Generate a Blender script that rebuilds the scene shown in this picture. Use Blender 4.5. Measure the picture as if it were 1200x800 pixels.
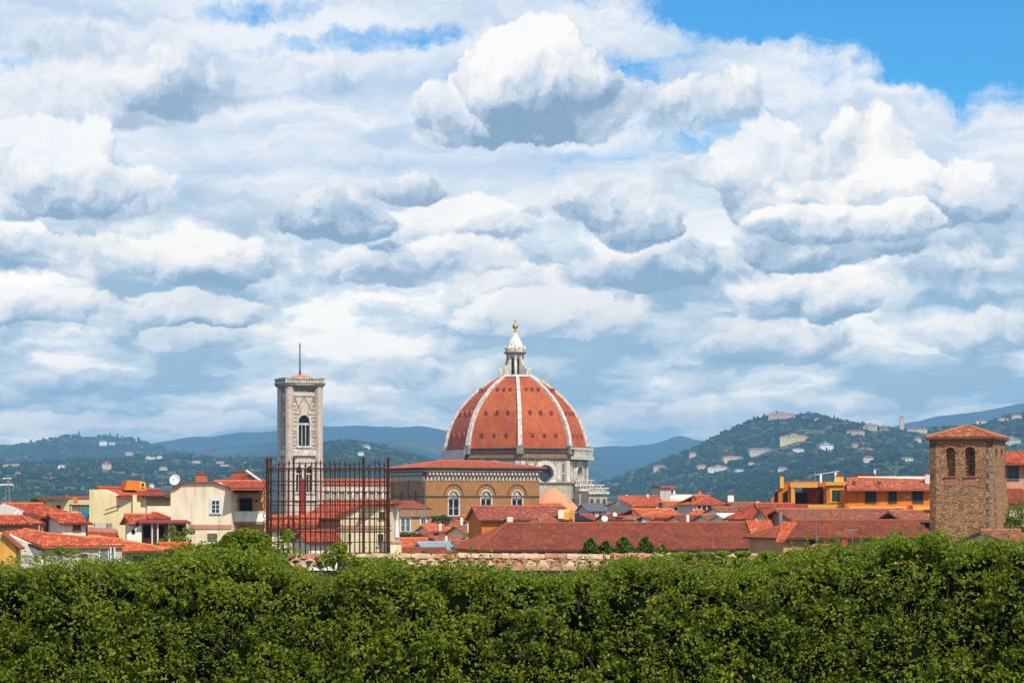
import bpy, math, random
import numpy as np
from mathutils import Vector
from mathutils.geometry import tessellate_polygon

for o in list(bpy.data.objects):
    bpy.data.objects.remove(o)
SC = bpy.context.scene
COL = SC.collection
R = math.radians
rnd = random.Random(7)

# ------------------------------------------------------------------ camera
CAMZ, FOC, HY = 45.0, 3125.0, 590.0          # eye height, focal length in photo pixels, horizon row
cd = bpy.data.cameras.new('camera')
cam = bpy.data.objects.new('camera', cd)
COL.objects.link(cam)
cam.location = (0, 0, CAMZ)
cam.rotation_euler = (R(90), 0, 0)
cd.sensor_width = 36
cd.lens = 36 * FOC / 1200
cd.shift_y = (HY - 400) / 1200
cd.clip_start = 0.5
cd.clip_end = 80000
SC.camera = cam

# ------------------------------------------------------------------ view
SC.view_settings.view_transform = 'Standard'
SC.view_settings.look = 'None'
SC.view_settings.exposure = 0.08
SC.view_settings.gamma = 1.0
SC.render.engine = 'CYCLES'
SC.cycles.volume_bounces = 0
SC.cycles.transparent_max_bounces = 8

# ------------------------------------------------------------------ sun
SUN_AZ, SUN_EL = R(150), R(50)               # azimuth clockwise from +Y (view direction)
sd = Vector((math.sin(SUN_AZ) * math.cos(SUN_EL), math.cos(SUN_AZ) * math.cos(SUN_EL), math.sin(SUN_EL)))
sl = bpy.data.lights.new('sun', 'SUN')
sl.energy = 5.0
sl.angle = R(0.5)
sl.color = (1.0, 0.94, 0.84)
so = bpy.data.objects.new('sun', sl)
COL.objects.link(so)
so.location = (60, -60, 200)
so.rotation_euler = (-sd).to_track_quat('-Z', 'Y').to_euler()

# ------------------------------------------------------------------ node helper
class NT:
    def __init__(s, tree):
        s.t = tree
    def n(s, typ, **kw):
        nd = s.t.nodes.new(typ)
        ins = kw.pop('ins', {})
        for k, v in kw.items():
            setattr(nd, k, v)
        for k, v in ins.items():
            s.put(nd.inputs[k], v)
        return nd
    def put(s, sock, v):
        if isinstance(v, bpy.types.NodeSocket):
            s.t.links.new(v, sock)
        elif isinstance(v, bpy.types.Node):
            s.t.links.new(v.outputs[0], sock)
        else:
            sock.default_value = v
    def m(s, op, a, b=0.0, c=0.0, clamp=False):
        nd = s.t.nodes.new('ShaderNodeMath')
        nd.operation = op
        nd.use_clamp = clamp
        for i, v in enumerate((a, b, c)):
            s.put(nd.inputs[i], v)
        return nd.outputs[0]
    def vm(s, op, a, b=(0, 0, 0)):
        nd = s.t.nodes.new('ShaderNodeVectorMath')
        nd.operation = op
        s.put(nd.inputs[0], a)
        s.put(nd.inputs[1], b)
        return nd.outputs[0]
    def mix(s, f, a, b, blend='MIX'):
        nd = s.t.nodes.new('ShaderNodeMix')
        nd.data_type = 'RGBA'
        nd.blend_type = blend
        s.put(nd.inputs[0], f)
        s.put(nd.inputs[6], a if not isinstance(a, tuple) or len(a) == 4 else a + (1,))
        s.put(nd.inputs[7], b if not isinstance(b, tuple) or len(b) == 4 else b + (1,))
        return nd.outputs[2]
    def ss(s, x, lo, hi, a=0.0, b=1.0):
        nd = s.t.nodes.new('ShaderNodeMapRange')
        nd.interpolation_type = 'SMOOTHSTEP'
        s.put(nd.inputs[0], x)
        for i, v in enumerate((lo, hi, a, b)):
            s.put(nd.inputs[1 + i], v)
        return nd.outputs[0]
    def lin(s, x, lo, hi, a=0.0, b=1.0):
        nd = s.t.nodes.new('ShaderNodeMapRange')
        s.put(nd.inputs[0], x)
        for i, v in enumerate((lo, hi, a, b)):
            s.put(nd.inputs[1 + i], v)
        return nd.outputs[0]
    def noise(s, vec, scale, detail=4, rough=0.55, dist=0.0, dim='3D', out=0):
        nd = s.n('ShaderNodeTexNoise', noise_dimensions=dim)
        s.put(nd.inputs['Vector'], vec)
        nd.inputs['Scale'].default_value = scale
        nd.inputs['Detail'].default_value = detail
        nd.inputs['Roughness'].default_value = rough
        nd.inputs['Distortion'].default_value = dist
        return nd.outputs[out]
    def comb(s, x, y, z=0.0):
        nd = s.t.nodes.new('ShaderNodeCombineXYZ')
        for i, v in enumerate((x, y, z)):
            s.put(nd.inputs[i], v)
        return nd.outputs[0]
    def sep(s, v):
        nd = s.t.nodes.new('ShaderNodeSeparateXYZ')
        s.put(nd.inputs[0], v)
        return nd.outputs

# ------------------------------------------------------------------ sky: blue dome with clouds, all by direction
W = bpy.data.worlds.new('World')
SC.world = W
W.use_nodes = True
W.node_tree.nodes.clear()
w = NT(W.node_tree)
SKY_S = 0.1
K = 1.0 / SKY_S                              # cloud colours below are display-linear, divided by the strength
tc = w.n('ShaderNodeTexCoord')
dx, dy, dz = w.sep(tc.outputs['Generated'])
X = w.m('MULTIPLY_ADD', w.m('ARCTAN2', dx, dy), 31.8, 6.0)
Y = w.m('MULTIPLY', w.m('ARCSINE', dz), 31.8)                       # 0 at the horizon, one unit is 1.8 degrees
sky = w.n('ShaderNodeTexSky', sky_type='NISHITA', sun_disc=False, sun_elevation=SUN_EL,
          sun_rotation=SUN_AZ, altitude=100, air_density=1.0, dust_density=0.3, ozone_density=3.0)
blue = w.mix(1.0, sky.outputs[0], (0.20, 0.84, 1.32), 'MULTIPLY')
# cloud plane coordinates: features shrink towards the horizon
Yp = w.m('MAXIMUM', Y, 0.0)
gY = w.m('MULTIPLY', w.m('LOGARITHM', w.m('MULTIPLY_ADD', Yp, 0.45, 1.0), math.e), 4.4)
P = w.comb(X, Y, 0.0)
Q = w.comb(w.m('MULTIPLY', X, 0.75), gY, 0.0)
# turbulence that pushes the outlines about
wn = w.n('ShaderNodeTexNoise', noise_dimensions='3D')
w.put(wn.inputs['Vector'], Q)
wn.inputs['Scale'].default_value = 1.1
wn.inputs['Detail'].default_value = 7
wn.inputs['Roughness'].default_value = 0.66
wv = w.vm('SUBTRACT', wn.outputs['Color'], (0.5, 0.5, 0.5))
sc_ = w.lin(Y, 0.0, 5.0, 0.45, 1.0)
wsc = w.vm('MULTIPLY', wv, w.comb(w.m('MULTIPLY', sc_, 1.0), w.m('MULTIPLY', sc_, 0.65), 0.0))
PW = w.vm('ADD', P, wsc)
# billows: rounded puffs, sampled twice to light them from above
HM = -0.68
def billow(vec, det):
    v = w.n('ShaderNodeTexVoronoi', feature='SMOOTH_F1', voronoi_dimensions='2D')
    w.put(v.inputs['Vector'], vec)
    v.inputs['Scale'].default_value = 0.85
    v.inputs['Detail'].default_value = det
    v.inputs['Roughness'].default_value = 0.42
    v.inputs['Smoothness'].default_value = 0.5
    return w.m('MULTIPLY', v.outputs['Distance'], -1.0)
QW = w.vm('ADD', Q, w.vm('MULTIPLY', wv, (0.8, 0.6, 0)))
h0 = billow(QW, 3.0)
h1 = billow(w.vm('ADD', QW, (-0.06, 0.13, 0)), 3.0)
relief = w.m('SUBTRACT', h0, h1)
fine = w.noise(QW, 3.2, 7, 0.68)

WHITE, LIGHT, GREY, DARK = (1.0, 0.99, 0.97), (0.72, 0.79, 0.88), (0.42, 0.52, 0.66), (0.20, 0.33, 0.49)
def sc3(c, k=K):
    return (c[0] * k, c[1] * k, c[2] * k, 1)
# high veil
vq = w.vm('MULTIPLY', w.vm('ADD', Q, w.vm('MULTIPLY', wv, (1.2, 0.5, 0))), (0.28, 1.25, 1))
veil = w.noise(vq, 1.0, 8, 0.62, 0.3)
# openings in the veil: x, y (photo pixels / 100), rx, ry, strength
holes = [(11.3, -0.02, 3.2, 0.95, 0.98), (12.2, 0.9, 1.7, 0.55, 0.7), (4.15, 0.46, 1.5, 0.20, 0.48), (2.9, 0.1, 1.2, 0.18, 0.34),
         (8.9, 0.1, 1.3, 0.4, 0.55), (4.7, 1.85, 0.9, 0.09, 0.32), (0.2, 0.8, 0.5, 0.12, 0.25)]
cov = w.m('ADD', 0.80, w.m('MULTIPLY', w.m('SUBTRACT', veil, 0.5), 2.6))
for hx, hy, rx, ry, st in holes:
    d = w.vm('MULTIPLY', w.vm('SUBTRACT', w.vm('ADD', P, w.vm('MULTIPLY', wv, (2.8, 1.0, 0))), (hx, 5.9 - hy, 0)), (1 / rx, 1 / ry, 0))
    ln = w.n('ShaderNodeVectorMath', operation='LENGTH')
    w.put(ln.inputs[0], d)
    cov = w.m('SUBTRACT', cov, w.ss(ln.outputs['Value'], 1.25, 0.45, 0.0, st))
far_cov = w.ss(Y, 7.5, 14.0, 0.0, 0.45)
cov = w.m('SUBTRACT', cov, far_cov, clamp=True)
veil2 = w.noise(w.vm('MULTIPLY', QW, (0.35, 1.6, 1)), 1.3, 6, 0.6)
vcol = w.mix(w.ss(veil2, 0.36, 0.62), sc3((0.50, 0.64, 0.84)), sc3((0.86, 0.90, 0.96)))
cov = w.m('ADD', cov, w.m('MULTIPLY', w.m('SUBTRACT', fine, 0.5), 0.9))
col = w.mix(w.ss(cov, 0.12, 0.75), blue, vcol)
# low bands of distant cloud
bq = w.vm('MULTIPLY', QW, (0.42, 1.0, 1))
band = w.noise(bq, 1.15, 7, 0.58)
bshade = w.m('MULTIPLY_ADD', relief, 1.0, w.lin(band, 0.40, 0.60, -0.12, 1.05))
lowc = w.mix(w.ss(bshade, 0.0, 0.55), sc3((0.25, 0.40, 0.57)), sc3((0.58, 0.70, 0.81)))
lowc = w.mix(w.ss(bshade, 0.45, 1.05), lowc, sc3((1.12, 1.1, 1.05)))
col = w.mix(w.ss(w.m('MULTIPLY_ADD', band, 1.0, Y), 4.7, 3.2, 0.0, 0.9), col, lowc)

# x, y of the middle, half width, height above, height below, soft edge, brightness, opacity (photo pixels / 100)
CUM = [
 (1.00, 1.25, 1.9, 0.75, 0.30, 0.55, 0.52, 0.62), (2.2, 1.15, 0.8, 0.4, 0.25, 0.55, 0.30, 0.6),
 (0.75, 0.62, 1.1, 0.45, 0.25, 0.6, 0.66, 0.5), (3.9, 0.8, 0.6, 0.25, 0.2, 0.6, 0.45, 0.45),
 (11.2, 3.3, 1.2, 0.45, 0.3, 0.45, 0.62, 0.85), (11.6, 3.85, 1.0, 0.3, 0.25, 0.5, 0.5, 0.8),
 (0.5, 4.55, 1.4, 0.2, 0.14, 0.5, 0.45, 0.7), (1.9, 4.92, 1.5, 0.18, 0.12, 0.4, 0.9, 0.8),
 (0.7, 4.98, 1.1, 0.15, 0.1, 0.4, 0.72, 0.6), (4.9, 4.4, 0.9, 0.25, 0.15, 0.45, 0.75, 0.7), (2.4, 3.95, 1.0, 0.2, 0.14, 0.4, 0.85, 0.8),
 (7.6, 4.85, 0.9, 0.22, 0.14, 0.5, 0.78, 0.7), (9.3, 4.75, 1.3, 0.16, 0.12, 0.5, 0.6, 0.5), (9.0, 4.0, 1.2, 0.3, 0.25, 0.45, 0.45, 0.8),
 (1.0, 3.62, 2.6, 0.26, 0.17, 0.38, 0.62, 0.95), (6.2, 3.35, 1.2, 0.4, 0.25, 0.4, 0.8, 0.95), (6.6, 3.75, 1.4, 0.4, 0.18, 0.35, 0.82, 0.95),
 (0.6, 3.05, 1.5, 0.5, 0.26, 0.32, 0.66, 1.0), (2.4, 3.05, 1.5, 0.4, 0.25, 0.34, 0.64, 1.0), (4.4, 3.2, 1.3, 0.3, 0.2, 0.4, 0.55, 0.85),
 (5.3, 2.65, 1.1, 0.35, 0.3, 0.4, 0.78, 0.95), (5.5, 3.0, 0.8, 0.3, 0.2, 0.4, 0.85, 0.9),
 (3.75, 2.5, 0.8, 0.42, 0.3, 0.36, 0.26, 1.0), (4.75, 2.2, 0.42, 0.2, 0.12, 0.4, 0.2, 0.95),
 (0.3, 2.3, 1.2, 0.8, 0.32, 0.35, 0.58, 0.95), (1.4, 2.35, 0.8, 0.45, 0.28, 0.35, 0.66, 1.0),
 (9.5, 3.45, 1.2, 0.36, 0.28, 0.32, 0.62, 1.0), (7.8, 3.1, 1.6, 0.42, 0.3, 0.34, 0.45, 1.0), (9.6, 2.95, 1.4, 0.35, 0.25, 0.36, 0.42, 0.95),
 (9.2, 2.1, 1.0, 0.75, 0.5, 0.3, 0.66, 1.0), (10.2, 1.75, 0.72, 0.68, 0.5, 0.26, 0.80, 1.0),
 (10.6, 2.35, 1.15, 0.58, 0.36, 0.26, 0.56, 1.0), (9.9, 2.65, 1.1, 0.3, 0.2, 0.34, 0.72, 0.95),
 (7.3, 2.4, 1.12, 0.55, 0.40, 0.28, 0.44, 1.0), (7.9, 2.0, 0.7, 0.38, 0.4, 0.34, 0.6, 0.9),
 (5.9, 1.4, 1.35, 0.6, 0.34, 0.24, 0.54, 1.0), (7.3, 1.25, 1.35, 0.66, 0.40, 0.24, 0.52, 1.0), (6.15, 0.85, 0.75, 0.62, 0.5, 0.22, 0.74, 1.0),
 (7.0, 0.95, 0.75, 0.5, 0.4, 0.22, 0.70, 1.0),
]
PX, PY, _ = w.sep(PW)
edge = w.m('MULTIPLY_ADD', w.m('SUBTRACT', fine, 0.5), 1.1, w.m('MULTIPLY', w.m('SUBTRACT', h0, HM), 1.9))
A, S = 0.0, 0.5
for cx, cy, rx, rt, rb, soft, br, op in CUM:
    # flat base below, rounded top above: half an ellipse each
    ddx = w.m('MULTIPLY', w.m('SUBTRACT', PX, cx), 1 / rx)
    ddy = w.m('SUBTRACT', PY, 5.9 - cy)
    ny = w.m('MAXIMUM', w.m('MULTIPLY', ddy, 1 / rt), w.m('MULTIPLY', ddy, -1 / rb))
    qq = w.m('MULTIPLY_ADD', ny, ny, w.m('MULTIPLY', ddx, ddx))
    msk = w.ss(w.m('SUBTRACT', qq, edge), 1.0 + soft * 0.28, 1.0 - soft * 0.8, 0.0, op)
    sh = w.m('MULTIPLY_ADD', ddy, 1.12 / (rt + rb), br - 0.16)
    A = w.m('ADD', A, w.m('MULTIPLY', msk, w.m('SUBTRACT', 1.0, A)))
    mx = w.t.nodes.new('ShaderNodeMix')
    w.put(mx.inputs[0], msk); w.put(mx.inputs[2], S); w.put(mx.inputs[3], sh)
    S = mx.outputs[0]
S = w.m('ADD', S, w.m('MULTIPLY', relief, 1.75))
fine2 = w.noise(w.vm('ADD', QW, (-0.035, 0.06, 0)), 3.2, 7, 0.68)
S = w.m('ADD', S, w.m('MULTIPLY', w.m('SUBTRACT', fine, 0.5), 0.35))
S = w.m('ADD', S, w.m('MULTIPLY', w.m('SUBTRACT', fine, fine2), 1.0))
ramp = w.n('ShaderNodeValToRGB')
cr = ramp.color_ramp
cr.interpolation = 'EASE'
cr.elements[0].position = 0.0; cr.elements[0].color = (0.22, 0.34, 0.50, 1)
cr.elements[1].position = 1.0; cr.elements[1].color = (1.0, 1.0, 0.98, 1)
for p_, c_ in ((0.22, (0.37, 0.48, 0.64)), (0.45, (0.60, 0.69, 0.80)), (0.66, (0.80, 0.83, 0.89)), (0.85, (0.92, 0.92, 0.92))):
    e_ = cr.elements.new(p_); e_.color = c_ + (1,)
w.put(ramp.inputs[0], S)
cum = w.vm('MULTIPLY', ramp.outputs[0], (K, K, K))
col = w.mix(w.m('MULTIPLY', A, w.ss(band, 0.36, 0.56, 0.78, 1.0)), col, cum)
# sky colour lifted and warmed towards the horizon to offset the haze box's dimming
lowb = w.m('EXPONENT', w.m('MULTIPLY', Yp, -0.42))
col = w.vm('MULTIPLY', col, w.comb(w.m('MULTIPLY_ADD', lowb, 0.95, 1.02), w.m('MULTIPLY_ADD', lowb, 0.64, 1.0), w.m('MULTIPLY_ADD', lowb, 0.28, 0.98)))
bg = w.n('ShaderNodeBackground')
w.put(bg.inputs[0], w.mix(w.ss(dz, -0.02, -0.001), sc3((0.10, 0.12, 0.10)), col))
bg.inputs[1].default_value = SKY_S
wo = w.n('ShaderNodeOutputWorld')
w.put(wo.inputs[0], bg.outputs[0])
W.cycles.sampling_method = 'MANUAL'
W.cycles.sample_map_resolution = 512

# ------------------------------------------------------------------ placing: a photo pixel and a distance give a real point
def P3(px, py, D):
    return Vector(((px - 600) / FOC * D, D, CAMZ + (HY - py) / FOC * D))

class Facade:
    """vertical plane through two plan points; turns photo pixels into real positions on the wall"""
    def __init__(s, pa, Da, pb, Db, off=0.0):
        a = P3(pa, HY, Da); b = P3(pb, HY, Db)
        s.o = Vector((a.x, a.y, 0)); d = Vector((b.x - a.x, b.y - a.y, 0))
        s.len = d.length
        s.U = d.normalized(); s.N = Vector((s.U.y, -s.U.x, 0))
        s.o = s.o + s.N * off
    def uv(s, px, py):
        r = Vector(((px - 600) / FOC, 1, (HY - py) / FOC))
        c = Vector((0, 0, CAMZ))
        t = s.N.dot(s.o - c) / s.N.dot(r)
        p = c + r * t
        return ((p - s.o).dot(s.U), p.z)
    def p(s, u, z, out=0.0):
        q = s.o + s.U * u + s.N * out
        return Vector((q.x, q.y, z))
    def px(s, x, y, out=0.0):
        u, z = s.uv(x, y)
        return s.p(u, z, out)

# ------------------------------------------------------------------ mesh collector
class MB:
    def __init__(s):
        s.v = []; s.f = []; s.uv = []; s.mi = []
    def add(s, vs, fs, uvs=None, mi=0):
        b = len(s.v)
        s.v += [tuple(v) for v in vs]
        for k, f in enumerate(fs):
            s.f.append([b + i for i in f])
            s.mi.append(mi)
            if uvs is None:
                s.uv.append(None)
            else:
                s.uv.append([uvs[i] for i in f])
        return s
    def box(s, o, A, B, C, mi=0):
        """corner o and three edge vectors"""
        o, A, B, C = Vector(o), Vector(A), Vector(B), Vector(C)
        vs = [o, o + A, o + A + B, o + B, o + C, o + A + C, o + A + B + C, o + B + C]
        fs = [(0, 3, 2, 1), (4, 5, 6, 7), (0, 1, 5, 4), (1, 2, 6, 5), (2, 3, 7, 6), (3, 0, 4, 7)]
        return s.add(vs, fs, None, mi)
    def abox(s, x0, x1, y0, y1, z0, z1, mi=0):
        return s.box((x0, y0, z0), (x1 - x0, 0, 0), (0, y1 - y0, 0), (0, 0, z1 - z0), mi)
    def fbox(s, F, u0, u1, z0, z1, o0, o1, mi=0):
        """box on a facade: along u, up z, from o0 to o1 outwards"""
        return s.box(F.p(u0, z0, o0), F.U * (u1 - u0), Vector((0, 0, z1 - z0)), F.N * (o1 - o0), mi)
    def slab(s, pts, th, mi=0):
        """polygon extruded by the vector th"""
        n = len(pts); th = Vector(th)
        vs = [Vector(p) for p in pts] + [Vector(p) + th for p in pts]
        fs = [tuple(range(n))[::-1], tuple(range(n, 2 * n))] + [(i, (i + 1) % n, n + (i + 1) % n, n + i) for i in range(n)]
        return s.add(vs, fs, None, mi)
    def cyl(s, a, b, r0, r1=None, n=8, cap=True, mi=0, ph=0.0):
        a, b = Vector(a), Vector(b)
        r1 = r0 if r1 is None else r1
        d = (b - a).normalized()
        t = Vector((0, 0, 1)) if abs(d.z) < 0.9 else Vector((1, 0, 0))
        x = d.cross(t).normalized(); y = d.cross(x)
        if abs(d.z) > 0.999:
            x, y = Vector((1, 0, 0)), Vector((0, 1, 0))
        vs = []
        for c, r in ((a, r0), (b, r1)):
            for i in range(n):
                an = ph + 2 * math.pi * i / n
                vs.append(c + x * (r * math.cos(an)) + y * (r * math.sin(an)))
        fs = [(i, (i + 1) % n, n + (i + 1) % n, n + i) for i in range(n)]
        if cap:
            fs += [tuple(range(n))[::-1], tuple(range(n, 2 * n))]
        return s.add(vs, fs, None, mi)
    def lathe(s, c, prof, n=16, ph=0.0, mi=0, a0=0, a1=None):
        """rings (radius, z) round the vertical through c"""
        c = Vector(c); vs = []; fs = []
        a1 = 2 * math.pi if a1 is None else a1
        full = abs(a1 - a0 - 2 * math.pi) < 1e-6
        m = n if full else n + 1
        for r, z in prof:
            for i in range(m):
                an = ph + a0 + (a1 - a0) * i / n
                vs.append((c.x + r * math.cos(an), c.y + r * math.sin(an), c.z + z))
        for k in range(len(prof) - 1):
            for i in range(n):
                j = (i + 1) % m if full else i + 1
                fs.append((k * m + i, k * m + j, (k + 1) * m + j, (k + 1) * m + i))
        return s.add(vs, fs, None, mi)
    def build(s, name, mat, parent=None, smooth=False, org=None):
        me = bpy.data.meshes.new(name)
        o = bpy.data.objects.new(name, me)
        base = Vector(parent['_org']) if parent is not None else (Vector(org) if org else Vector((0, 0, 0)))
        if parent is None:
            o.location = base
        else:
            o.parent = parent
        me.from_pydata([(v[0] - base.x, v[1] - base.y, v[2] - base.z) for v in s.v], [], s.f)
        if any(u is not None for u in s.uv):
            L = me.uv_layers.new(name='UVMap')
            flat = []
            for f, u in zip(s.f, s.uv):
                for i in range(len(f)):
                    flat += list(u[i]) if u is not None else [0, 0]
            L.data.foreach_set('uv', flat)
        for m_ in (mat if isinstance(mat, (list, tuple)) else [mat]):
            me.materials.append(m_)
        if isinstance(mat, (list, tuple)):
            me.polygons.foreach_set('material_index', s.mi)
        if smooth:
            me.polygons.foreach_set('use_smooth', [True] * len(me.polygons))
        me.update()
        COL.objects.link(o)
        o['_org'] = tuple(base)
        return o

ALL = []
def tag(o, label, cat, group=None, kind=None):
    if label: o['label'] = label
    if cat: o['category'] = cat
    if group: o['group'] = group
    if kind: o['kind'] = kind
    return o
def thing(name, label, cat, loc, group=None):
    o = bpy.data.objects.new(name, None)
    o.empty_display_size = 0.5
    COL.objects.link(o)
    o.location = loc
    o['_org'] = tuple(loc)
    return tag(o, label, cat, group)

# wall with real openings: outline and holes are lists of (u, z) on a facade
def wall(mb, F, outline, holes=(), depth=0.4, thick=None, mi=0, out=0.0, mi_rev=None):
    thick = depth if thick is None else thick
    loops = [[Vector((u, z, 0)) for u, z in outline]] + [[Vector((u, z, 0)) for u, z in h] for h in holes]
    tris = tessellate_polygon(loops)
    flat = [p for L in loops for p in L]
    front = [F.p(p.x, p.y, out) for p in flat]
    tt = []
    for t in tris:
        a, b, c = (flat[i] for i in t)
        if abs((b - a).cross(c - a).z) > 1e-9:
            tt.append(tuple(t) if (b - a).cross(c - a).z > 0 else tuple(t)[::-1])
    mb.add(front, tt, [(p.x, p.y) for p in flat], mi)
    n = len(loops[0])
    ring = [F.p(p.x, p.y, out) for p in loops[0]] + [F.p(p.x, p.y, out - thick) for p in loops[0]]
    mb.add(ring, [(i, (i + 1) % n, n + (i + 1) % n, n + i) for i in range(n)] + [tuple(range(n, 2 * n))], None, mi)
    for h in loops[1:]:
        n = len(h)
        ring = [F.p(p.x, p.y, out) for p in h] + [F.p(p.x, p.y, out - depth) for p in h]
        mb.add(ring, [(i, (i + 1) % n, n + (i + 1) % n, n + i) for i in range(n)], None, mi if mi_rev is None else mi_rev)
def arch(u0, u1, z0, z1, n=9, pointed=0.0):
    """outline of an arched opening, counter-clockwise"""
    r = (u1 - u0) / 2; c = (u0 + u1) / 2
    h = r * (1 + pointed); zs = z1 - h
    pts = [(u0, z0), (u1, z0)]
    for i in range(n + 1):
        a = math.pi * i / n
        x = math.cos(a)
        y = math.sin(a) ** (1.0 if not pointed else 1.0 / (1 + pointed * 0.6))
        pts.append((c + r * x, zs + h * y))
    return pts
def rect(u0, u1, z0, z1):
    return [(u0, z0), (u1, z0), (u1, z1), (u0, z1)]
def arch_ring(mb, F, u0, u1, z0, z1, t, o0, o1, n=9, pointed=0.0, legs=True):
    """raised band round an arched opening"""
    a = arch(u0, u1, z0, z1, n, pointed); b = arch(u0 - t, u1 + t, z0, z1 + t, n, pointed)
    ia = [a[1]] + a[2:] + [a[0]]; ib = [b[1]] + b[2:] + [b[0]]
    if not legs:
        ia, ib = ia[1:-1], ib[1:-1]
    for i in range(len(ia) - 1):
        q = [ia[i], ib[i], ib[i + 1], ia[i + 1]]
        mb.slab([F.p(u, z, o0) for u, z in q], F.N * (o1 - o0))

# tiled roof plane: real rows of half-round tiles, clipped to the outline
def tiles(mb, pts, pitch=0.26, amp=0.045, lift=0.0, mi=0):
    pts = [Vector(p) for p in pts]
    A = (pts[1] - pts[0]).normalized()
    nrm = (pts[1] - pts[0]).cross(pts[2] - pts[0]).normalized()
    if nrm.z < 0: nrm = -nrm
    B = nrm.cross(A).normalized()
    q = [((p - pts[0]).dot(A), (p - pts[0]).dot(B)) for p in pts]
    a0 = min(x for x, _ in q); a1 = max(x for x, _ in q)
    sub = 6
    n = max(2, int((a1 - a0) / pitch)) * sub
    def span(a):
        ys = []
        for i in range(len(q)):
            (x0, y0), (x1, y1) = q[i], q[(i + 1) % len(q)]
            if abs(x1 - x0) < 1e-9:
                if abs(a - x0) < 1e-6: ys += [y0, y1]
                continue
            t = (a - x0) / (x1 - x0)
            if -1e-6 <= t <= 1 + 1e-6: ys.append(y0 + (y1 - y0) * t)
        return (min(ys), max(ys)) if ys else (0, 0)
    vs, uvs, fs = [], [], []
    for j in range(n + 1):
        a = a0 + (a1 - a0) * j / n
        lo, hi = span(min(max(a, a0 + 1e-5), a1 - 1e-5))
        ph = (j % sub) / sub
        hgt = amp * (abs(math.sin(math.pi * ph)) * 2 - 1) + lift
        for b in (lo, hi):
            vs.append(pts[0] + A * a + B * b + nrm * hgt)
            uvs.append((a / pitch * ((n / sub * pitch) / (a1 - a0)), b / 0.42))
    for j in range(n):
        fs.append((2 * j, 2 * j + 2, 2 * j + 3, 2 * j + 1))
    mb.add(vs, fs, uvs, mi)
    # board under the tiles
    mb.slab([p - nrm * (0.16 - lift) for p in pts], nrm * 0.1, mi)
    # eave: row of tile ends
    return nrm
def on_plane(a, b, c, px, py):
    """point where the view ray of a photo pixel meets the plane through a, b, c"""
    n = (b - a).cross(c - a); o = Vector((0, 0, CAMZ)); d = Vector(((px - 600) / FOC, 1, (HY - py) / FOC))
    return o + d * (n.dot(a - o) / n.dot(d))
def ridge(mb, a, b, r=0.16, mi=0):
    a, b = Vector(a), Vector(b)
    n = max(1, int((b - a).length / 0.45))
    for i in range(n):
        p = a.lerp(b, i / n); q = a.lerp(b, (i + 1.08) / n)
        mb.cyl(p, q, r * 1.0, r * 0.86, 8, mi=mi)

# ------------------------------------------------------------------ materials
MATS = {}
def newmat(name):
    m = bpy.data.materials.new(name)
    m.use_nodes = True
    m.node_tree.nodes.clear()
    t = NT(m.node_tree)
    out = t.n('ShaderNodeOutputMaterial')
    b = t.n('ShaderNodeBsdfPrincipled')
    t.put(out.inputs[0], b.outputs[0])
    b.inputs['Specular IOR Level'].default_value = 0.3
    return m, t, b
def bump(t, b, h, dist=0.02, st=0.6):
    bn = t.n('ShaderNodeBump')
    bn.inputs['Strength'].default_value = st
    bn.inputs['Distance'].default_value = dist
    t.put(bn.inputs['Height'], h)
    t.put(b.inputs['Normal'], bn.outputs[0])
def plaster(c, dirt=0.35, name='plaster', scale=1.0):
    key = (name, tuple(c), dirt, scale)
    if key in MATS: return MATS[key]
    m, t, b = newmat(name)
    tc = t.n('ShaderNodeTexCoord').outputs['Object']
    big = t.noise(tc, 0.35 * scale, 5, 0.6)
    st = t.noise(t.vm('MULTIPLY', tc, (2.2, 2.2, 0.22)), 0.8 * scale, 5, 0.65)
    sm = t.noise(tc, 6 * scale, 4, 0.6)
    dk = tuple(x * 0.55 for x in c); lt = tuple(min(0.9, x * 1.12) for x in c)
    col = t.mix(t.ss(big, 0.35, 0.68), c, lt)
    col = t.mix(t.m('MULTIPLY', t.ss(st, 0.48, 0.66), dirt * 1.05), col, dk)
    col = t.mix(t.m('MULTIPLY', t.ss(sm, 0.52, 0.75), dirt * 0.6), col, dk)
    t.put(b.inputs['Base Color'], col)
    b.inputs['Roughness'].default_value = 0.92
    bump(t, b, sm, 0.02, 0.4)
    MATS[key] = m
    return m
def simple(name, c, rough=0.7, metal=0.0, var=0.25, scale=3.0):
    key = ('s', name, tuple(c))
    if key in MATS: return MATS[key]
    m, t, b = newmat(name)
    tc = t.n('ShaderNodeTexCoord').outputs['Object']
    nz = t.noise(tc, scale, 5, 0.6)
    t.put(b.inputs['Base Color'], t.mix(t.ss(nz, 0.35, 0.7), c, tuple(x * (1 - var) for x in c)))
    b.inputs['Roughness'].default_value = rough
    b.inputs['Metallic'].default_value = metal
    MATS[key] = m
    return m
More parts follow.
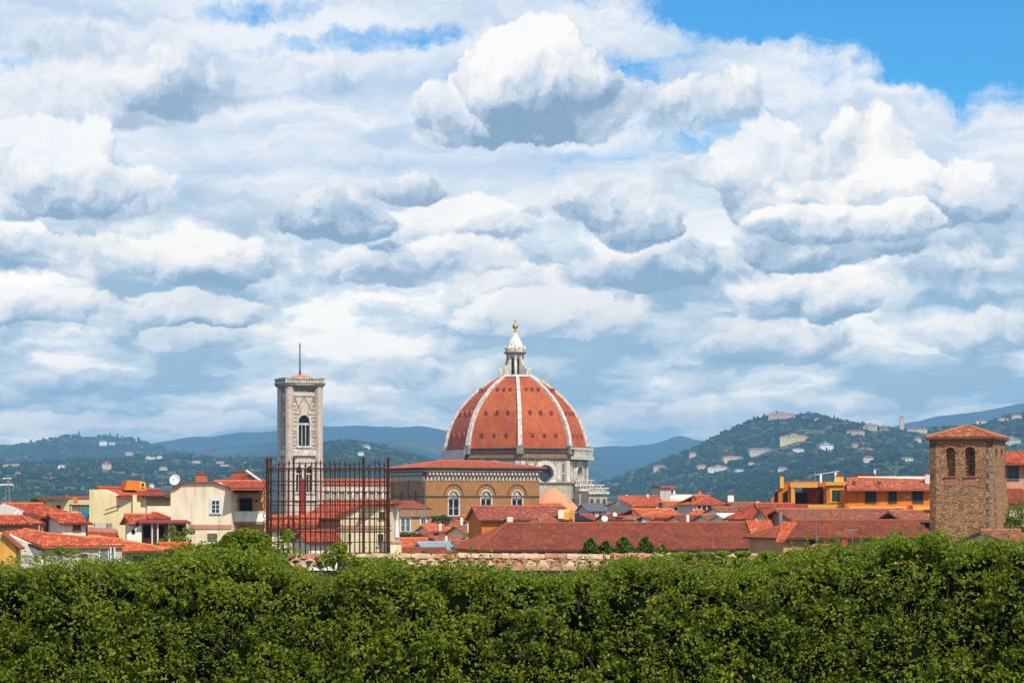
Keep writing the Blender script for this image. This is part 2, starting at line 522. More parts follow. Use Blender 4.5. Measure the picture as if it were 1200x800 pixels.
def rooftile(c, c2, moss=0.2, name='roof_tiles', var=1.0):
    key = ('t', name, tuple(c), tuple(c2), moss)
    if key in MATS: return MATS[key]
    m, t, b = newmat(name)
    uv = t.n('ShaderNodeUVMap').outputs[0]
    tc = t.n('ShaderNodeTexCoord').outputs['Object']
    x, y, _ = t.sep(uv)
    fl = t.comb(t.m('FLOOR', x), t.m('FLOOR', y))
    wn = t.n('ShaderNodeTexWhiteNoise', noise_dimensions='2D')
    t.put(wn.inputs['Vector'], fl)
    v = wn.outputs['Value']
    big = t.noise(tc, 0.5, 5, 0.65)
    sm = t.noise(tc, 1.5, 6, 0.75)
    col = t.mix(t.ss(t.m('MULTIPLY_ADD', big, 1.1, t.m('MULTIPLY', v, 0.35 * var)), 0.3, 0.85), c, c2)
    col = t.mix(t.m('MULTIPLY', t.ss(v, 0.62, 1.0), 0.75 * var), col, (min(.8, c[0] * 1.45), min(.6, c[1] * 1.9 + .015), min(.5, c[2] * 1.9 + .01)))
    col = t.mix(t.m('MULTIPLY', t.ss(v, 0.3, 0.0), 0.6 * var), col, tuple(k * 0.42 for k in c))
    col = t.mix(t.m('MULTIPLY', t.ss(sm, 0.5, 0.72), moss), col, (0.11, 0.085, 0.045))
    t.put(b.inputs['Base Color'], col)
    b.inputs['Roughness'].default_value = 0.9
    step = t.m('FRACT', y)
    bump(t, b, t.m('MULTIPLY_ADD', sm, 0.5, t.m('MULTIPLY', step, -1.0)), 0.05, 0.8)
    MATS[key] = m
    return m
def stonework(c, c2, mortar, sx=0.5, sz=0.25, name='stone_wall', rubble=0.0, bdist=0.04, spk=0.7):
    """blocks by the wall's own position; rubble > 0 makes the stones uneven"""
    key = ('st', name, tuple(c), tuple(c2), sx, sz)
    if key in MATS: return MATS[key]
    m, t, b = newmat(name)
    tc = t.n('ShaderNodeTexCoord').outputs['Object']
    if rubble:
        wn = t.n('ShaderNodeTexNoise')
        t.put(wn.inputs['Vector'], tc)
        wn.inputs['Scale'].default_value = 1.6
        v = t.vm('ADD', tc, t.vm('MULTIPLY', t.vm('SUBTRACT', wn.outputs['Color'], (0.5, 0.5, 0.5)), (0.25 * rubble, 0.25 * rubble, 0.12 * rubble)))
        v = t.vm('MULTIPLY', v, (1 / sx, 1 / sx, 1 / sz))
        v1 = t.n('ShaderNodeTexVoronoi', feature='F1'); t.put(v1.inputs['Vector'], v); v1.inputs['Scale'].default_value = 1.0
        v2 = t.n('ShaderNodeTexVoronoi', feature='DISTANCE_TO_EDGE'); t.put(v2.inputs['Vector'], v); v2.inputs['Scale'].default_value = 1.0
        rv = t.sep(v1.outputs['Color'])[0]
        joint = t.ss(v2.outputs['Distance'], 0.09, 0.02)
        rv2 = t.sep(v1.outputs['Color'])[1]
    else:
        x, y, z = t.sep(tc)
        u = t.m('ADD', x, t.m('MULTIPLY', y, 0.83))
        row = t.m('FLOOR', t.m('DIVIDE', z, sz))
        uu = t.m('ADD', t.m('DIVIDE', u, sx), t.m('MULTIPLY', row, 0.5))
        cell = t.comb(t.m('FLOOR', uu), row)
        wn = t.n('ShaderNodeTexWhiteNoise', noise_dimensions='2D'); t.put(wn.inputs['Vector'], cell)
        rv = wn.outputs['Value']; rv2 = t.sep(wn.outputs['Color'])[1]
        fu = t.m('ABSOLUTE', t.m('SUBTRACT', t.m('FRACT', uu), 0.5)); fz = t.m('ABSOLUTE', t.m('SUBTRACT', t.m('FRACT', t.m('DIVIDE', z, sz)), 0.5))
        joint = t.m('MAXIMUM', t.ss(fu, 0.45, 0.49), t.ss(fz, 0.42, 0.49))
    big = t.noise(tc, 0.3, 5, 0.6); sm = t.noise(tc, 5, 5, 0.65)
    col = t.mix(rv, c, c2)
    col = t.mix(t.m('MULTIPLY', t.ss(rv2, 0.7, 1.0), spk), col, tuple(k * 0.45 for k in c))
    col = t.mix(t.m('MULTIPLY', t.ss(big, 0.45, 0.7), 0.4), col, tuple(k * 0.6 for k in c))
    col = t.mix(t.m('MULTIPLY', joint, 0.85), col, mortar)
    col = t.mix(t.m('MULTIPLY', t.ss(sm, 0.5, 0.8), 0.35), col, tuple(k * 0.5 for k in c))
    t.put(b.inputs['Base Color'], col)
    b.inputs['Roughness'].default_value = 0.93
    bump(t, b, t.m('ADD', t.m('MULTIPLY', joint, -1.0), t.m('ADD', t.m('MULTIPLY', sm, 0.5), t.m('MULTIPLY', rv, 0.5))), bdist, 0.9)
    MATS[key] = m
    return m
def glassmat(c=(0.03, 0.04, 0.05)):
    key = ('g', c)
    if key in MATS: return MATS[key]
    m, t, b = newmat('window_glass')
    b.inputs['Base Color'].default_value = c + (1,)
    b.inputs['Roughness'].default_value = 0.3
    b.inputs['Specular IOR Level'].default_value = 0.25
    MATS[key] = m
    return m
GLASS = glassmat()
DARK_M = simple('dark_interior', (0.012, 0.010, 0.009), 0.9)
WHITE_P = simple('white_paint', (0.72, 0.71, 0.68), 0.6, var=0.12)
GREEN_SH = simple('green_shutter_paint', (0.012, 0.075, 0.045), 0.6)
DKGREEN_SH = simple('dark_shutter_paint', (0.018, 0.04, 0.035), 0.6)
GREY_SH = simple('grey_blue_shutter_paint', (0.07, 0.10, 0.15), 0.6)
IRON = simple('rusty_iron', (0.095, 0.034, 0.020), 0.75, 0.3, 0.6, 14)
METAL = simple('grey_metal', (0.35, 0.36, 0.37), 0.45, 0.6)
WOOD = simple('dark_timber', (0.06, 0.032, 0.018), 0.8)
T_ORANGE = rooftile((0.50, 0.088, 0.030), (0.36, 0.060, 0.024), 0.45)
T_RED = rooftile((0.42, 0.055, 0.024), (0.31, 0.050, 0.024), 0.42)
T_OLD = rooftile((0.36, 0.068, 0.026), (0.17, 0.042, 0.020), 0.75, var=.55)
T_ROSE = rooftile((0.38, 0.115, 0.058), (0.24, 0.075, 0.040), 0.55, var=.7)
T_SALMON = rooftile((0.60, 0.125, 0.040), (0.48, 0.09, 0.03), 0.12)

# ------------------------------------------------------------------ house helpers
def window(F, root, x0, x1, y0, y1, style='glass', frame=WHITE_P, label=None, bars=(1, 1), fr=0.09):
    """proud window from photo pixels: frame with sill, pane, shutters as asked"""
    u0, z1 = F.uv(x0, y0); u1, z0 = F.uv(x1, y1)
    if u1 < u0: u0, u1 = u1, u0
    m = MB()
    m.fbox(F, u0 - fr, u0, z0, z1 + fr, 0.002, 0.07); m.fbox(F, u1, u1 + fr, z0, z1 + fr, 0.002, 0.07)
    m.fbox(F, u0, u1, z1, z1 + fr, 0.002, 0.07)
    m.fbox(F, u0 - fr - 0.05, u1 + fr + 0.05, z0 - 0.1, z0, 0.002, 0.14)
    o = m.build('window', frame, root)
    if label: o['label'] = label
    if style == 'shutter' or isinstance(style, bpy.types.Material):
        mt = DKGREEN_SH if style == 'shutter' else style
        mid = (u0 + u1) / 2
        for a, b in ((u0, mid - 0.015), (mid + 0.015, u1)):
            s = MB()
            s.fbox(F, a, b, z0, z1, 0.002, 0.03)
            n = max(4, int((z1 - z0) / 0.12))
            for k in range(n):
                z = z0 + (z1 - z0) * (k + 0.2) / n
                s.slab([F.p(a + 0.04, z, 0.031), F.p(b - 0.04, z, 0.031), F.p(b - 0.04, z - 0.03, 0.055), F.p(a + 0.04, z - 0.03, 0.055)], (0, 0, 0.02))
            s.build('shutter', mt, o)
    else:
        s = MB(); s.fbox(F, u0, u1, z0, z1, 0.002, 0.012)
        s.build('pane', DARK_M if style == 'dark' else GLASS, o)
        if style == 'glass':
            g_ = MB()
            for k in range(1, bars[0] + 1):
                uu = u0 + (u1 - u0) * k / (bars[0] + 1); g_.fbox(F, uu - 0.03, uu + 0.03, z0, z1, 0.013, 0.045)
            for k in range(1, bars[1] + 1):
                zz = z0 + (z1 - z0) * k / (bars[1] + 1); g_.fbox(F, u0, u1, zz - 0.025, zz + 0.025, 0.0135, 0.044)
            g_.build('glazing_bar', frame, o)
    return o
def body(F, root, poly, depth, mat, name='wall', off=0.0, px=True):
    m = MB()
    pts = [F.uv(x, y) for x, y in poly] if px else poly
    ar = sum(pts[i][0] * pts[(i + 1) % len(pts)][1] - pts[(i + 1) % len(pts)][0] * pts[i][1] for i in range(len(pts)))
    if ar < 0: pts = pts[::-1]
    m.slab([F.p(u, z, off - depth) for u, z in pts], F.N * depth)
    return m.build(name, mat, root)
def roof(root, pts, mat, ridges=(), pitch=0.26, amp=0.045, name='roof', r=0.14):
    m = MB()
    tiles(m, pts, pitch, amp)
    for a, b in ridges:
        ridge(m, Vector(a) + Vector((0, 0, 0.03)), Vector(b) + Vector((0, 0, 0.03)), r)
    return m.build(name, mat, root)
def chimney(root, px, py0, py1, D, wpx, mat, cap=True, name='chimney', pots=0):
    """pixels: middle, top, bottom, width"""
    s_ = D / FOC; c = P3(px, py1, D); h = (py1 - py0) * s_; w_ = wpx * s_
    m = MB()
    m.abox(c.x - w_ / 2, c.x + w_ / 2, c.y, c.y + w_ * 0.8, c.z - 0.4, c.z + h * 0.82)
    o = m.build(name, mat, root)
    if cap:
        k = MB()
        k.abox(c.x - w_ * 0.62, c.x + w_ * 0.62, c.y - w_ * 0.1, c.y + w_ * 0.9, c.z + h * 0.82 + 0.002, c.z + h * 0.88)
        for sx in (-1, 1):
            for sy in (0.05, 0.65):
                k.abox(c.x + sx * w_ * 0.36 - w_ * 0.1, c.x + sx * w_ * 0.36 + w_ * 0.1, c.y + w_ * sy, c.y + w_ * (sy + 0.18), c.z + h * 0.88, c.z + h * 0.95)
        k.abox(c.x - w_ * 0.55, c.x + w_ * 0.55, c.y - w_ * 0.08, c.y + w_ * 0.88, c.z + h * 0.95, c.z + h)
        k.build('chimney_cap', T_OLD, o)
    return o
def dish(px, py, D, rpx, label, mat=None, az=-20, mast=1.2, grp=None):
    s_ = D / FOC; c = P3(px, py, D); r = rpx * s_
    root = thing('satellite_dish', label, 'satellite dish', (c.x, c.y + 0.4, c.z - r - mast * 0.5), grp)
    m = MB()
    dr = Vector((math.sin(R(az)), -math.cos(R(az)), 0.35)).normalized()
    t = Vector((0, 0, 1)); X_ = dr.cross(t).normalized(); Y_ = X_.cross(dr)
    vs, fs = [], []
    rings, seg = 5, 20
    for k in range(rings + 1):
        rr = r * k / rings
        for i in range(seg):
            a = 2 * math.pi * i / seg
            vs.append(c + X_ * rr * math.cos(a) + Y_ * rr * math.sin(a) + dr * (0.28 * r * (k / rings) ** 2))
    for k in range(rings):
        for i in range(seg):
            j = (i + 1) % seg
            fs.append((k * seg + i, k * seg + j, (k + 1) * seg + j, (k + 1) * seg + i))
    m.add(vs, fs)
    m.build('reflector', mat or WHITE_P, root, True)
    a_ = MB(); f_ = c + dr * r * 0.95 - Y_ * r * 0.15
    a_.cyl(c - Y_ * r, f_, 0.02, 0.02, 6); a_.cyl(f_, f_ + dr * -0.12, 0.05, 0.05, 8)
    a_.build('feed_arm', METAL, root)
    p_ = MB(); p_.cyl(c - dr * 0.05, c - dr * 0.25, 0.05, 0.05, 6); p_.cyl(c - dr * 0.25 + Vector((0, 0, 0.1)), c - dr * 0.25 - Vector((0, 0, r + mast)), 0.035, 0.035, 6)
    p_.build('mast', METAL, root)
    return root
def antenna(px, py0, py1, D, label, arms=((0.15, 5), (0.35, 3)), name='tv_antenna', grp=None, mat=None):
    s_ = D / FOC; b = P3(px, py1, D); t_ = P3(px, py0, D)
    root = thing(name, label, 'antenna', b, grp)
    m = MB(); m.cyl(b - Vector((0, 0, 1.0)), t_, 0.03, 0.022, 6); m.build('mast', mat or METAL, root)
    L = (t_ - b).length
    for fr_, wpx in arms:
        k = MB(); z = t_.z - L * fr_; hw = wpx * s_ / 2
        k.cyl((b.x - hw, b.y - .1, z), (b.x + hw, b.y + .1, z + 0.02), 0.018, 0.018, 5)
        for i in range(7):
            x = b.x - hw + 2 * hw * i / 6; l_ = 0.28 * (1 - 0.08 * i)
            k.cyl((x, b.y - l_, z), (x, b.y + l_, z), 0.012, 0.012, 4)
            k.cyl((x, b.y, z - l_ * 0.8), (x, b.y, z + l_ * 0.8), 0.012, 0.012, 4)
        k.build('aerial', mat or METAL, root)
    return root

# ------------------------------------------------------------------ ground, hills, woods
from mathutils import noise as mnoise
def fbm(x, y, s, oct_=4, seed=0.0):
    return mnoise.fractal(Vector((x / s + seed, y / s - seed, seed * 0.37)), 1.0, 2.0, oct_)
def gz(y):
    pts = [(-200, 43.3), (6, 43.3), (14, 41.0), (62, 41.0), (75, 31.0), (300, 27.0), (600, 0.0), (1e9, 0.0)]
    for (a, za), (b, zb) in zip(pts, pts[1:]):
        if y <= b:
            t = max(0, (y - a) / (b - a))
            return za + (zb - za) * t * t * (3 - 2 * t)
    return 0
m = MB()
ys = [-200, -50, 0, 3, 6, 8, 10, 12, 14, 30, 50, 62, 64, 66, 68, 70, 72, 75, 100, 150, 200, 250, 300, 350, 400, 450, 500, 550, 600, 900, 1500, 2500, 5000, 9000, 16000, 30000, 60000]
xs = [-60000, -20000, -8000, -4000, -2000, -1000, -500, -250, -120, -60, -30, -10, 0, 10, 30, 60, 120, 250, 500, 1000, 2000, 4000, 8000, 20000, 60000]
vs = [(x, y, gz(y)) for y in ys for x in xs]
nx_ = len(xs)
m.add(vs, [(j * nx_ + i, j * nx_ + i + 1, (j + 1) * nx_ + i + 1, (j + 1) * nx_ + i) for j in range(len(ys) - 1) for i in range(nx_ - 1)])
gm, t, b = newmat('earth')
tcg = t.n('ShaderNodeTexCoord').outputs['Object']
t.put(b.inputs['Base Color'], t.mix(t.ss(t.noise(tcg, 0.08, 8, 0.65), 0.4, 0.62), (0.045, 0.06, 0.025), (0.14, 0.11, 0.07)))
b.inputs['Roughness'].default_value = 0.95
g_ = m.build('ground', gm, None, True)
g_['kind'] = 'structure'

def hillmat(name, woods, field, pale, sc=1.0):
    mm, t, b = newmat(name)
    tc = t.n('ShaderNodeTexCoord').outputs['Object']
    n1 = t.noise(tc, 0.0022 * sc, 7, 0.6, 0.6); n2 = t.noise(tc, 0.011 * sc, 6, 0.65); n3 = t.noise(tc, 0.05 * sc, 4, 0.6)
    c = t.mix(t.ss(n2, 0.40, 0.6), woods, field)
    c = t.mix(t.m('MULTIPLY', t.ss(n1, 0.50, 0.62), t.ss(n2, 0.35, 0.6)), c, pale)
    c = t.mix(t.m('MULTIPLY', t.ss(n3, 0.45, 0.7), 0.6), c, tuple(k * 0.5 for k in woods))
    t.put(b.inputs['Base Color'], c)
    b.inputs['Roughness'].default_value = 1.0
    b.inputs['Specular IOR Level'].default_value = 0.0
    bump(t, b, t.m('ADD', n2, t.m('MULTIPLY', n3, 0.4)), 12.0 / sc, 0.8)
    return mm
class Hill:
    def __init__(s, name, sil, Df, Dr, Db, mat, rough=10.0, expo=1.15, seed=1.0, nx=170, ny=70, jag=0.0):
        s.sil, s.Df, s.Dr, s.Db, s.rough, s.expo, s.seed, s.jag = sil, Df, Dr, Db, rough, expo, seed, jag
        x0 = (sil[0][0] - 600) / FOC * Dr; x1 = (sil[-1][0] - 600) / FOC * Dr
        s.x0, s.x1 = x0, x1
        mb = MB(); vs = []
        for j in range(ny + 1):
            y = Df + (Db - Df) * j / ny
            for i in range(nx + 1):
                x = x0 + (x1 - x0) * i / nx
                vs.append((x, y, s.h(x, y)))
        mb.add(vs, [(j * (nx + 1) + i, j * (nx + 1) + i + 1, (j + 1) * (nx + 1) + i + 1, (j + 1) * (nx + 1) + i) for j in range(ny) for i in range(nx)])
        o = mb.build(name, mat, None, True)
        o['kind'] = 'structure'
    def h(s, x, y):
        px = 600 + x * FOC / s.Dr
        S = s.sil
        px = min(max(px, S[0][0]), S[-1][0])
        for (a, pa), (b, pb) in zip(S, S[1:]):
            if px <= b:
                t = (px - a) / (b - a); tt = t * t * (3 - 2 * t) * 0.5 + t * 0.5
                py = pa + (pb - pa) * tt
                break
        H = CAMZ + (HY - py) / FOC * s.Dr
        if y < s.Dr:
            t = (y - s.Df) / (s.Dr - s.Df)
            pr = t ** s.expo
        else:
            t = 1 - (y - s.Dr) / (s.Db - s.Dr)
            pr = max(0, t) ** 0.7
        t = max(0.0, min(1.0, t))
        n = fbm(x, y, (s.Dr - s.Df) * 0.22, 5, s.seed) * s.rough * (t * (1 - t) * 3.2)
        n += fbm(x, y * 0.5, s.Dr * 0.012, 4, s.seed + 3) * s.jag
        return H * pr + n - 3.0
    def hit(s, px, py):
        y = s.Df
        while y < s.Db:
            x = (px - 600) / FOC * y
            if s.h(x, y) >= CAMZ + (HY - py) / FOC * y:
                return x, y
            y += 12.0
        return None
m_far = hillmat('far_mountain_woods', (0.012, 0.026, 0.022), (0.02, 0.036, 0.028), (0.04, 0.055, 0.035), 0.5)
m_mid = hillmat('ridge_woods', (0.014, 0.030, 0.018), (0.03, 0.050, 0.026), (0.10, 0.10, 0.06), 0.6)
m_near = hillmat('hillside_woods_and_fields', (0.014, 0.030, 0.014), (0.07, 0.10, 0.035), (0.19, 0.18, 0.085), 1.0)
Hill('mountain', [(-500, 528), (-60, 520), (100, 520), (170, 518), (230, 512), (290, 506), (340, 503), (380, 499), (410, 497), (425, 496.5), (450, 499), (470, 501),
                  (490, 499), (520, 503), (600, 512), (690, 523), (730, 521.5), (760, 519), (780, 515), (788, 511), (797, 510), (806, 512), (815, 515), (850, 516), (900, 515), (1000, 520)],
     8500, 13500, 16000, m_far, 40, 1.05, 2.0, 200, 30, 10)
Hill('mountain', [(900, 525), (1000, 505), (1040, 497), (1070, 490), (1100, 484), (1150, 477), (1197, 470), (1300, 462), (1500, 470)],
     9500, 13000, 15500, m_far, 30, 1.05, 5.0, 100, 30, 6)
HL = Hill('hill_ridge', [(-500, 540), (-60, 529), (0, 524), (20, 519), (35, 519), (60, 514), (80, 512), (100, 511), (130, 511), (150, 513), (175, 520), (215, 530), (260, 541), (330, 552)],
     6200, 8800, 10500, m_mid, 30, 1.1, 7.0, 150, 50, 8)
Hill('hill_ridge', [(60, 548), (150, 537), (190, 532), (215, 529), (250, 524), (300, 518), (340, 513), (380, 514), (405, 518), (430, 515), (480, 513), (520, 521), (600, 532), (700, 545)],
     7200, 9600, 11500, m_mid, 30, 1.1, 9.0, 130, 40, 6)
HM_ = Hill('hill', [(-500, 548), (-60, 543), (0, 543), (60, 542), (120, 538), (180, 534), (200, 531.5), (225, 533), (260, 537), (310, 537), (345, 531), (370, 523), (395, 517.5), (415, 516.5), (440, 520), (480, 531), (530, 545), (600, 558), (700, 566)],
     2300, 5600, 7000, m_near, 26, 0.9, 11.0, 220, 90, 5)
HR = Hill('hill', [(560, 600), (640, 590), (690, 572), (720, 558), (755, 546), (790, 532), (815, 523), (835, 512), (860, 500), (885, 491), (905, 487), (930, 487), (950, 486), (975, 491), (1000, 498), (1040, 501), (1080, 503),
                   (1110, 500), (1140, 495), (1165, 489), (1197, 483), (1260, 476), (1500, 480), (1700, 520)],
     2500, 5600, 7200, m_near, 30, 0.95, 14.0, 240, 100, 4)

# villas and farmhouses on the hills -------------------------------------------------
PALE = plaster((0.62, 0.56, 0.46), 0.2, 'pale_render', 0.3); PINKR = plaster((0.58, 0.42, 0.33), 0.2, 'pink_render', 0.3)
CREAMR = plaster((0.66, 0.55, 0.30), 0.2, 'cream_render', 0.3); WHITER = plaster((0.74, 0.73, 0.70), 0.15, 'white_render', 0.3)
FARROOF = simple('clay_roof', (0.30, 0.105, 0.06), 0.9, var=0.35, scale=0.5)
GREYROOF = simple('slate_roof', (0.16, 0.17, 0.19), 0.8, var=0.3, scale=0.5)
FAROOFP = simple('pale_clay_roof', (0.42, 0.22, 0.15), 0.9, var=0.3, scale=0.5)
EXCL = []
def hillhouse(hill, px, py, wpx, hpx, wm, rm, label, name='villa', cat='villa', grp=None, yaw=None, wing=0, hip=True):
    hit = hill.hit(px, py)
    if hit is None: return
    x, y = hit; s_ = y / FOC
    z = hill.h(x, y); w_ = wpx * s_; h_ = hpx * s_; d_ = min(max(8.0, w_ * 0.45), 22)
    yaw = rnd.uniform(-0.35, 0.35) if yaw is None else yaw
    root = thing(name, label, cat, (x, y, z), grp)
    U = Vector((math.cos(yaw), math.sin(yaw), 0)); V = Vector((-math.sin(yaw), math.cos(yaw), 0)); c = Vector((x, y, 0))
    def blk(u0, u1, z0, z1, rh, wn, rn, v0=0.0):
        m = MB(); m.box(c + U * u0 + V * v0 + Vector((0, 0, z0)), U * (u1 - u0), V * d_, (0, 0, z1 - z0)); wo_ = m.build(wn, wm, root)
        o_ = 0.8; r_ = MB()
        a = [c + U * (u0 - o_) + V * (v0 - o_), c + U * (u1 + o_) + V * (v0 - o_), c + U * (u1 + o_) + V * (v0 + d_ + o_), c + U * (u0 - o_) + V * (v0 + d_ + o_)]
        a = [Vector((p.x, p.y, z1 + 0.01)) for p in a]
        e = (d_ / 2 if hip and (u1 - u0) > d_ else 0) + (0 if (u1 - u0) > d_ else (u1 - u0) * 0.3 if hip else 0)
        r0 = c + U * (u0 - o_ + e) + V * (v0 + d_ / 2); r1 = c + U * (u1 + o_ - e) + V * (v0 + d_ / 2)
        r0 = Vector((r0.x, r0.y, z1 + rh)); r1 = Vector((r1.x, r1.y, z1 + rh))
        r_.add([a[0], a[1], a[2], a[3], r0, r1], [(0, 1, 5, 4), (1, 2, 5), (2, 3, 4, 5), (3, 0, 4), (3, 2, 1, 0)])
        r_.build(rn, rm, root)
        n = max(2, int((u1 - u0) / 4.2)); fl = max(1, int((z1 - z) / 3.6))
        if wpx < 12: return
        for k in range(n):
            for f in range(fl):
                uu = u0 + (u1 - u0) * (k + 0.5) / n; zz = z + 1.2 + f * 3.4
                if zz + 1.7 < z1 and rnd.random() < 0.9:
                    q_ = MB(); q_.box(c + U * (uu - 0.6) + V * (v0 - 0.05) + Vector((0, 0, zz)), U * 1.2, V * 0.04, (0, 0, 1.8))
                    q_.build('window', DARK_M, wo_)
    blk(-w_ / 2, w_ / 2, z - 8, z + h_ * 0.72, h_ * 0.28, 'wall', 'roof')
    if wing:
        blk(-w_ * 0.16, w_ * 0.12, z + h_ * 0.5, z + h_ * 1.0, h_ * 0.25, 'upper_storey', 'upper_roof', 1.5)
    EXCL.append((x, y, w_))
    return root
# (px, base py, width, height, wall, roof, label)
right = [
 (916, 492, 31, 8, PINKR, FAROOFP, 'long pink convent with pale red roof on the very top of the right hill', 1),
 (944, 493, 8, 5, PALE, GREYROOF, 'small pale building with grey roof just right of the hilltop convent', 0),
 (958, 494, 7, 5, PALE, FARROOF, 'small pale house on the crest further right of the hilltop convent', 0),
 (931, 519, 34, 8.5, CREAMR, FAROOFP, 'long cream yellow villa in the wood below the hilltop convent', 1),
 (893, 532, 29, 7, PINKR, GREYROOF, 'long pinkish white building on the slope left of the cream villa', 0),
 (936, 530, 14, 5, WHITER, FAROOFP, 'low white house in the trees under the cream villa', 0),
 (969, 528, 17, 9, WHITER, GREYROOF, 'white house with grey roof in the middle of the right hillside', 1),
 (1002, 525, 8, 6, PINKR, FARROOF, 'small orange pink house right of the white grey-roofed house', 0),
 (1015, 529, 16, 5, PINKR, FARROOF, 'pink row house with trees round it on the right hillside', 0),
 (1002, 510, 20, 6, PINKR, FARROOF, 'row of reddish houses on the saddle left of the yellow house', 0),
 (1019, 505, 15, 7.5, CREAMR, FAROOFP, 'big cream yellow house on the saddle of the hill', 1),
 (1036, 506, 10, 5, PINKR, FARROOF, 'pink house between the yellow house and the bell tower on the saddle', 0),
 (1068, 506, 10, 5, PINKR, FARROOF, 'small red house right of the saddle bell tower', 0),
 (1080, 507, 13, 6, PALE, FARROOF, 'pale house with red roof above the stone tower left corner', 0),
 (1076, 518, 8, 6, PINKR, FARROOF, 'lone pink house below the saddle village near the stone tower', 0),
 (1018, 541, 12, 7, PALE, FARROOF, 'pale house low on the hill above the orange building', 0),
 (1064, 541, 13, 4.5, PALE, GREYROOF, 'pale low house left of the stone tower top', 0),
 (917, 552, 11, 5.5, PALE, GREYROOF, 'grey white house above the yellow chimney of the terrace building', 0),
 (774, 551, 16, 6.5, PINKR, FARROOF, 'pink house on the lower left flank of the right hill', 0),
 (812, 536, 8, 7, PINKR, FARROOF, 'small pink tower house on the left shoulder of the right hill', 0),
 (823, 549, 13, 5, PINKR, FARROOF, 'pinkish house left of the long white villa', 0),
 (842, 552, 25, 6, WHITER, FAROOFP, 'long white villa low on the right hill', 1),
 (867, 553, 11, 4, WHITER, GREYROOF, 'short white house right of the long white villa', 0),
 (860, 540, 25, 6, CREAMR, FAROOFP, 'yellowish long farmhouse above the long white villa', 0),
 (1150, 497, 14, 5, PALE, FARROOF, 'pale house on the far right hillside above the tower roof', 0),
 (1176, 494, 12, 5, PINKR, FARROOF, 'pink house beyond the tower roof on the right skyline', 0),
 (1192, 491, 12, 6, PALE, FARROOF, 'pale house at the right edge high on the hill', 0),
 (1186, 522, 20, 9, PALE, GREYROOF, 'large grey roofed block on the slope right of the stone tower', 1),
 (881, 545, 7, 4, PALE, FARROOF, 'tiny pale house below the pinkish white building', 0),
 (1042, 520, 7, 4, PINKR, FARROOF, 'tiny pink house in the wood under the saddle village', 0),
 (985, 541, 8, 4, PALE, FARROOF, 'tiny pale house in fields under the white grey-roofed house', 0),
]
for px, py, w_, h_, wm_, rm_, lab, wing in right:
    hillhouse(HR, px, py, w_, h_, wm_, rm_, lab, 'villa' if w_ > 13 else 'hill_house', 'villa' if w_ > 13 else 'house', 'houses on the right hill', wing=wing)
left = [
 (HM_, 16, 548, 24, 4.5, CREAMR, FAROOFP, 'long ochre farmhouse at the left edge of the hills', 0),
 (HM_, 20, 557, 8, 4, CREAMR, FARROOF, 'small ochre house under the long ochre farmhouse', 0),
 (HM_, 58, 548, 6, 4, WHITER, GREYROOF, 'tiny white house with trees, left one of the pair on the left hill', 0),
 (HM_, 72, 549, 8, 4.5, WHITER, GREYROOF, 'bright white house, right one of the pair on the left hill', 0),
 (HM_, 125, 549, 11, 7.5, PINKR, FARROOF, 'pink and white house in the middle of the left hill', 1),
 (HL, 121, 522, 9, 6.5, WHITER, GREYROOF, 'large white building near the crest of the far left ridge', 0),
 (HL, 131, 522, 7, 5, WHITER, GREYROOF, 'white building right beside the larger one on the far left ridge', 0),
 (HL, 151, 535, 9, 6, PINKR, FARROOF, 'pink white house on the lower flank of the far left ridge', 0),
 (HM_, 174, 538, 6, 3.5, WHITER, FAROOFP, 'small white house, leftmost of three on the brow of the left hill', 0),
 (HM_, 180, 538, 5, 3, WHITER, FAROOFP, 'small white house, middle one of three on the brow of the left hill', 0),
 (HM_, 187, 538, 6, 4.5, WHITER, GREYROOF, 'bright white gabled house, right one of three on the brow of the left hill', 0),
 (HM_, 191, 552, 9, 5, PALE, FAROOFP, 'pale house below the three white ones on the left hill', 0),
 (HM_, 230, 543, 10, 3.5, PALE, FAROOFP, 'low pale house on the hill above the white dish', 0),
 (HM_, 258, 543, 9, 3.5, PINKR, FARROOF, 'low pink house on the hill left of the bell tower', 0),
 (HM_, 429, 526, 10, 5, PALE, GREYROOF, 'pale villa on the wooded hilltop between bell tower and dome', 1),
 (HM_, 423, 534, 7, 5, WHITER, FAROOFP, 'white house under the hilltop villa right of the bell tower', 0),
 (HM_, 97, 572, 5, 3, WHITER, FAROOFP, 'tiny white house low on the left hill', 0),
 (HM_, 60, 561, 6, 3, PALE, FARROOF, 'tiny tan house on the dark slope at left', 0),
]
for hl, px, py, w_, h_, wm_, rm_, lab, wing in left:
    hillhouse(hl, px, py, w_, h_, wm_, rm_, lab, 'villa' if w_ > 9 else 'hill_house', 'villa' if w_ > 9 else 'house', 'houses on the left hills', wing=wing)
# bell tower of the saddle village
x, y = HR.hit(1057, 506); z = HR.h(x, y); s_ = y / FOC
rt = thing('church_tower', 'thin pale bell tower standing in the village on the hill saddle', 'bell tower', (x, y, z))
mm_ = MB(); mm_.abox(x - 4, x + 4, y, y + 8, z - 5, z + 25); mm_.build('shaft', PINKR, rt)
mm_ = MB(); mm_.abox(x - 4.6, x + 4.6, y - 0.6, y + 8.6, z + 25.01, z + 26.5); mm_.build('cornice', PALE, rt)
mm_ = MB(); mm_.add([(x - 4.2, y - .2, z + 26.5), (x + 4.2, y - .2, z + 26.5), (x + 4.2, y + 8.2, z + 26.5), (x - 4.2, y + 8.2, z + 26.5), (x, y + 4, z + 33)], [(0, 1, 4), (1, 2, 4), (2, 3, 4), (3, 0, 4), (3, 2, 1, 0)]); mm_.build('spire', FARROOF, rt)
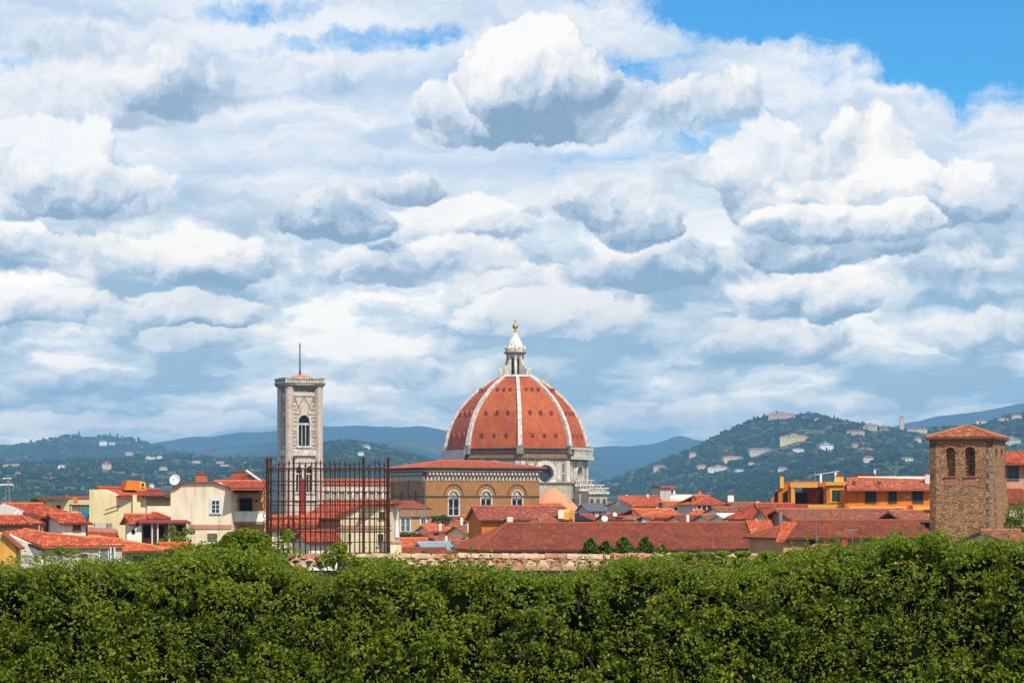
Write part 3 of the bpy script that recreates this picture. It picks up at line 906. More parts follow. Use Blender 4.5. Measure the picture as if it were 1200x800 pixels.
# road cut up the left hill
m = MB(); pts = []
for k in range(26):
    px = 243 + (316 - 243) * k / 25; py = 550 - 12.5 * k / 25 + 0.6 * math.sin(k)
    h_ = HM_.hit(px, py)
    if h_: pts.append((h_[0], h_[1], HM_.h(*h_) + 1.5))
vs = []
for p in pts:
    vs += [(p[0], p[1] - 26, HM_.h(p[0], p[1] - 26) + 1.2), (p[0], p[1] + 26, HM_.h(p[0], p[1] + 26) + 1.5)]
m.add(vs, [(2 * i, 2 * i + 2, 2 * i + 3, 2 * i + 1) for i in range(len(pts) - 1)])
rd = m.build('road', simple('pale_road', (0.42, 0.38, 0.33), 0.95, scale=0.02), None); rd['kind'] = 'structure'

# woods: crowns as rough many-faced clumps, one mesh per hill
def ico():
    p = (1 + 5 ** 0.5) / 2
    v = np.array([(-1, p, 0), (1, p, 0), (-1, -p, 0), (1, -p, 0), (0, -1, p), (0, 1, p), (0, -1, -p), (0, 1, -p), (p, 0, -1), (p, 0, 1), (-p, 0, -1), (-p, 0, 1)], float)
    v /= np.linalg.norm(v[0])
    f = np.array([(0, 11, 5), (0, 5, 1), (0, 1, 7), (0, 7, 10), (0, 10, 11), (1, 5, 9), (5, 11, 4), (11, 10, 2), (10, 7, 6), (7, 1, 8), (3, 9, 4), (3, 4, 2), (3, 2, 6), (3, 6, 8), (3, 8, 9), (4, 9, 5), (2, 4, 11), (6, 2, 10), (8, 6, 7), (9, 8, 1)])
    return v, f
IV, IF = ico()
def np_mesh(name, V, F, mat, kind=None, label=None, cat=None, parent=None):
    me = bpy.data.meshes.new(name)
    k = F.shape[1]
    me.vertices.add(len(V)); me.vertices.foreach_set('co', V.astype(np.float32).ravel())
    me.loops.add(F.size); me.loops.foreach_set('vertex_index', F.astype(np.int32).ravel())
    me.polygons.add(len(F)); me.polygons.foreach_set('loop_start', np.arange(0, F.size, k, dtype=np.int32))
    me.update(calc_edges=True)
    me.materials.append(mat)
    o = bpy.data.objects.new(name, me)
    COL.objects.link(o)
    if parent is not None: o.parent = parent
    tag(o, label, cat, None, kind)
    return o
fm, t, b = newmat('tree_crowns')
gi_ = t.n('ShaderNodeNewGeometry')
rv = gi_.outputs['Random Per Island']
tcw = t.n('ShaderNodeTexCoord').outputs['Object']
c = t.mix(t.m('MULTIPLY_ADD', rv, 0.4, t.ss(t.noise(tcw, 0.006, 5, .6), .38, .64, 0, .6)), (0.006, 0.018, 0.012), (0.030, 0.056, 0.020))
c = t.mix(t.ss(rv, 0.86, 0.95), c, (0.085, 0.10, 0.045))
t.put(b.inputs['Base Color'], c); b.inputs['Roughness'].default_value = 1.0; b.inputs['Specular IOR Level'].default_value = 0.0
rs = np.random.RandomState(3)
def forest(hill, n, x0, x1, y0, y1, size, label, thr=0.0):
    Vs, k = [], 0
    tries = 0
    while k < n and tries < n * 6:
        tries += 1
        y = rs.uniform(y0, y1); px = rs.uniform(x0, x1); x = (px - 600) / FOC * y
        d = fbm(x, y, 420, 4, 21.0) + fbm(x, y, 90, 3, 4.0) * 0.6
        edge_row = rs.rand() < 0.16
        if d < thr and not edge_row: continue
        if any(abs(x - ex) < ew * 0.5 + 2 and -50 < y - ey < 12 for ex, ey, ew in EXCL): continue
        r = size * rs.uniform(0.55, 1.35)
        z = hill.h(x, y)
        cyp = rs.rand() < 0.10
        V = IV * (1 + rs.uniform(-0.28, 0.28, (12, 1)))
        a = rs.uniform(0, 6.28); ca, sa = math.cos(a), math.sin(a)
        V = np.stack([V[:, 0] * ca - V[:, 1] * sa, V[:, 0] * sa + V[:, 1] * ca, V[:, 2]], 1)
        if cyp: V = V * np.array([r * 0.35, r * 0.35, r * 1.25]) + np.array([x, y, z + r * 0.9])
        else: V = V * np.array([r * rs.uniform(.8, 1.8), r, r * 0.72]) + np.array([x, y, z + r * 0.45])
        Vs.append(V); k += 1
    V = np.concatenate(Vs)
    F = (IF[None] + 12 * np.arange(len(Vs))[:, None, None]).reshape(-1, 3)
    return np_mesh('woodland', V, F, fm, 'stuff', label, 'woods')
forest(HR, 19000, 640, 1260, 2700, 5900, 4.8, 'dark woods and hedgerows covering the right hill', 0.06)
forest(HM_, 14000, -60, 560, 2500, 5800, 4.6, 'dark woods covering the low hill at left', 0.08)
forest(HL, 3000, -60, 330, 6800, 8900, 8.0, 'woods on the far left ridge', 0.0)

# air: pale haze in one closed box round everything
hz = MB(); hz.abox(-9000, 9000, -300, 17500, -8.0, 590.0)
hm = bpy.data.materials.new('haze'); hm.use_nodes = True; hm.node_tree.nodes.clear()
ht = NT(hm.node_tree)
hv = ht.n('ShaderNodeVolumePrincipled')
hv.inputs['Color'].default_value = (0.32, 0.66, 1.0, 1)
hv.inputs['Density'].default_value = 7.8e-5
hv.inputs['Anisotropy'].default_value = 0.0
ho = ht.n('ShaderNodeOutputMaterial'); ht.put(ho.inputs['Volume'], hv.outputs[0])
HAZE = hz.build('haze', hm)
tag(HAZE, 'thin blue haze over the city and the hills', 'haze', None, 'stuff')

# ================================================================== the cathedral
def marble(name, c, green, pink, sx, sz, dirt=0.4):
    mm, t, b = newmat(name)
    tc = t.n('ShaderNodeTexCoord').outputs['Object']
    x, y, z = t.sep(tc)
    u = t.m('ADD', t.m('MULTIPLY', x, 1.1), t.m('MULTIPLY', y, 0.47))
    fz = t.m('FRACT', t.m('DIVIDE', z, sz)); fu = t.m('FRACT', t.m('DIVIDE', u, sx))
    eu = t.m('ABSOLUTE', t.m('SUBTRACT', fu, 0.5)); ez = t.m('ABSOLUTE', t.m('SUBTRACT', fz, 0.5))
    line = t.m('MAXIMUM', t.ss(eu, 0.40, 0.42), t.ss(ez, 0.42, 0.44))
    inner = t.m('MULTIPLY', t.ss(eu, 0.27, 0.25), t.ss(ez, 0.31, 0.29))
    ring = t.m('MULTIPLY', t.m('MULTIPLY', t.ss(eu, 0.32, 0.30), t.ss(ez, 0.36, 0.34)), t.m('SUBTRACT', 1.0, inner))
    big = t.noise(tc, 0.15, 5, 0.65); sm = t.noise(t.vm('MULTIPLY', tc, (1, 1, 0.25)), 1.2, 5, 0.7)
    col = t.mix(t.m('MULTIPLY', ring, 0.7), c, green)
    col = t.mix(t.m('MULTIPLY', line, 0.35), col, pink)
    col = t.mix(t.m('MULTIPLY', t.ss(sm, 0.45, 0.72), dirt), col, (0.20, 0.17, 0.14))
    col = t.mix(t.m('MULTIPLY', t.ss(big, 0.45, 0.7), dirt * 0.6), col, (0.30, 0.25, 0.20))
    t.put(b.inputs['Base Color'], col); b.inputs['Roughness'].default_value = 0.7
    return mm
M_DRUM = marble('panelled_marble', (0.52, 0.46, 0.36), (0.05, 0.06, 0.045), (0.26, 0.15, 0.10), 2.4, 3.3, .75)
M_TOWER = marble('banded_marble', (0.66, 0.53, 0.42), (0.08, 0.08, 0.055), (0.42, 0.16, 0.10), 1.7, 2.2, 0.5)
M_WHITE = simple('white_marble', (0.70, 0.64, 0.53), 0.6, var=0.5, scale=0.8)
M_STONE = simple('weathered_stone', (0.30, 0.26, 0.21), 0.9, var=0.5, scale=0.5)
M_DARKST = simple('dark_cornice_stone', (0.10, 0.075, 0.06), 0.9, var=0.5, scale=0.6)
M_BROWN = stonework((0.36, 0.19, 0.08), (0.26, 0.13, 0.06), (0.2, 0.12, 0.07), 1.2, 0.6, 'rough_brick')
GOLD = simple('gilded_copper', (0.85, 0.42, 0.06), 0.35, 0.8, 0.2)
# dome tiles: courses follow the height, worn patches
DT, t, b = newmat('dome_tiles')
tc = t.n('ShaderNodeTexCoord').outputs['Object']
n1 = t.noise(tc, 0.09, 6, 0.6); n2 = t.noise(t.vm('MULTIPLY', tc, (1, 1, 0.35)), 0.55, 6, 0.68); n3 = t.noise(tc, 2.4, 4, 0.7)
row = t.m('FRACT', t.m('MULTIPLY', t.sep(tc)[2], 1.25))
c = t.mix(t.ss(n1, 0.35, 0.65), (0.37, 0.066, 0.016), (0.47, 0.105, 0.024))
c = t.mix(t.m('MULTIPLY', t.ss(n2, 0.5, 0.7), 0.75), c, (0.28, 0.04, 0.012))
c = t.mix(t.m('MULTIPLY', t.ss(n2, 0.42, 0.28), 0.6), c, (0.68, 0.20, 0.06))
c = t.mix(t.m('MULTIPLY', t.ss(n3, 0.52, 0.75), 0.55), c, (0.17, 0.04, 0.02))
st_ = t.noise(t.vm('MULTIPLY', tc, (1, 1, 0.08)), 0.9, 5, 0.7)
c = t.mix(t.m('MULTIPLY', t.ss(st_, 0.52, 0.7), 0.6), c, (0.16, 0.05, 0.03))
c = t.mix(t.m('MULTIPLY', t.ss(st_, 0.42, 0.3), 0.35), c, (0.62, 0.26, 0.12))
c = t.mix(t.m('MULTIPLY', t.ss(row, 0.72, 0.95), 0.45), c, (0.15, 0.04, 0.02))
t.put(b.inputs['Base Color'], c); b.inputs['Roughness'].default_value = 0.9
bump(t, b, t.m('ADD', n2, t.m('MULTIPLY', n3, 0.6)), 0.25, 0.8)

CD = 1000.0; CS = CD / FOC
CC = Vector(((605.3 - 600) * CS, CD, 0))
def cz(py): return CAMZ + (HY - py) * CS
TH0 = R(2.7)
def vert(k, r, z, off=0.0):
    a = TH0 + R(45) * k + off; r = r * 0.965
    return Vector((CC.x + r * math.sin(a), CC.y - r * math.cos(a), z))
cath = thing('cathedral', 'great cathedral with octagonal red tiled dome, white ribs and white lantern', 'cathedral', (CC.x, CC.y, 0))
PROF = [(86, 527), (85.3, 522), (84, 515), (82, 507.5), (79.3, 500), (76, 492.5), (71.6, 485), (66.6, 478), (60.5, 471), (54, 464.5), (47, 458.6), (39.5, 453), (32, 448), (25, 444), (21, 441.6)]
prof = []
for (r0, y0), (r1, y1) in zip(PROF, PROF[1:]):
    for k in range(3):
        prof.append((r0 + (r1 - r0) * k / 3, y0 + (y1 - y0) * k / 3))
prof.append(PROF[-1])
def prof_r(py):
    for (r0, y0), (r1, y1) in zip(prof, prof[1:]):
        if y1 <= py <= y0: return (r0 + (r1 - r0) * (py - y0) / (y1 - y0)) * CS
    return 21 * CS
m = MB(); vs = []
for r, py in prof:
    for k in range(8): vs.append(vert(k, r * CS, cz(py)))
m.add(vs, [(j * 8 + k, j * 8 + (k + 1) % 8, (j + 1) * 8 + (k + 1) % 8, (j + 1) * 8 + k) for j in range(len(prof) - 1) for k in range(8)])
dome = m.build('dome', DT, cath)
for k in range(8):
    m = MB(); vs = []
    a = TH0 + R(45) * k; rad = Vector((math.sin(a), -math.cos(a), 0)); tan = Vector((math.cos(a), math.sin(a), 0))
    for i, (r, py) in enumerate(prof):
        f = i / (len(prof) - 1); hw = 0.88 - 0.22 * f; p = vert(k, r * CS, cz(py))
        up = Vector((0, 0, 1)) * (0.5 * f) + rad * (1 - 0.5 * f); up.normalize()
        vs += [p - tan * hw - up * 0.7, p - tan * hw * 0.9 + up * 0.75, p + tan * hw * 0.9 + up * 0.75, p + tan * hw - up * 0.7]
    fs = []
    for i in range(len(prof) - 1):
        for j in range(3): fs.append((4 * i + j, 4 * i + j + 1, 4 * i + j + 5, 4 * i + j + 4))
    fs += [(0, 3, 2, 1), tuple(4 * (len(prof) - 1) + q for q in (0, 1, 2, 3))]
    m.add(vs, fs); m.build('rib', M_WHITE, dome)
    # foot block of the rib
    m = MB(); p = vert(k, 88.5 * CS, cz(533)); m.box(p - tan * 1.3 - rad * 1.6, tan * 2.6, rad * 2.0, (0, 0, 3.2)); m.build('rib_foot', M_STONE, dome)
# small hooded openings in each face
for k in range(8):
    for py, nn, sp in ((513.5, 3, 0.24), (487.5, 3, 0.25), (459.5, 3, 0.22)):
        r = prof_r(py)
        A_, B_ = vert(k, r, cz(py)), vert(k + 1, r, cz(py)); mid = (A_ + B_) / 2; U = (B_ - A_).normalized(); L_ = (B_ - A_).length
        out = Vector((U.y, -U.x, 0))
        if out.dot(mid - Vector((CC.x, CC.y, mid.z))) < 0: out = -out
        for j in range(nn):
            p = mid + U * ((j - 1) * sp * L_)
            s_ = 1.0 if py > 480 else 0.8
            m = MB(); m.slab([p - U * .6 * s_ - out * .8, p + U * .6 * s_ - out * .8, p + U * .6 * s_ + Vector((0, 0, 1.3 * s_)) - out * .8, p + Vector((0, 0, 1.8 * s_)) - out * .8, p - U * .6 * s_ + Vector((0, 0, 1.3 * s_)) - out * .8], out * 1.15)
            v_ = m.build('roof_vent', DT, dome)
            m = MB(); m.slab([p - U * .4 * s_ + out * .352, p + U * .4 * s_ + out * .352, p + U * .4 * s_ + Vector((0, 0, 1.25 * s_)) + out * .352, p - U * .4 * s_ + Vector((0, 0, 1.25 * s_)) + out * .352], out * 0.03)
            m.build('vent_opening', simple('vent_shade', (0.13, 0.040, 0.022), .9), v_)  # dark plate paints the shade of the hole on the vent front
def oct_ring(mb, r0, z0, r1, z1, ks=range(8)):
    """band between two octagons, as closed blocks per face"""
    for k in ks:
        a, b_ = vert(k, r0, z0), vert(k + 1, r0, z0); c_, d_ = vert(k + 1, r1, z1), vert(k, r1, z1)
        ii = [vert(k, r0 - 2, z0), vert(k + 1, r0 - 2, z0), vert(k + 1, r1 - 2, z1), vert(k, r1 - 2, z1)]
        mb.add([a, b_, c_, d_] + ii, [(0, 1, 2, 3), (3, 2, 6, 7), (4, 5, 1, 0), (7, 6, 5, 4)])
m = MB(); oct_ring(m, 24 * CS, cz(442), 22 * CS, cz(440)); m.build('lantern_platform', M_WHITE, dome)
m = MB(); oct_ring(m, 87 * CS, cz(529.5), 89.0 * CS, cz(526.5)); oct_ring(m, 88.2 * CS, cz(531), 88.2 * CS, cz(529.52)); m.build('dome_cornice', M_DARKST, cath)
m = MB(); oct_ring(m, 86.2 * CS, cz(541), 86.2 * CS, cz(531)); m.build('unfinished_gallery_band', M_BROWN, cath)
m = MB(); oct_ring(m, 86.9 * CS, cz(538.2), 87.4 * CS, cz(537.0)); m.build('string_course', M_STONE, cath)
for k in range(8):
    A_, B_ = vert(k, 86.3 * CS, cz(541)), vert(k + 1, 86.3 * CS, cz(541)); U = (B_ - A_).normalized(); out = Vector((U.y, -U.x, 0))
    if k in (0, 7, 1, 6):
        m = MB()
        for j in range(20):
            p = A_ + U * ((B_ - A_).length * (j + 0.5) / 20)
            m.box(p - U * .3 + Vector((0, 0, .15)), U * .6, out * .4, (0, 0, .9))
        m.build('corbel_row', M_DARKST, cath)
    # drum face with its round window
    F = Facade(600, 100, 700, 100); F.o = Vector((A_.x, A_.y, 0)); F.U = U; F.N = out; F.len = (B_ - A_).length
    z0, z1 = cz(566), cz(541); zc = cz(555.5); uc = F.len / 2
    circ = [(uc + 3.2 * math.cos(-a * math.pi / 12), zc - 3.2 * math.sin(-a * math.pi / 12)) for a in range(24)]
    m = MB(); wall(m, F, rect(0, F.len, z0, z1), [circ], 2.2, 2.2, out=-0.01); m.build('drum_wall', M_DRUM, cath)
    m = MB()
    for ra, rb, oa, ob in ((3.2, 3.9, 0.05, 0.6), (3.9, 4.9, 0.02, 0.3)):
        for i in range(28):
            a0_, a1_ = 2 * math.pi * i / 28, 2 * math.pi * (i + 1) / 28
            q_ = [(ra, a0_), (rb, a0_), (rb, a1_), (ra, a1_)]
            m.slab([F.p(uc + r_ * math.cos(a_), zc + r_ * math.sin(a_), oa) for r_, a_ in q_], out * (ob - oa))
    wn_ = m.build('round_window', M_WHITE, cath)
    m = MB(); m.add([F.p(uc + 3.2 * math.cos(a * math.pi / 12), zc + 3.2 * math.sin(a * math.pi / 12), -1.6) for a in range(24)], [tuple(range(24))]); m.build('pane', GLASS, wn_)
    for uu, ww, zz, oo in ((0.25, 1.5, 0, .45), (F.len - 1.75, 1.5, 0, .45), (4.0, 1.2, 1, .18), (F.len - 5.2, 1.2, 1, .18)):
        m = MB(); m.fbox(F, uu, uu + ww, z0 + zz, z1 - zz, 0.002, oo); m.build('pilaster', M_WHITE, cath)
    m = MB()
    for uu in (2.2, 6.0, F.len - 7.0, F.len - 3.2):
        for za_, zb_ in ((.6, 3.2), (4.0, 7.2)): m.fbox(F, uu, uu + .9, z0 + za_, z0 + zb_, .003, .05)
    m.build('dark_inlay', simple('green_marble', (0.13, 0.14, 0.12), 0.6), cath)
m = MB(); oct_ring(m, 88.5 * CS, cz(567.6), 91 * CS, cz(565.4)); m.build('drum_cornice', M_WHITE, cath)
m = MB(); oct_ring(m, 87.5 * CS, 0, 87.5 * CS, cz(567.62)); m.build('lower_octagon_wall', M_DRUM, cath)
# finished marble gallery on the right-hand face
k = 1
A_, B_ = vert(k, 88.5 * CS, cz(539)), vert(k + 1, 88.5 * CS, cz(539)); U = (B_ - A_).normalized(); out = Vector((U.y, -U.x, 0))
m = MB(); m.box(A_ - U * .8, U * ((B_ - A_).length + 1.6), out * 1.6, (0, 0, 1.3)); m.box(A_ - U * .8 + Vector((0, 0, 3.6)), U * ((B_ - A_).length + 1.6), out * 1.6, (0, 0, 0.8))
ga = m.build('marble_gallery', M_WHITE, cath)
for j in range(11):
    p = A_ + U * ((B_ - A_).length * (j + 0.02) / 10.4) + Vector((0, 0, 1.3)); m = MB(); m.box(p + out * .9, U * .7, out * .6, (0, 0, 2.3)); m.build('gallery_pier', M_WHITE, ga)
# white sheet over the scaffold on the left-hand face
k = 6
A_, B_ = vert(k, 89 * CS, cz(541)), vert(k + 1, 89 * CS, cz(541)); U = (B_ - A_).normalized(); out = Vector((U.y, -U.x, 0))
m = MB(); n = 24; vs = []
for i in range(n + 1):
    for j in range(5):
        p = A_ + U * ((B_ - A_).length * i / n) + out * (0.6 + 0.25 * math.sin(i * 1.9) * math.cos(j)) + Vector((0, 0, 4.3 * j / 4)); vs.append(p)
m.add(vs, [(i * 5 + j, (i + 1) * 5 + j, (i + 1) * 5 + j + 1, i * 5 + j + 1) for i in range(n) for j in range(4)])
m.build('scaffold_sheet', simple('grey_white_cloth', (0.55, 0.56, 0.60), 0.9, var=0.3, scale=0.5), cath, True)
# lantern
LC = Vector((CC.x - 1.6 * CS, CC.y, 0))
lan = MB(); lan.lathe(LC, [(9.2 * CS, cz(441)), (9.2 * CS, cz(415))], 8, TH0); lantern = lan.build('lantern', M_WHITE, cath)
for k in range(8):
    a = TH0 + R(22.5) + R(45) * k; rad = Vector((math.sin(a), -math.cos(a), 0)); tan = Vector((math.cos(a), math.sin(a), 0))
    p = LC + rad * (9.2 * CS * math.cos(R(22.5)))
    F = Facade(600, 100, 700, 100); F.o = p - tan * 0.45; F.o.z = 0; F.U = tan; F.N = rad
    m = MB(); m.slab([F.p(u, z, 0.01) for u, z in arch(0, 0.9, cz(438.5), cz(419))], rad * 0.06); m.build('lantern_window', DARK_M, lantern)
    a = TH0 + R(45) * k; rad = Vector((math.sin(a), -math.cos(a), 0)); tan = Vector((math.cos(a), math.sin(a), 0))
    p = LC + rad * (9.0 * CS)
    m = MB(); m.cyl(p + Vector((0, 0, cz(440))), p + Vector((0, 0, cz(415))), 0.55, 0.5, 8); m.build('column', M_WHITE, lantern)
    m = MB(); q_ = [(0.4, 440.6), (10.5, 440.6), (10.5, 433.5), (8.2, 432), (6.5, 429), (3.5, 427.5), (1.2, 422), (0.4, 420)]
    m.slab([p + rad * (x_ * CS) - tan * .4 + Vector((0, 0, cz(y_))) for x_, y_ in q_], tan * .8)
    pp = p + rad * (9.0 * CS); m.cyl(pp + Vector((0, 0, cz(433.5))), pp + Vector((0, 0, cz(430.5))), .5, .1, 6)
    m.build('buttress', M_WHITE, lantern)
m = MB(); m.lathe(LC, [(8.5 * CS, cz(415.5)), (11.5 * CS, cz(415)), (13.6 * CS, cz(413.4)), (13.6 * CS, cz(412.6)), (10 * CS, cz(412.3))], 16, TH0); m.build('lantern_cornice', M_STONE, lantern)
m = MB(); m.lathe(LC, [(11.6 * CS, cz(412.4)), (11.9 * CS, cz(408)), (11.2 * CS, cz(406.5)), (9.5 * CS, cz(406.3))], 16, TH0)
for k in range(8):
    a = TH0 + R(45) * k; p = LC + Vector((math.sin(a), -math.cos(a), 0)) * 11.2 * CS; m.cyl(p + Vector((0, 0, cz(409))), p + Vector((0, 0, cz(404))), .55, .1, 6)
m.build('lantern_crown', M_WHITE, lantern)
m = MB(); m.lathe(LC, [(9.6 * CS, cz(406.4)), (8.6 * CS, cz(403)), (6.6 * CS, cz(399)), (4.4 * CS, cz(395)), (2.4 * CS, cz(391.5)), (1.2 * CS, cz(389.5))], 16, TH0); m.build('spire_cone', simple('pale_marble_cone', (0.76, 0.74, 0.60), 0.6, scale=.5), lantern, False)
m = MB()
m.lathe(LC, [(1.0 * CS, cz(390)), (1.7 * CS, cz(388)), (0.8 * CS, cz(386.5)), (1.0 * CS, cz(385.5))], 12)
m.lathe(LC, [(3.3 * CS * math.cos(R(a)), cz(382.2) + 3.3 * CS * math.sin(R(a))) for a in range(-90, 91, 15)], 16)
bl = m.build('gilded_ball', GOLD, lantern, True)
m = MB(); z_ = cz(379); m.abox(LC.x - .12, LC.x + .12, LC.y - .12, LC.y + .12, z_, z_ + 1.6); m.abox(LC.x - .5, LC.x + .5, LC.y - .1, LC.y + .1, z_ + .9, z_ + 1.13); m.build('cross', GOLD, bl)
# tribune half dome with bright new tiles
def halfdome(px, pyt, pyb, rpx, D, name='tribune_roof'):
    s_ = D / FOC; c_ = P3(px, pyb, D); h = (pyb - pyt) * s_; r = rpx * s_
    m = MB(); m.lathe((c_.x, c_.y, c_.z), [(r, 0), (r * .93, h * .14), (r * .78, h * .36), (r * .56, h * .6), (r * .32, h * .82), (r * .05, h)], 10, R(-9))
    o = m.build(name, rooftile((0.62, 0.19, 0.085), (0.54, 0.15, 0.06), 0.05, 'new_tiles'), cath)
    m = MB(); m.lathe((c_.x, c_.y, 0), [(r * .97, 5), (r * .97, c_.z - .02)], 10, R(-9)); m.build('tribune_wall', M_DRUM, cath)
    m = MB(); m.lathe((c_.x, c_.y, c_.z - .7), [(r * .95, 0), (r * 1.04, .2), (r * 1.04, .66), (r * .95, .68)], 10, R(-9)); m.build('tribune_cornice', M_STONE, cath)
    return c_, r, h
halfdome(647.5, 571.5, 601, 34, 962)
# stepped marble masses to the right: exedra, buttress and parapets
def mass(x0, x1, y0, y1, D, dep, mat, name, par=cath, yaw=0.44):
    a = P3(x0, HY, D); F = Facade(x0, D, x0 + 1, D); F.U = Vector((math.cos(yaw), math.sin(yaw), 0)); F.N = Vector((F.U.y, -F.U.x, 0))
    u1, z0 = F.uv(x1, y1); _, z1 = F.uv(x0, y0)
    m = MB(); m.fbox(F, 0, u1, 0 if y1 > 620 else z0, z1, -dep, 0); return m.build(name, mat, par), F
for args in ((674, 694, 568, 640, 984, 14, M_DRUM, 'buttress_wall'), (679, 706, 573.5, 640, 980, 12, M_DRUM, 'exedra_wall'), (690, 711.5, 577, 640, 975, 12, M_DRUM, 'tribune_chapel_wall')):
    o_, F_ = mass(*args)
    x0, x1, y0 = args[0], args[1], args[2]
    u1, z1 = F_.uv(x1, y0)
    m = MB(); m.fbox(F_, -.5, u1 + .5, F_.uv(x0, y0 + 1.6)[1], F_.uv(x0, y0)[1] + .35, .01, .9); m.build('cornice', M_WHITE, o_)
    for j in range(8):
        m = MB(); m.fbox(F_, u1 * j / 8 + .1, u1 * j / 8 + .35, z1 + .36, z1 + 1.5, -.2, .5); m.build('baluster', M_WHITE, o_)
    m = MB(); m.fbox(F_, -.5, u1 + .5, z1 + 1.5, z1 + 1.85, -.3, .7); m.build('handrail', M_WHITE, o_)
    for j in range(3):
        uu = u1 * (j + .5) / 3; m = MB(); m.slab([F_.p(u, z, .012) for u, z in arch(uu - .7, uu + .7, z1 - 6.5, z1 - 2.2)], F_.N * .05); m.build('niche', M_DARKST, o_)
# nave: high roof, clerestory wall, aisle roof, aisle wall
WD = Vector((-math.cos(R(25.2)), -math.sin(R(25.2)), 0)); SN = Vector((math.sin(R(25.2)), -math.cos(R(25.2)), 0))
def nv(t_, n_, z): return Vector((CC.x, CC.y, 0)) + WD * t_ + SN * n_ + Vector((0, 0, z))
T0, T1 = 22, 86
zE = CAMZ + (HY - 570) * .307; zR = CAMZ + (HY - 560.5) * .311; zA = CAMZ + (HY - 585.5) * .306; zL = CAMZ + (HY - 591.5) * .304
NR = rooftile((0.46, 0.11, 0.045), (0.36, 0.08, 0.035), 0.25, 'nave_tiles')
for sgn, lab in ((1, 'a'), (-1, 'b')):
    roof(cath, [nv(T0, 10.6 * sgn, zE + .2), nv(T1, 10.6 * sgn, zE + .2), nv(T1, 0, zR), nv(T0, 0, zR)], NR, (), .55, .09, 'nave_roof')
    roof(cath, [nv(T0, 19.6 * sgn, zL + .2), nv(T1, 19.6 * sgn, zL + .2), nv(T1, 9.9 * sgn, zA), nv(T0, 9.9 * sgn, zA)], NR, (), .55, .09, 'aisle_roof')
m = MB(); m.box(nv(T0, 9.8, 0), WD * (T1 - T0), SN * -19.6, (0, 0, zE - .01)); m.build('nave_wall', M_DRUM, cath)
m = MB(); m.box(nv(T0, 19, 0), WD * (T1 - T0), SN * -38, (0, 0, zL - .01)); m.build('aisle_wall', M_DRUM, cath)
m = MB(); m.box(nv(T0, 9.82, zE - 1.6), WD * (T1 - T0), SN * .9, (0, 0, 1.55)); m.build('nave_cornice', M_WHITE, cath)
for j in range(22):
    tt_ = T0 + (T1 - T0) * (j + .5) / 22
    m = MB(); m.box(nv(tt_ - .5, 9.82, zA + .4), WD * 1.0, SN * .5, (0, 0, zE - zA - 2.05)); m.build('nave_pilaster', M_WHITE, cath)

# ================================================================== the bell tower
def facade_yaw(px0, D0, px1, yaw):
    F = Facade(px0, D0, px0 + 1, D0); F.U = Vector((math.cos(yaw), math.sin(yaw), 0)); F.N = Vector((F.U.y, -F.U.x, 0))
    k = (px1 - 600) / FOC; F.len = (k * D0 - F.o.x) / (F.U.x - k * F.U.y)
    return F
YAW_T = R(20)
FT = facade_yaw(339, 945, 373.4, YAW_T)
SDT = FT.len
FL = Facade(600, 100, 700, 100); FL.U = -FT.N * -1.0
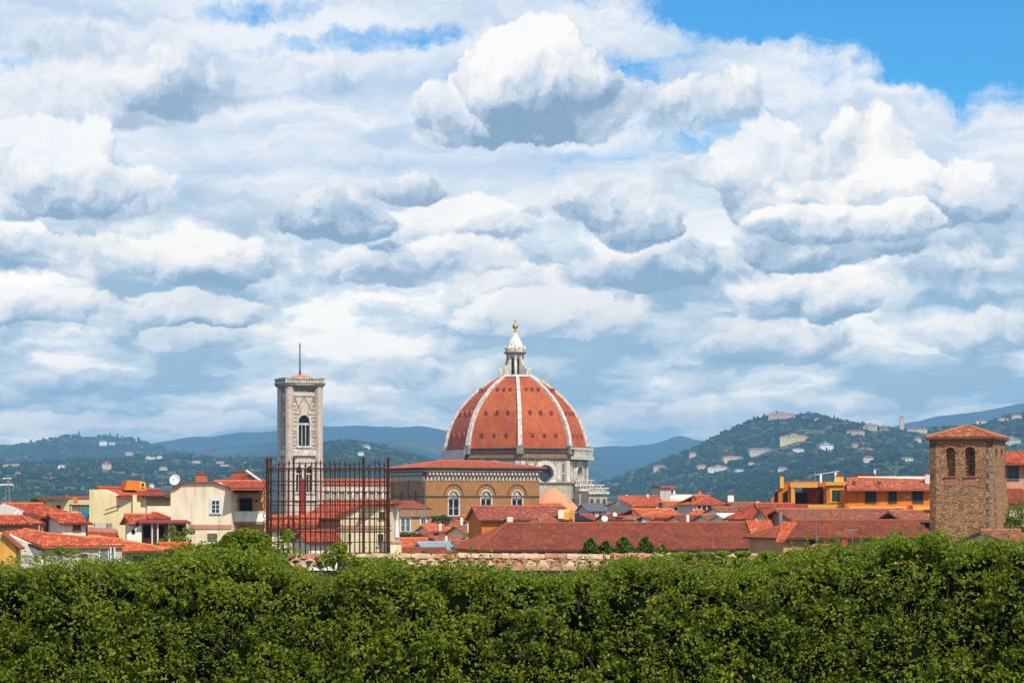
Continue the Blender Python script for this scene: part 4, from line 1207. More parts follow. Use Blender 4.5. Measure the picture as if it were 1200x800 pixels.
# left face runs from the back corner to the front-left corner
FL.o = FT.o - FT.N * SDT; FL.U = FT.N.copy(); FL.N = Vector((FL.U.y, -FL.U.x, 0)); FL.len = SDT
def tz(py): return CAMZ + (HY - py) * 945 / FOC
bt = thing('bell_tower', 'tall square marble bell tower with low red roof and thin mast, left of the dome', 'bell tower', (FT.o.x, FT.o.y, 0))
zt = tz(459)
def faces(): 
    yield FT; yield FL
    FR = Facade(600, 100, 700, 100); FR.o = FT.o + FT.U * SDT; FR.U = -FT.N; FR.N = Vector((FR.U.y, -FR.U.x, 0)); FR.len = SDT; yield FR
    FB = Facade(600, 100, 700, 100); FB.o = FT.o + FT.U * SDT - FT.N * SDT; FB.U = -FT.U; FB.N = Vector((FB.U.y, -FB.U.x, 0)); FB.len = SDT; yield FB
zlev = [(528, 459), (582, 533.5)]
for F in faces():
    c_ = F.len / 2
    # top storey: one tall three-light window; storey below: two two-light windows
    op1 = arch(c_ - 2.05, c_ + 2.05, tz(522), tz(486), 10, .35)
    op2 = [arch(c_ + s - 1.1, c_ + s + 1.1, tz(576), tz(546), 8, .35) for s in (-1.9, 1.9)]
    m = MB(); wall(m, F, rect(.01, F.len - .01, 0, zt), [op1] + op2, 1.4, 1.4); wl = m.build('wall', M_TOWER, bt)
    for k_, (u0, u1, z0, z1, lights) in enumerate(((c_ - 2.05, c_ + 2.05, tz(522), tz(486), 3), (c_ - 3.0, c_ - .8, tz(576), tz(546), 2), (c_ + .8, c_ + 3.0, tz(576), tz(546), 2))):
        m = MB(); arch_ring(m, F, u0, u1, z0, z1, .55, .003, .35, 10, .35); m.fbox(F, u0 - .8, u1 + .8, z0 - .7, z0 - .01, .004, .55)
        wn_ = m.build('window', M_WHITE, wl)
        m = MB()
        for j in range(1, lights):
            uu = u0 + (u1 - u0) * j / lights; m.cyl(F.p(uu, z0, -.45), F.p(uu, z0 + (z1 - z0) * .68, -.45), .16, .16, 8)
        m.fbox(F, u0, u1, z0 + (z1 - z0) * .68, z0 + (z1 - z0) * .74, -.6, -.35)
        for j in range(lights):
            w_ = (u1 - u0) / lights
        m.build('mullion', M_WHITE, wn_)
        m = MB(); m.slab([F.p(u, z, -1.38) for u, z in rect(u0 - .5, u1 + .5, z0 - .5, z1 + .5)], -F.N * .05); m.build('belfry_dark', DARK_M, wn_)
    # gable ornament over the top window, in raised marble strips
    m = MB()
    for sg in (-1, 1):
        m.slab([F.p(c_ + sg * 3.0, tz(483), .01), F.p(c_ + sg * 3.4, tz(483), .01), F.p(c_ + sg * .2, tz(464.5), .01), F.p(c_ - sg * .2, tz(464.5), .01)], F.N * .12)
        m.slab([F.p(c_ + sg * 4.5, tz(483), .012), F.p(c_ + sg * 4.8, tz(483), .012), F.p(c_ + sg * 3.6, tz(464.5), .012), F.p(c_ + sg * 3.3, tz(464.5), .012)], F.N * .24)
        m.slab([F.p(c_ + sg * 1.0, tz(483), .014), F.p(c_ + sg * 1.3, tz(483), .014), F.p(c_ + sg * 3.6, tz(464.5), .014), F.p(c_ + sg * 3.3, tz(464.5), .014)], F.N * .2)
    m.build('gable_ornament', simple('faded_green_marble', (0.30, 0.28, 0.23), 0.6), wl)
    for a_, b_, o_ in ((533.5, 528, .8), (484.6, 483.2, .35), (529, 526.5, .5), (463.6, 462.2, .35), (586, 581, .8), (541.5, 540, .3), (504.5, 503.3, .25)):
        m = MB()
        if a_ in (504.5,):
            m.fbox(F, .6, 2.9, tz(a_), tz(b_), .004, o_); m.fbox(F, F.len - 2.9, F.len - .6, tz(a_), tz(b_), .004, o_)
        else:
            m.fbox(F, -.3, F.len + .3, tz(a_), tz(b_), .004, o_)
        m.build('string_course', M_WHITE, wl)
    for a_, b_ in ((531.8, 530.6), (466.5, 466), (470.5, 469.7), (475.5, 475), (480, 479.5), (489, 488.6), (494, 493.2), (499, 498.6), (508, 507.5), (512, 511.2), (517, 516.5), (525.5, 525), (537, 536.4), (547, 546.5), (552, 551.5), (557, 556), (562, 561.5), (568, 567.2), (574, 573.5), (522, 521.2)):
        if F is not FT and F is not FL and b_ > 470 and a_ not in (531.8, 494): continue
        m = MB(); m.fbox(F, .8, 2.6, tz(a_), tz(b_), .004, .14); m.build('dark_band', simple('green_marble', (0.13, 0.14, 0.12), 0.6), wl)
        m = MB(); m.fbox(F, F.len - 2.6, F.len - .8, tz(a_), tz(b_), .004, .14); m.build('dark_band', simple('green_marble', (0.13, 0.14, 0.12), 0.6), wl)
    # corbelled gallery
    m = MB()
    for j in range(16):
        uu = -.8 + (F.len + 1.6) * (j + .5) / 16
        m.slab([F.p(uu - .28, tz(458), .004), F.p(uu - .28, tz(451.2), .004), F.p(uu - .28, tz(451.2), 1.9)], F.U * .56)
    m.build('corbel', M_STONE, bt)
    m = MB(); m.fbox(F, -1.9, F.len + 1.9, tz(451.2), tz(448.4), -2.0, 1.9); m.build('gallery_floor', simple('pink_marble', (0.42, 0.26, 0.2), 0.7, var=.4, scale=.5), bt)
    m = MB(); m.fbox(F, -2.1, F.len + 2.1, tz(448.38), tz(447.2), -2.2, 2.15); m.fbox(F, -1.9, F.len + 1.9, tz(447.2), tz(443.4), 1.3, 1.88); m.fbox(F, -2.1, F.len + 2.1, tz(443.4), tz(442.2), 1.1, 2.1)
    m.build('parapet', M_WHITE, bt)
    m = MB()
    for j in range(14):
        uu = -1.4 + (F.len + 2.8) * (j + .5) / 14; m.fbox(F, uu - .33, uu + .33, tz(446.8), tz(443.9), 1.881, 1.93)
    m.build('parapet_panels', M_STONE, bt)
for a_ in (FT.o, FT.o + FT.U * SDT, FT.o - FT.N * SDT, FT.o + FT.U * SDT - FT.N * SDT):
    m = MB(); c_ = a_ + (FT.U * (1 if a_ in (FT.o,) else 0)) * 0; m.cyl((a_.x, a_.y, 0), (a_.x, a_.y, tz(451.3)), 1.5, 1.5, 8, ph=YAW_T + R(22.5)); m.build('corner_buttress', M_TOWER, bt)
m = MB(); cc_ = FT.o + FT.U * SDT / 2 - FT.N * SDT / 2; hs = SDT / 2 + .6
cs = [cc_ + FT.U * sx * hs - FT.N * sy * hs for sx, sy in ((-1, -1), (1, -1), (1, 1), (-1, 1))]
m.add([(p.x, p.y, tz(443.5)) for p in cs] + [(cc_.x, cc_.y, tz(437.2))], [(0, 1, 4), (1, 2, 4), (2, 3, 4), (3, 0, 4), (3, 2, 1, 0)])
m.build('roof', rooftile((0.5, 0.12, 0.05), (0.4, 0.1, 0.04), .1, 'tower_tiles'), bt)
m = MB(); m.cyl((cc_.x, cc_.y, tz(437.8)), (cc_.x, cc_.y, tz(432)), .5, .3, 8); m.cyl((cc_.x, cc_.y, tz(432)), (cc_.x, cc_.y, tz(400.5)), .27, .2, 8); m.build('mast', simple('dark_pole', (0.09, 0.07, 0.06), .7), bt)

# ================================================================== the ochre stone hall
YAW_H = R(25)
HD = 780.0
FH = facade_yaw(498.5, HD, 632.0, YAW_H)
HLEN = 26.0
hall = thing('church_hall', 'massive ochre stone hall with three arched twin windows in front of the dome', 'church', (FH.o.x, FH.o.y, 0))
M_HALL = stonework((0.42, 0.185, 0.052), (0.34, 0.145, 0.040), (0.30, 0.13, 0.045), 0.9, 0.45, 'ochre_stone', 0, 0.02, .15)
M_HALLD = simple('brown_string_stone', (0.13, 0.075, 0.04), 0.9, var=.4, scale=1)
FHL = Facade(600, 100, 700, 100); FHL.o = FH.o - FH.N * HLEN; FHL.U = FH.N.copy(); FHL.N = Vector((FHL.U.y, -FHL.U.x, 0)); FHL.len = HLEN
zEV = FH.uv(498.5, 549)[1]; 
holes, wins = [], []
for cx_ in (531.6, 569.6, 606.0):
    u0, z1 = FH.uv(cx_ - 7.2, 574.6); u1, z0 = FH.uv(cx_ + 7.2, 603.4)
    z0 = FH.uv(498.5, 603.4)[1]; z1 = z0 + 7.55
    holes.append(arch(u0, u1, z0, z1, 12, .25)); wins.append((u0, u1, z0, z1))
m = MB(); wall(m, FH, rect(0, FH.len, 0, zEV), holes, 1.0, 1.0); hw_ = m.build('front_wall', M_HALL, hall)
for (u0, u1, z0, z1) in wins:
    m = MB(); arch_ring(m, FH, u0 + .4, u1 - .4, z0, z1 - .4, .4, -.5, .12, 12, .25); 
    m.fbox(FH, u0 - .2, u1 + .2, z0 - .35, z0 - .005, .003, .4)
    wn_ = m.build('window', M_WHITE, hw_)
    mid = (u0 + u1) / 2
    m = MB(); m.cyl(FH.p(mid, z0, -.35), FH.p(mid, z0 + (z1 - z0) * .62, -.35), .17, .17, 8)
    m.fbox(FH, u0 + .5, u1 - .5, z0 + 2.0, z0 + 2.1, -.42, -.36)
    # tracery: spandrel between the two lancets
    a_ = arch(u0 + .41, u1 - .41, z0 + (z1 - z0) * .6, z1 - .41, 12, .25)
    l1 = arch(u0 + .5, mid - .14, z0 + (z1 - z0) * .6 + .01, z1 - 1.0, 8, .4); l2 = arch(mid + .14, u1 - .5, z0 + (z1 - z0) * .6 + .01, z1 - 1.0, 8, .4)
    wall(m, FH, a_, [l1, l2], .25, .25, out=-.3); m.build('tracery', M_WHITE, wn_)
    m = MB(); m.slab([FH.p(u, z, -.98) for u, z in rect(u0 - .3, u1 + .3, z0 - .3, z1 + .3)], -FH.N * .05); m.build('pane', glassmat((0.012, 0.02, 0.025)), wn_)
    m = MB(); arch_ring(m, FH, u0 - .9, u1 + .9, z0 + 4.2, z1 + 1.35, .3, .003, .2, 14, .15, legs=False); m.build('relieving_arch', M_HALLD, hw_)
zs = FH.uv(498.5, 582)[1]
def frieze(F, par):
    m = MB(); m.fbox(F, 0, F.len, zs, zs + .42, .004, .28); m.build('string_course', M_HALLD, par); m = MB()
    m.fbox(F, 0, F.len, FH.uv(498.5, 605.2)[1], FH.uv(498.5, 603.9)[1], .005, .3)
    m.build('string_course', M_HALLD, par)
    n = int(F.len / 1.12); za, zb, zc_ = FH.uv(498.5, 563)[1], FH.uv(498.5, 557.5)[1], FH.uv(498.5, 552)[1]
    m = MB(); m.fbox(F, 0, F.len, zb, zc_, .004, .75); m.build('frieze_band', M_HALLD, par)
    m = MB()
    for j in range(n):
        uu = F.len * (j + .5) / n
        m.slab([F.p(uu - .33, za, .01), F.p(uu + .33, za, .01), F.p(uu + .33, zb - .002, .7), F.p(uu - .33, zb - .002, .7)], (0, 0, .05))
        m.slab([F.p(uu - .34, za + .06, .012), F.p(uu + .34, za + .06, .012), F.p(uu + .34, zb - .01, .35), F.p(uu - .34, zb - .01, .35)], F.N * .25)
    m.build('white_corbels', M_WHITE, par)
    m = MB()
    for j in range(n):
        uu = F.len * (j + .5) / n + .56
        if uu + .3 > F.len: continue
        m.slab([F.p(uu + .3 * math.cos(t_), (zb + zc_) / 2 + .42 * math.sin(t_), .752) for t_ in [k * math.pi / 4 for k in range(8)]], F.N * .08)
    m.build('frieze_arches', M_WHITE, par)
    m = MB(); m.fbox(F, -.6, F.len + .6, zc_ + .01, zc_ + .45, -.3, 1.0); m.build('cornice', M_STONE, par)
frieze(FH, hw_)
m = MB(); lw = [arch(FHL.len * f - 1.6, FHL.len * f + 1.6, wins[0][2], wins[0][3], 10, .25) for f in (.30, .72)]
wall(m, FHL, rect(.01, FHL.len - .01, 0, zEV), lw, 1.0, 1.0); sw_ = m.build('side_wall', M_HALL, hall)
frieze(FHL, sw_)
for f in (.30, .72):
    c_ = FHL.len * f; z0, z1 = wins[0][2], wins[0][3]
    m = MB(); arch_ring(m, FHL, c_ - 1.1, c_ + 1.1, z0, z1 - .5, .5, -.5, .12, 12, .25); m.cyl(FHL.p(c_, z0, -.35), FHL.p(c_, z0 + 5, -.35), .16, .16, 8); wn_ = m.build('window', M_STONE, sw_)
    m = MB(); m.slab([FHL.p(u, z, -.98) for u, z in rect(c_ - 1.8, c_ + 1.8, z0 - .3, z1 + .3)], -FHL.N * .05); m.build('pane', glassmat((0.02, 0.02, 0.025)), wn_)
m = MB(); m.fbox(FHL, FHL.len * .5 - .5, FHL.len * .5 + .5, 0, zEV - 3.4, .006, .5); m.build('pilaster', M_HALL, sw_)
m = MB(); m.fbox(FHL, .1, 1.2, 0, zEV - 3.4, .006, .5); m.build('pilaster', M_HALL, sw_)
# back and right walls
m = MB(); m.slab([FH.p(.02, 0, -HLEN + .4), FH.p(FH.len - .02, 0, -HLEN + .4), FH.p(FH.len - .02, 0, -1.02), FH.p(FH.len - .9, 0, -1.02), FH.p(FH.len - .9, 0, -HLEN + 1.2), FH.p(.02, 0, -HLEN + 1.2)], (0, 0, zEV)); m.build('back_wall', M_HALL, hall)
# eaves and low hipped roof
m = MB(); m.slab([FH.p(-1.5, zEV, 1.5), FH.p(FH.len + 1.5, zEV, 1.5), FH.p(FH.len + 1.5, zEV, -HLEN - 1.5), FH.p(-1.5, zEV, -HLEN - 1.5)], (0, 0, .42)); m.build('eaves', WOOD, hall)
zr = zEV + 2.6; ze = zEV + .425
e = [FH.p(-1.7, ze, 1.7), FH.p(FH.len + 1.7, ze, 1.7), FH.p(FH.len + 1.7, ze, -HLEN - 1.7), FH.p(-1.7, ze, -HLEN - 1.7)]
r0, r1 = FH.p(10, zr, -HLEN / 2), FH.p(FH.len - 12, zr, -HLEN / 2)
HT = rooftile((0.50, 0.095, 0.030), (0.38, 0.070, 0.026), .35, 'hall_tiles')
for q_ in ([e[0], e[1], r1, r0], [e[1], e[2], r1], [e[2], e[3], r0, r1], [e[3], e[0], r0]): roof(hall, q_, HT, ((q_[-1], q_[-2]),) if len(q_) == 4 else ((q_[0], q_[2]),), .5, .09, r=.2)

# ================================================================== town houses
def C_(c): return plaster(c, 0.45)
YEL = C_((0.74, 0.60, 0.32)); CREAM = C_((0.75, 0.62, 0.38)); PALEC = C_((0.76, 0.65, 0.46)); WH = C_((0.78, 0.72, 0.62)); GREYW = C_((0.50, 0.43, 0.36))
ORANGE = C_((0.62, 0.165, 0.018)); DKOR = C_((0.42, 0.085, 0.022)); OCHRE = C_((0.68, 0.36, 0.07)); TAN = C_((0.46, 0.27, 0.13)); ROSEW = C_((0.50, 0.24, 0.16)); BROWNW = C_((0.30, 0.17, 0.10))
YELTRIM = simple('yellow_paint', (0.85, 0.40, 0.06), 0.7, var=.15)
def zat(py, D): return CAMZ + (HY - py) * D / FOC
def lowz(D): return gz(D) - 1.0
def eave_house(name, label, cat, F, ya, yr, depth, wm, rm, root=None, ov=0.45, hip0=0.0, hip1=0.0, group=None, pitch=.26, back=True, trim=True, zb=None):
    """house with its eave towards us: facade F, eave row ya (at its left end), ridge row yr"""
    ze = F.uv(0, ya)[1] if False else zat(ya, F.o.y); mid = F.p(F.len / 2, 0, -depth / 2); zr = zat(yr, mid.y)
    if zr < ze + .3: zr = ze + .3
    if root is None:
        root = thing(name, label, cat, (F.o.x, F.o.y, gz(F.o.y)), group)
    zb = lowz(F.o.y) if zb is None else zb
    m = MB(); m.slab([F.p(0, zb, -depth), F.p(F.len, zb, -depth), F.p(F.len, zb, 0), F.p(0, zb, 0)][::-1], (0, 0, ze - zb - .02))
    if not hip0: m.slab([F.p(.01, ze - .03, 0), F.p(.01, zr - .12, -depth / 2), F.p(.01, ze - .03, -depth)], F.U * .3)
    if not hip1: m.slab([F.p(F.len - .31, ze - .03, 0), F.p(F.len - .31, zr - .12, -depth / 2), F.p(F.len - .31, ze - .03, -depth)], F.U * .3)
    m.build('wall', wm, root)
    k = (zr - ze) / (depth / 2)
    e0, e1 = F.p(-ov, ze - k * ov + .1, ov), F.p(F.len + ov, ze - k * ov + .1, ov)
    r0, r1 = F.p(-ov + hip0, zr + .1, -depth / 2), F.p(F.len + ov - hip1, zr + .1, -depth / 2)
    b0, b1 = F.p(-ov, ze - k * ov + .1, -depth - ov), F.p(F.len + ov, ze - k * ov + .1, -depth - ov)
    rf = roof(root, [e0, e1, r1, r0], rm, [(r0, r1)], pitch)
    if back: roof(root, [b1, b0, r0, r1], rm, (), pitch * 2)
    if hip0: roof(root, [b0, e0, r0], rm, [(e0, r0)], pitch)
    if hip1: roof(root, [e1, b1, r1], rm, [(e1, r1)], pitch)
    if trim:
        g = MB(); g.cyl(e0 + Vector((0, 0, -.14)) + F.N * .05, e1 + Vector((0, 0, -.14)) + F.N * .05, .07, .07, 6); g.build('gutter', WOOD, root)
    return root, rf, (e0, e1, r0, r1)
def gable_house(name, label, cat, F, poly, depth, wm, rm, root=None, ov=.4, group=None, pitch=.26):
    """gable end towards us: poly = [left eave, apex, right eave] photo pixels on F"""
    (xa, ya), (xm, ym), (xb, yb) = poly
    ua, za = F.uv(xa, ya); um, zm = F.uv(xm, ym); ub, zb_ = F.uv(xb, yb)
    if root is None: root = thing(name, label, cat, (F.o.x, F.o.y, gz(F.o.y)), group)
    zb = lowz(F.o.y)
    m = MB(); m.slab([F.p(u, z, -depth) for u, z in ((ua, zb), (ub, zb), (ub, zb_), (um, zm), (ua, za))], F.N * depth); m.build('wall', wm, root)
    for (u1, z1), s in (((ua, za), -1), ((ub, zb_), 1)):
        k = (z1 - zm) / (u1 - um) if abs(u1 - um) > .05 else 0
        if abs(u1 - um) < .3: continue
        u2 = u1 + s * ov; z2 = z1 + k * (u2 - u1) + .14
        if s > 0: q = [F.p(u2, z2, ov), F.p(u2, z2, -depth - ov), F.p(um, zm + .14, -depth - ov), F.p(um, zm + .14, ov)]
        else: q = [F.p(u2, z2, -depth - ov), F.p(u2, z2, ov), F.p(um, zm + .14, ov), F.p(um, zm + .14, -depth - ov)]
        roof(root, q, rm, [(q[3], q[2])] if s > 0 else (), pitch)
    return root
def pipe(F, root, px, y0, y1, out=.12, r=.06, mat=WOOD):
    u, z1 = F.uv(px, y0); _, z0 = F.uv(px, y1); m = MB(); m.cyl(F.p(u, z0, out), F.p(u, z1, out), r, r, 6); return m.build('downpipe', mat, root)

# ------------------------------------------------ left cluster
# house with grey shutters: gable to the front left, eave wall to the front right
F = Facade(46, 230, 88, 231.6)
zE_ = zat(603.2, 230)
A0 = thing('house', 'white house with red gabled roof and tall grey-blue shutters, second row at left', 'house', (P3(46, 600, 230).x, 230, gz(230)), 'houses at left')
FG = Facade(-62, 233.4, 46, 230)
body(FG, A0, [(-62, 700), (46, 700), (46, 603.5), (2, 590.5), (-62, 603)], 6.5, WH)
q0, q1 = P3(47.5, 604.2, 229.6), F.p(F.len + .5, zat(603.6, 231.6), .45)
qd = (q1 - q0); qd.z = 0
ra = P3(1.5, 590.3, 231.8); rb = ra + Vector((qd.x, qd.y, 0)) * 1.0; rb.z = ra.z
q1.z = q0.z
roof(A0, [q0, q1, rb, ra], T_ORANGE, [(ra, rb)])
m = MB(); m.slab([q0 - Vector((0, 0, .3)), ra - Vector((0, 0, .3)), ra - Vector((0, 0, .14)), q0 - Vector((0, 0, .14))], F.U * -.12); m.build('bargeboard', simple('red_brown_board', (0.3, 0.06, 0.03)), A0)
lz = P3(-70, 603, 234).z
roof(A0, [ra - FG.U * 9 * 0 + Vector((0, 0, -.0)), rb, Vector((rb.x - 7.5, rb.y + 1.2, lz)), Vector((ra.x - 7.5, ra.y + 1.2, lz))], T_ORANGE)
window(F, A0, 52.5, 63.5, 609.5, 625.5, GREY_SH, simple('red_brown_board', (0.3, 0.06, 0.03)))
pipe(F, A0, 47.5, 604.5, 640, .15, .08, simple('red_pipe', (0.3, 0.05, 0.03)))
F2 = Facade(73, 228, 100.5, 229.2)
B0, _, _ = eave_house('house', 'low white annex with small red lean-to roof and one small shuttered window', 'house', F2, 611.8, 603.5, 4.0, WH, T_ORANGE, group='houses at left')
window(F2, B0, 86.5, 93.5, 614.5, 621, GREY_SH, simple('red_brown_board', (0.3, 0.06, 0.03)))
pipe(F2, B0, 101.2, 606, 640, .1, .07)
dish(22, 602, 226, 5.3, 'white satellite dish in front of the gable of the grey-shuttered house', az=-10, mast=1.5)
# reddish small house at the left edge
F3 = Facade(-30, 214.2, 31.0, 214)
C0, _, _ = eave_house('house', 'small red-roofed house with pinkish wall cut by the left edge of the view', 'house', F3, 613.3, 606.2, 4.4, ROSEW, T_ORANGE, group='houses at left', hip1=1.3)
# long low house with white gable, foreground left
F4 = Facade(48, 205, 146, 207)
D0 = thing('house', 'long low house with salmon red roof and bright white gable just above the hedge', 'house', (F4.o.x, 205, gz(205)), 'houses at left')
FD = Facade(-20, 207, 48, 205)
body(FD, D0, [(-20, 700), (48, 700), (48, 641), (5, 625.5), (-20, 631)], 1.2, WH)
q0, q1 = P3(49.5, 639.5, 204.5), P3(147, 637, 206.8); q1.z = q0.z
ra = P3(3, 622.5, 207.6); dd = Vector((q1.x - q0.x, q1.y - q0.y, 0)); rb = ra + dd
tp = [on_plane(q0, q1, ra, x_, y_) for x_, y_ in ((143, 631.5), (92, 628.6), (56, 625), (28, 619.6))]
roof(D0, [q0, q1] + tp + [ra], T_SALMON, [(tp[3], tp[2]), (tp[2], tp[1]), (tp[1], tp[0])], r=.09)
m = MB(); m.slab([q0 - Vector((0, 0, .35)), ra - Vector((0, 0, .35)), ra - Vector((0, 0, .14)), q0 - Vector((0, 0, .14))], F4.U * -.12); m.build('bargeboard', WOOD, D0)
body(F4, D0, [(52, 700), (143, 700), (143, 636.5), (52, 640)], 5.0, GREYW, 'eave_wall', -.05)  # grey tone puts the shade on this wall into its colour
window(F4, D0, 95, 102.5, 648.5, 654, 'dark', GREYW)
window(F4, D0, 117, 126.5, 643, 660, simple('grey_green_shutter', (0.2, 0.24, 0.19)), WH)
for x_ in (129, 133.5): pipe(F4, D0, x_, 641, 664, .25, .07, WHITE_P)
m = MB(); q_ = [P3(72, 631.5, 209.5), P3(118, 631.8, 210.5), P3(118, 628.0, 210.5), P3(72, 626.6, 209.5)]; m.slab(q_, (0, .3, 0)); m.build('parapet', WH, D0)
# ochre corner house
F5 = Facade(-25, 190.3, 19, 190)
E0 = thing('house', 'ochre yellow house end at the bottom left corner above the hedge', 'house', (F5.o.x, 196, gz(196)), 'houses at left')
body(F5, E0, [(-25, 710), (20, 710), (18.5, 641), (5, 626), (-25, 618)], 1.2, OCHRE)
m = MB(); m.slab([F5.px(24.5, 643.5, .3), F5.px(4, 625.5, .3), F5.px(4, 623.8, .3), F5.px(25, 641.6, .3)], F5.N * -1.2); m.build('roof', T_OLD, E0)
# orange roof by the shrubs
F6 = Facade(148, 218, 198, 221)
G0, _, _ = eave_house('house', 'low house under a wide orange roof sheet, right of the long low house', 'house', F6, 645.3, 629.5, 9.5, CREAM, T_SALMON, group='houses at left', hip1=4.5)
window(F6, G0, 155, 172, 651, 662, 'dark', CREAM); window(F6, G0, 178, 192, 650, 662, 'dark', CREAM)
F6b = Facade(200, 222, 226, 223)
G1, _, _ = eave_house('outbuilding', 'tiny orange roofed shed poking out of the shrubs below the cream house', 'shed', F6b, 643.4, 638, 3, CREAM, T_ORANGE, group='houses at left')
# yellow cream block with shallow red roof
F7 = Facade(105, 256.3, 156, 256)
H0 = thing('apartment_building', 'pale yellow block with shallow red roof and orange dormer hut', 'building', (F7.o.x, 262, gz(262)), 'houses at left')
body(F7, H0, [(104.6, 700), (156, 700), (156, 583.8), (143, 581.5), (118, 573.2), (104.8, 573.2)], 2.5, YEL)
F7b = Facade(156, 256, 201, 258)
body(F7b, H0, [(156, 700), (201, 700), (201, 580.8), (156, 582)], 8, CREAM, 'right_wall')
roof(H0, [P3(141, 581.2, 255.3), P3(200, 580.2, 257.0), P3(186, 574.2, 264), P3(113, 571.0, 260)], T_RED, [(P3(113, 570.8, 260), P3(186, 573.9, 264))])
# recessed loggia: blind, lintel, parapet
m = MB(); u0, z1 = F7b.uv(171.5, 582.6); u1, z0 = F7b.uv(199, 592.6); m.fbox(F7b, u0, u1, z0, z1, .004, .03); lg = m.build('loggia_blind', simple('taupe_blind', (0.30, 0.23, 0.17)), H0)
m = MB(); m.fbox(F7b, u0 - .6, u1 + .3, z1, z1 + .16, .005, .8); m.build('lintel', WOOD, H0)
m = MB(); m.fbox(F7b, u0 - .1, u1 + .1, z0 - 1.1, z0, .005, .5); m.build('loggia_parapet', PALEC, H0)
for x_ in (155.8,):
    m = MB(); u, z = F7b.uv(x_, 579.5); m.fbox(F7b, u - .15, u + .25, lowz(256), z, -.3, .35); m.build('pier', YEL, H0)
m = MB(); q_ = [F7.px(124, 597.5, .3), F7.px(141, 592, .3)]; m.cyl(q_[0], q_[1], .05, .05, 6); m.build('sloping_rail', WOOD, H0)
# orange dormer hut on its roof
FDm = Facade(147, 259, 163.5, 259.4)
body(FDm, H0, [(145.8, 574), (163.6, 574), (163.6, 563.3), (149, 562.2)], 3.0, simple('orange_render', (0.66, 0.20, 0.03), .9, var=.2), 'dormer')
FDm2 = Facade(163.6, 259.2, 171.5, 259.8)
dmm = body(FDm2, H0, [(163.6, 574), (171.6, 574), (170.5, 565), (163.6, 563.3)], 2.6, YELTRIM, 'dormer_front')
window(FDm2, dmm, 165.6, 168.4, 565.8, 569.8, 'dark', YELTRIM, fr=.05)
# lower cream block with terrace
F8 = Facade(53, 285, 107, 283)
I0 = thing('apartment_building', 'low cream building with flat brown roof edge and terrace, behind the grey-shuttered house', 'building', (F8.o.x, 285, gz(285)), 'houses at left')
body(F8, I0, [(53.5, 700), (80.5, 700), (80.5, 585.5), (53.5, 587)], 8, CREAM, 'left_wall')
body(F8, I0, [(82.5, 700), (107.5, 700), (107.5, 586.2), (82.5, 586.2)], 5, YEL, 'right_wall')
m = MB(); m.slab([F8.px(48.5, 585.6, .8), F8.px(81, 584.8, .8), F8.px(81, 583, -8), F8.px(60, 583, -8)], (0, 0, .25)); m.build('roof', T_OLD, I0)
window(F8, I0, 66.8, 70.6, 592, 597.2, 'dark', BROWNW, fr=.06); window(F8, I0, 62, 63.6, 592, 597, 'dark', CREAM, fr=.04)
F8b = Facade(84, 278, 117, 277.4)
m = MB(); u0, z1 = F8b.uv(84, 590); u1, z0 = F8b.uv(117, 700); m.fbox(F8b, u0, u1, z0, z1, -1.2, 0); m.build('terrace_wall', CREAM, I0)
m = MB(); _, z0 = F8b.uv(84, 592.6); m.fbox(F8b, u0 - .1, u1 + .1, z0, z0 + .14, .003, .35); m.build('ledge', WOOD, I0)
chimney(I0, 88, 579.5, 587, 282, 4.5, simple('orange_render', (0.66, 0.20, 0.03), .9, var=.2))
for i, (x0, x1, y0, y1, mt, nm) in enumerate(((94, 104.5, 597.2, 605.5, simple('teal_cloth', (0.03, 0.25, 0.34), .8), 'teal_awning'), (106.5, 110, 599, 603.5, WHITE_P, 'air_conditioner'), (110.3, 113.5, 600, 607, WOOD, 'cupboard'))):
    m = MB(); u0, z1 = F8b.uv(x0, y0); u1, z0 = F8b.uv(x1, y1); m.fbox(F8b, u0, u1, z0, z1, .006, .5); m.build(nm, mt, I0)
# clutter of the roof terrace between the white annex and the yellow block
F9 = Facade(100, 240, 150, 241)
J0 = thing('outbuilding', 'low terrace building with dark openings and rusty lean-to between annex and yellow block', 'building', (F9.o.x, 240, gz(240)), 'houses at left')
body(F9, J0, [(101, 700), (136, 700), (136, 619), (101, 617)], 4, ROSEW)
roof(J0, [P3(99, 628.5, 236), P3(140, 630.5, 237), P3(137, 620.5, 243), P3(103, 618.5, 242)], T_RED)
m = MB(); u0, z1 = F9.uv(112, 612); u1, z0 = F9.uv(124, 617); m.fbox(F9, u0, u1, z0, z1, -1.5, -.4); m.build('roof_hut', GREYW, J0)
m = MB(); u0, z1 = F9.uv(126, 613); u1, z0 = F9.uv(132, 620); m.fbox(F9, u0, u1, z0, z1, -1.0, -.3); m.build('water_tank', METAL, J0)
# big cream house with white framed window
F10 = Facade(200, 235, 271, 234.4)
K0 = thing('house', 'big cream house with one white-framed window and a roofed balcony on its right', 'house', (F10.o.x, 236, gz(236)), 'houses at left')
body(F10, K0, [(200, 700), (271.3, 700), (271.3, 571.8), (252, 564.8), (215, 565.3), (206, 571.8), (200, 572.3)], 8, PALEC)
m = MB(); pts = [(271.6, 571.3), (252, 564.2), (215, 564.7), (206, 571.2), (199.5, 571.7)]
for a, c in zip(pts, pts[1:]):
    m.slab([F10.px(a[0], a[1], .25), F10.px(c[0], c[1], .25), F10.px(c[0], c[1] + 1.0, .25), F10.px(a[0], a[1] + 1.0, .25)], F10.N * -.6)
m.build('roof_edge', T_OLD, K0)
roof(K0, [P3(271, 571.8, 232.8), P3(314, 571.8, 233.4), P3(310, 564.6, 238.5), P3(251, 564.3, 238)], T_ORANGE, [(P3(251, 564, 238), P3(310, 564.3, 238.5))])
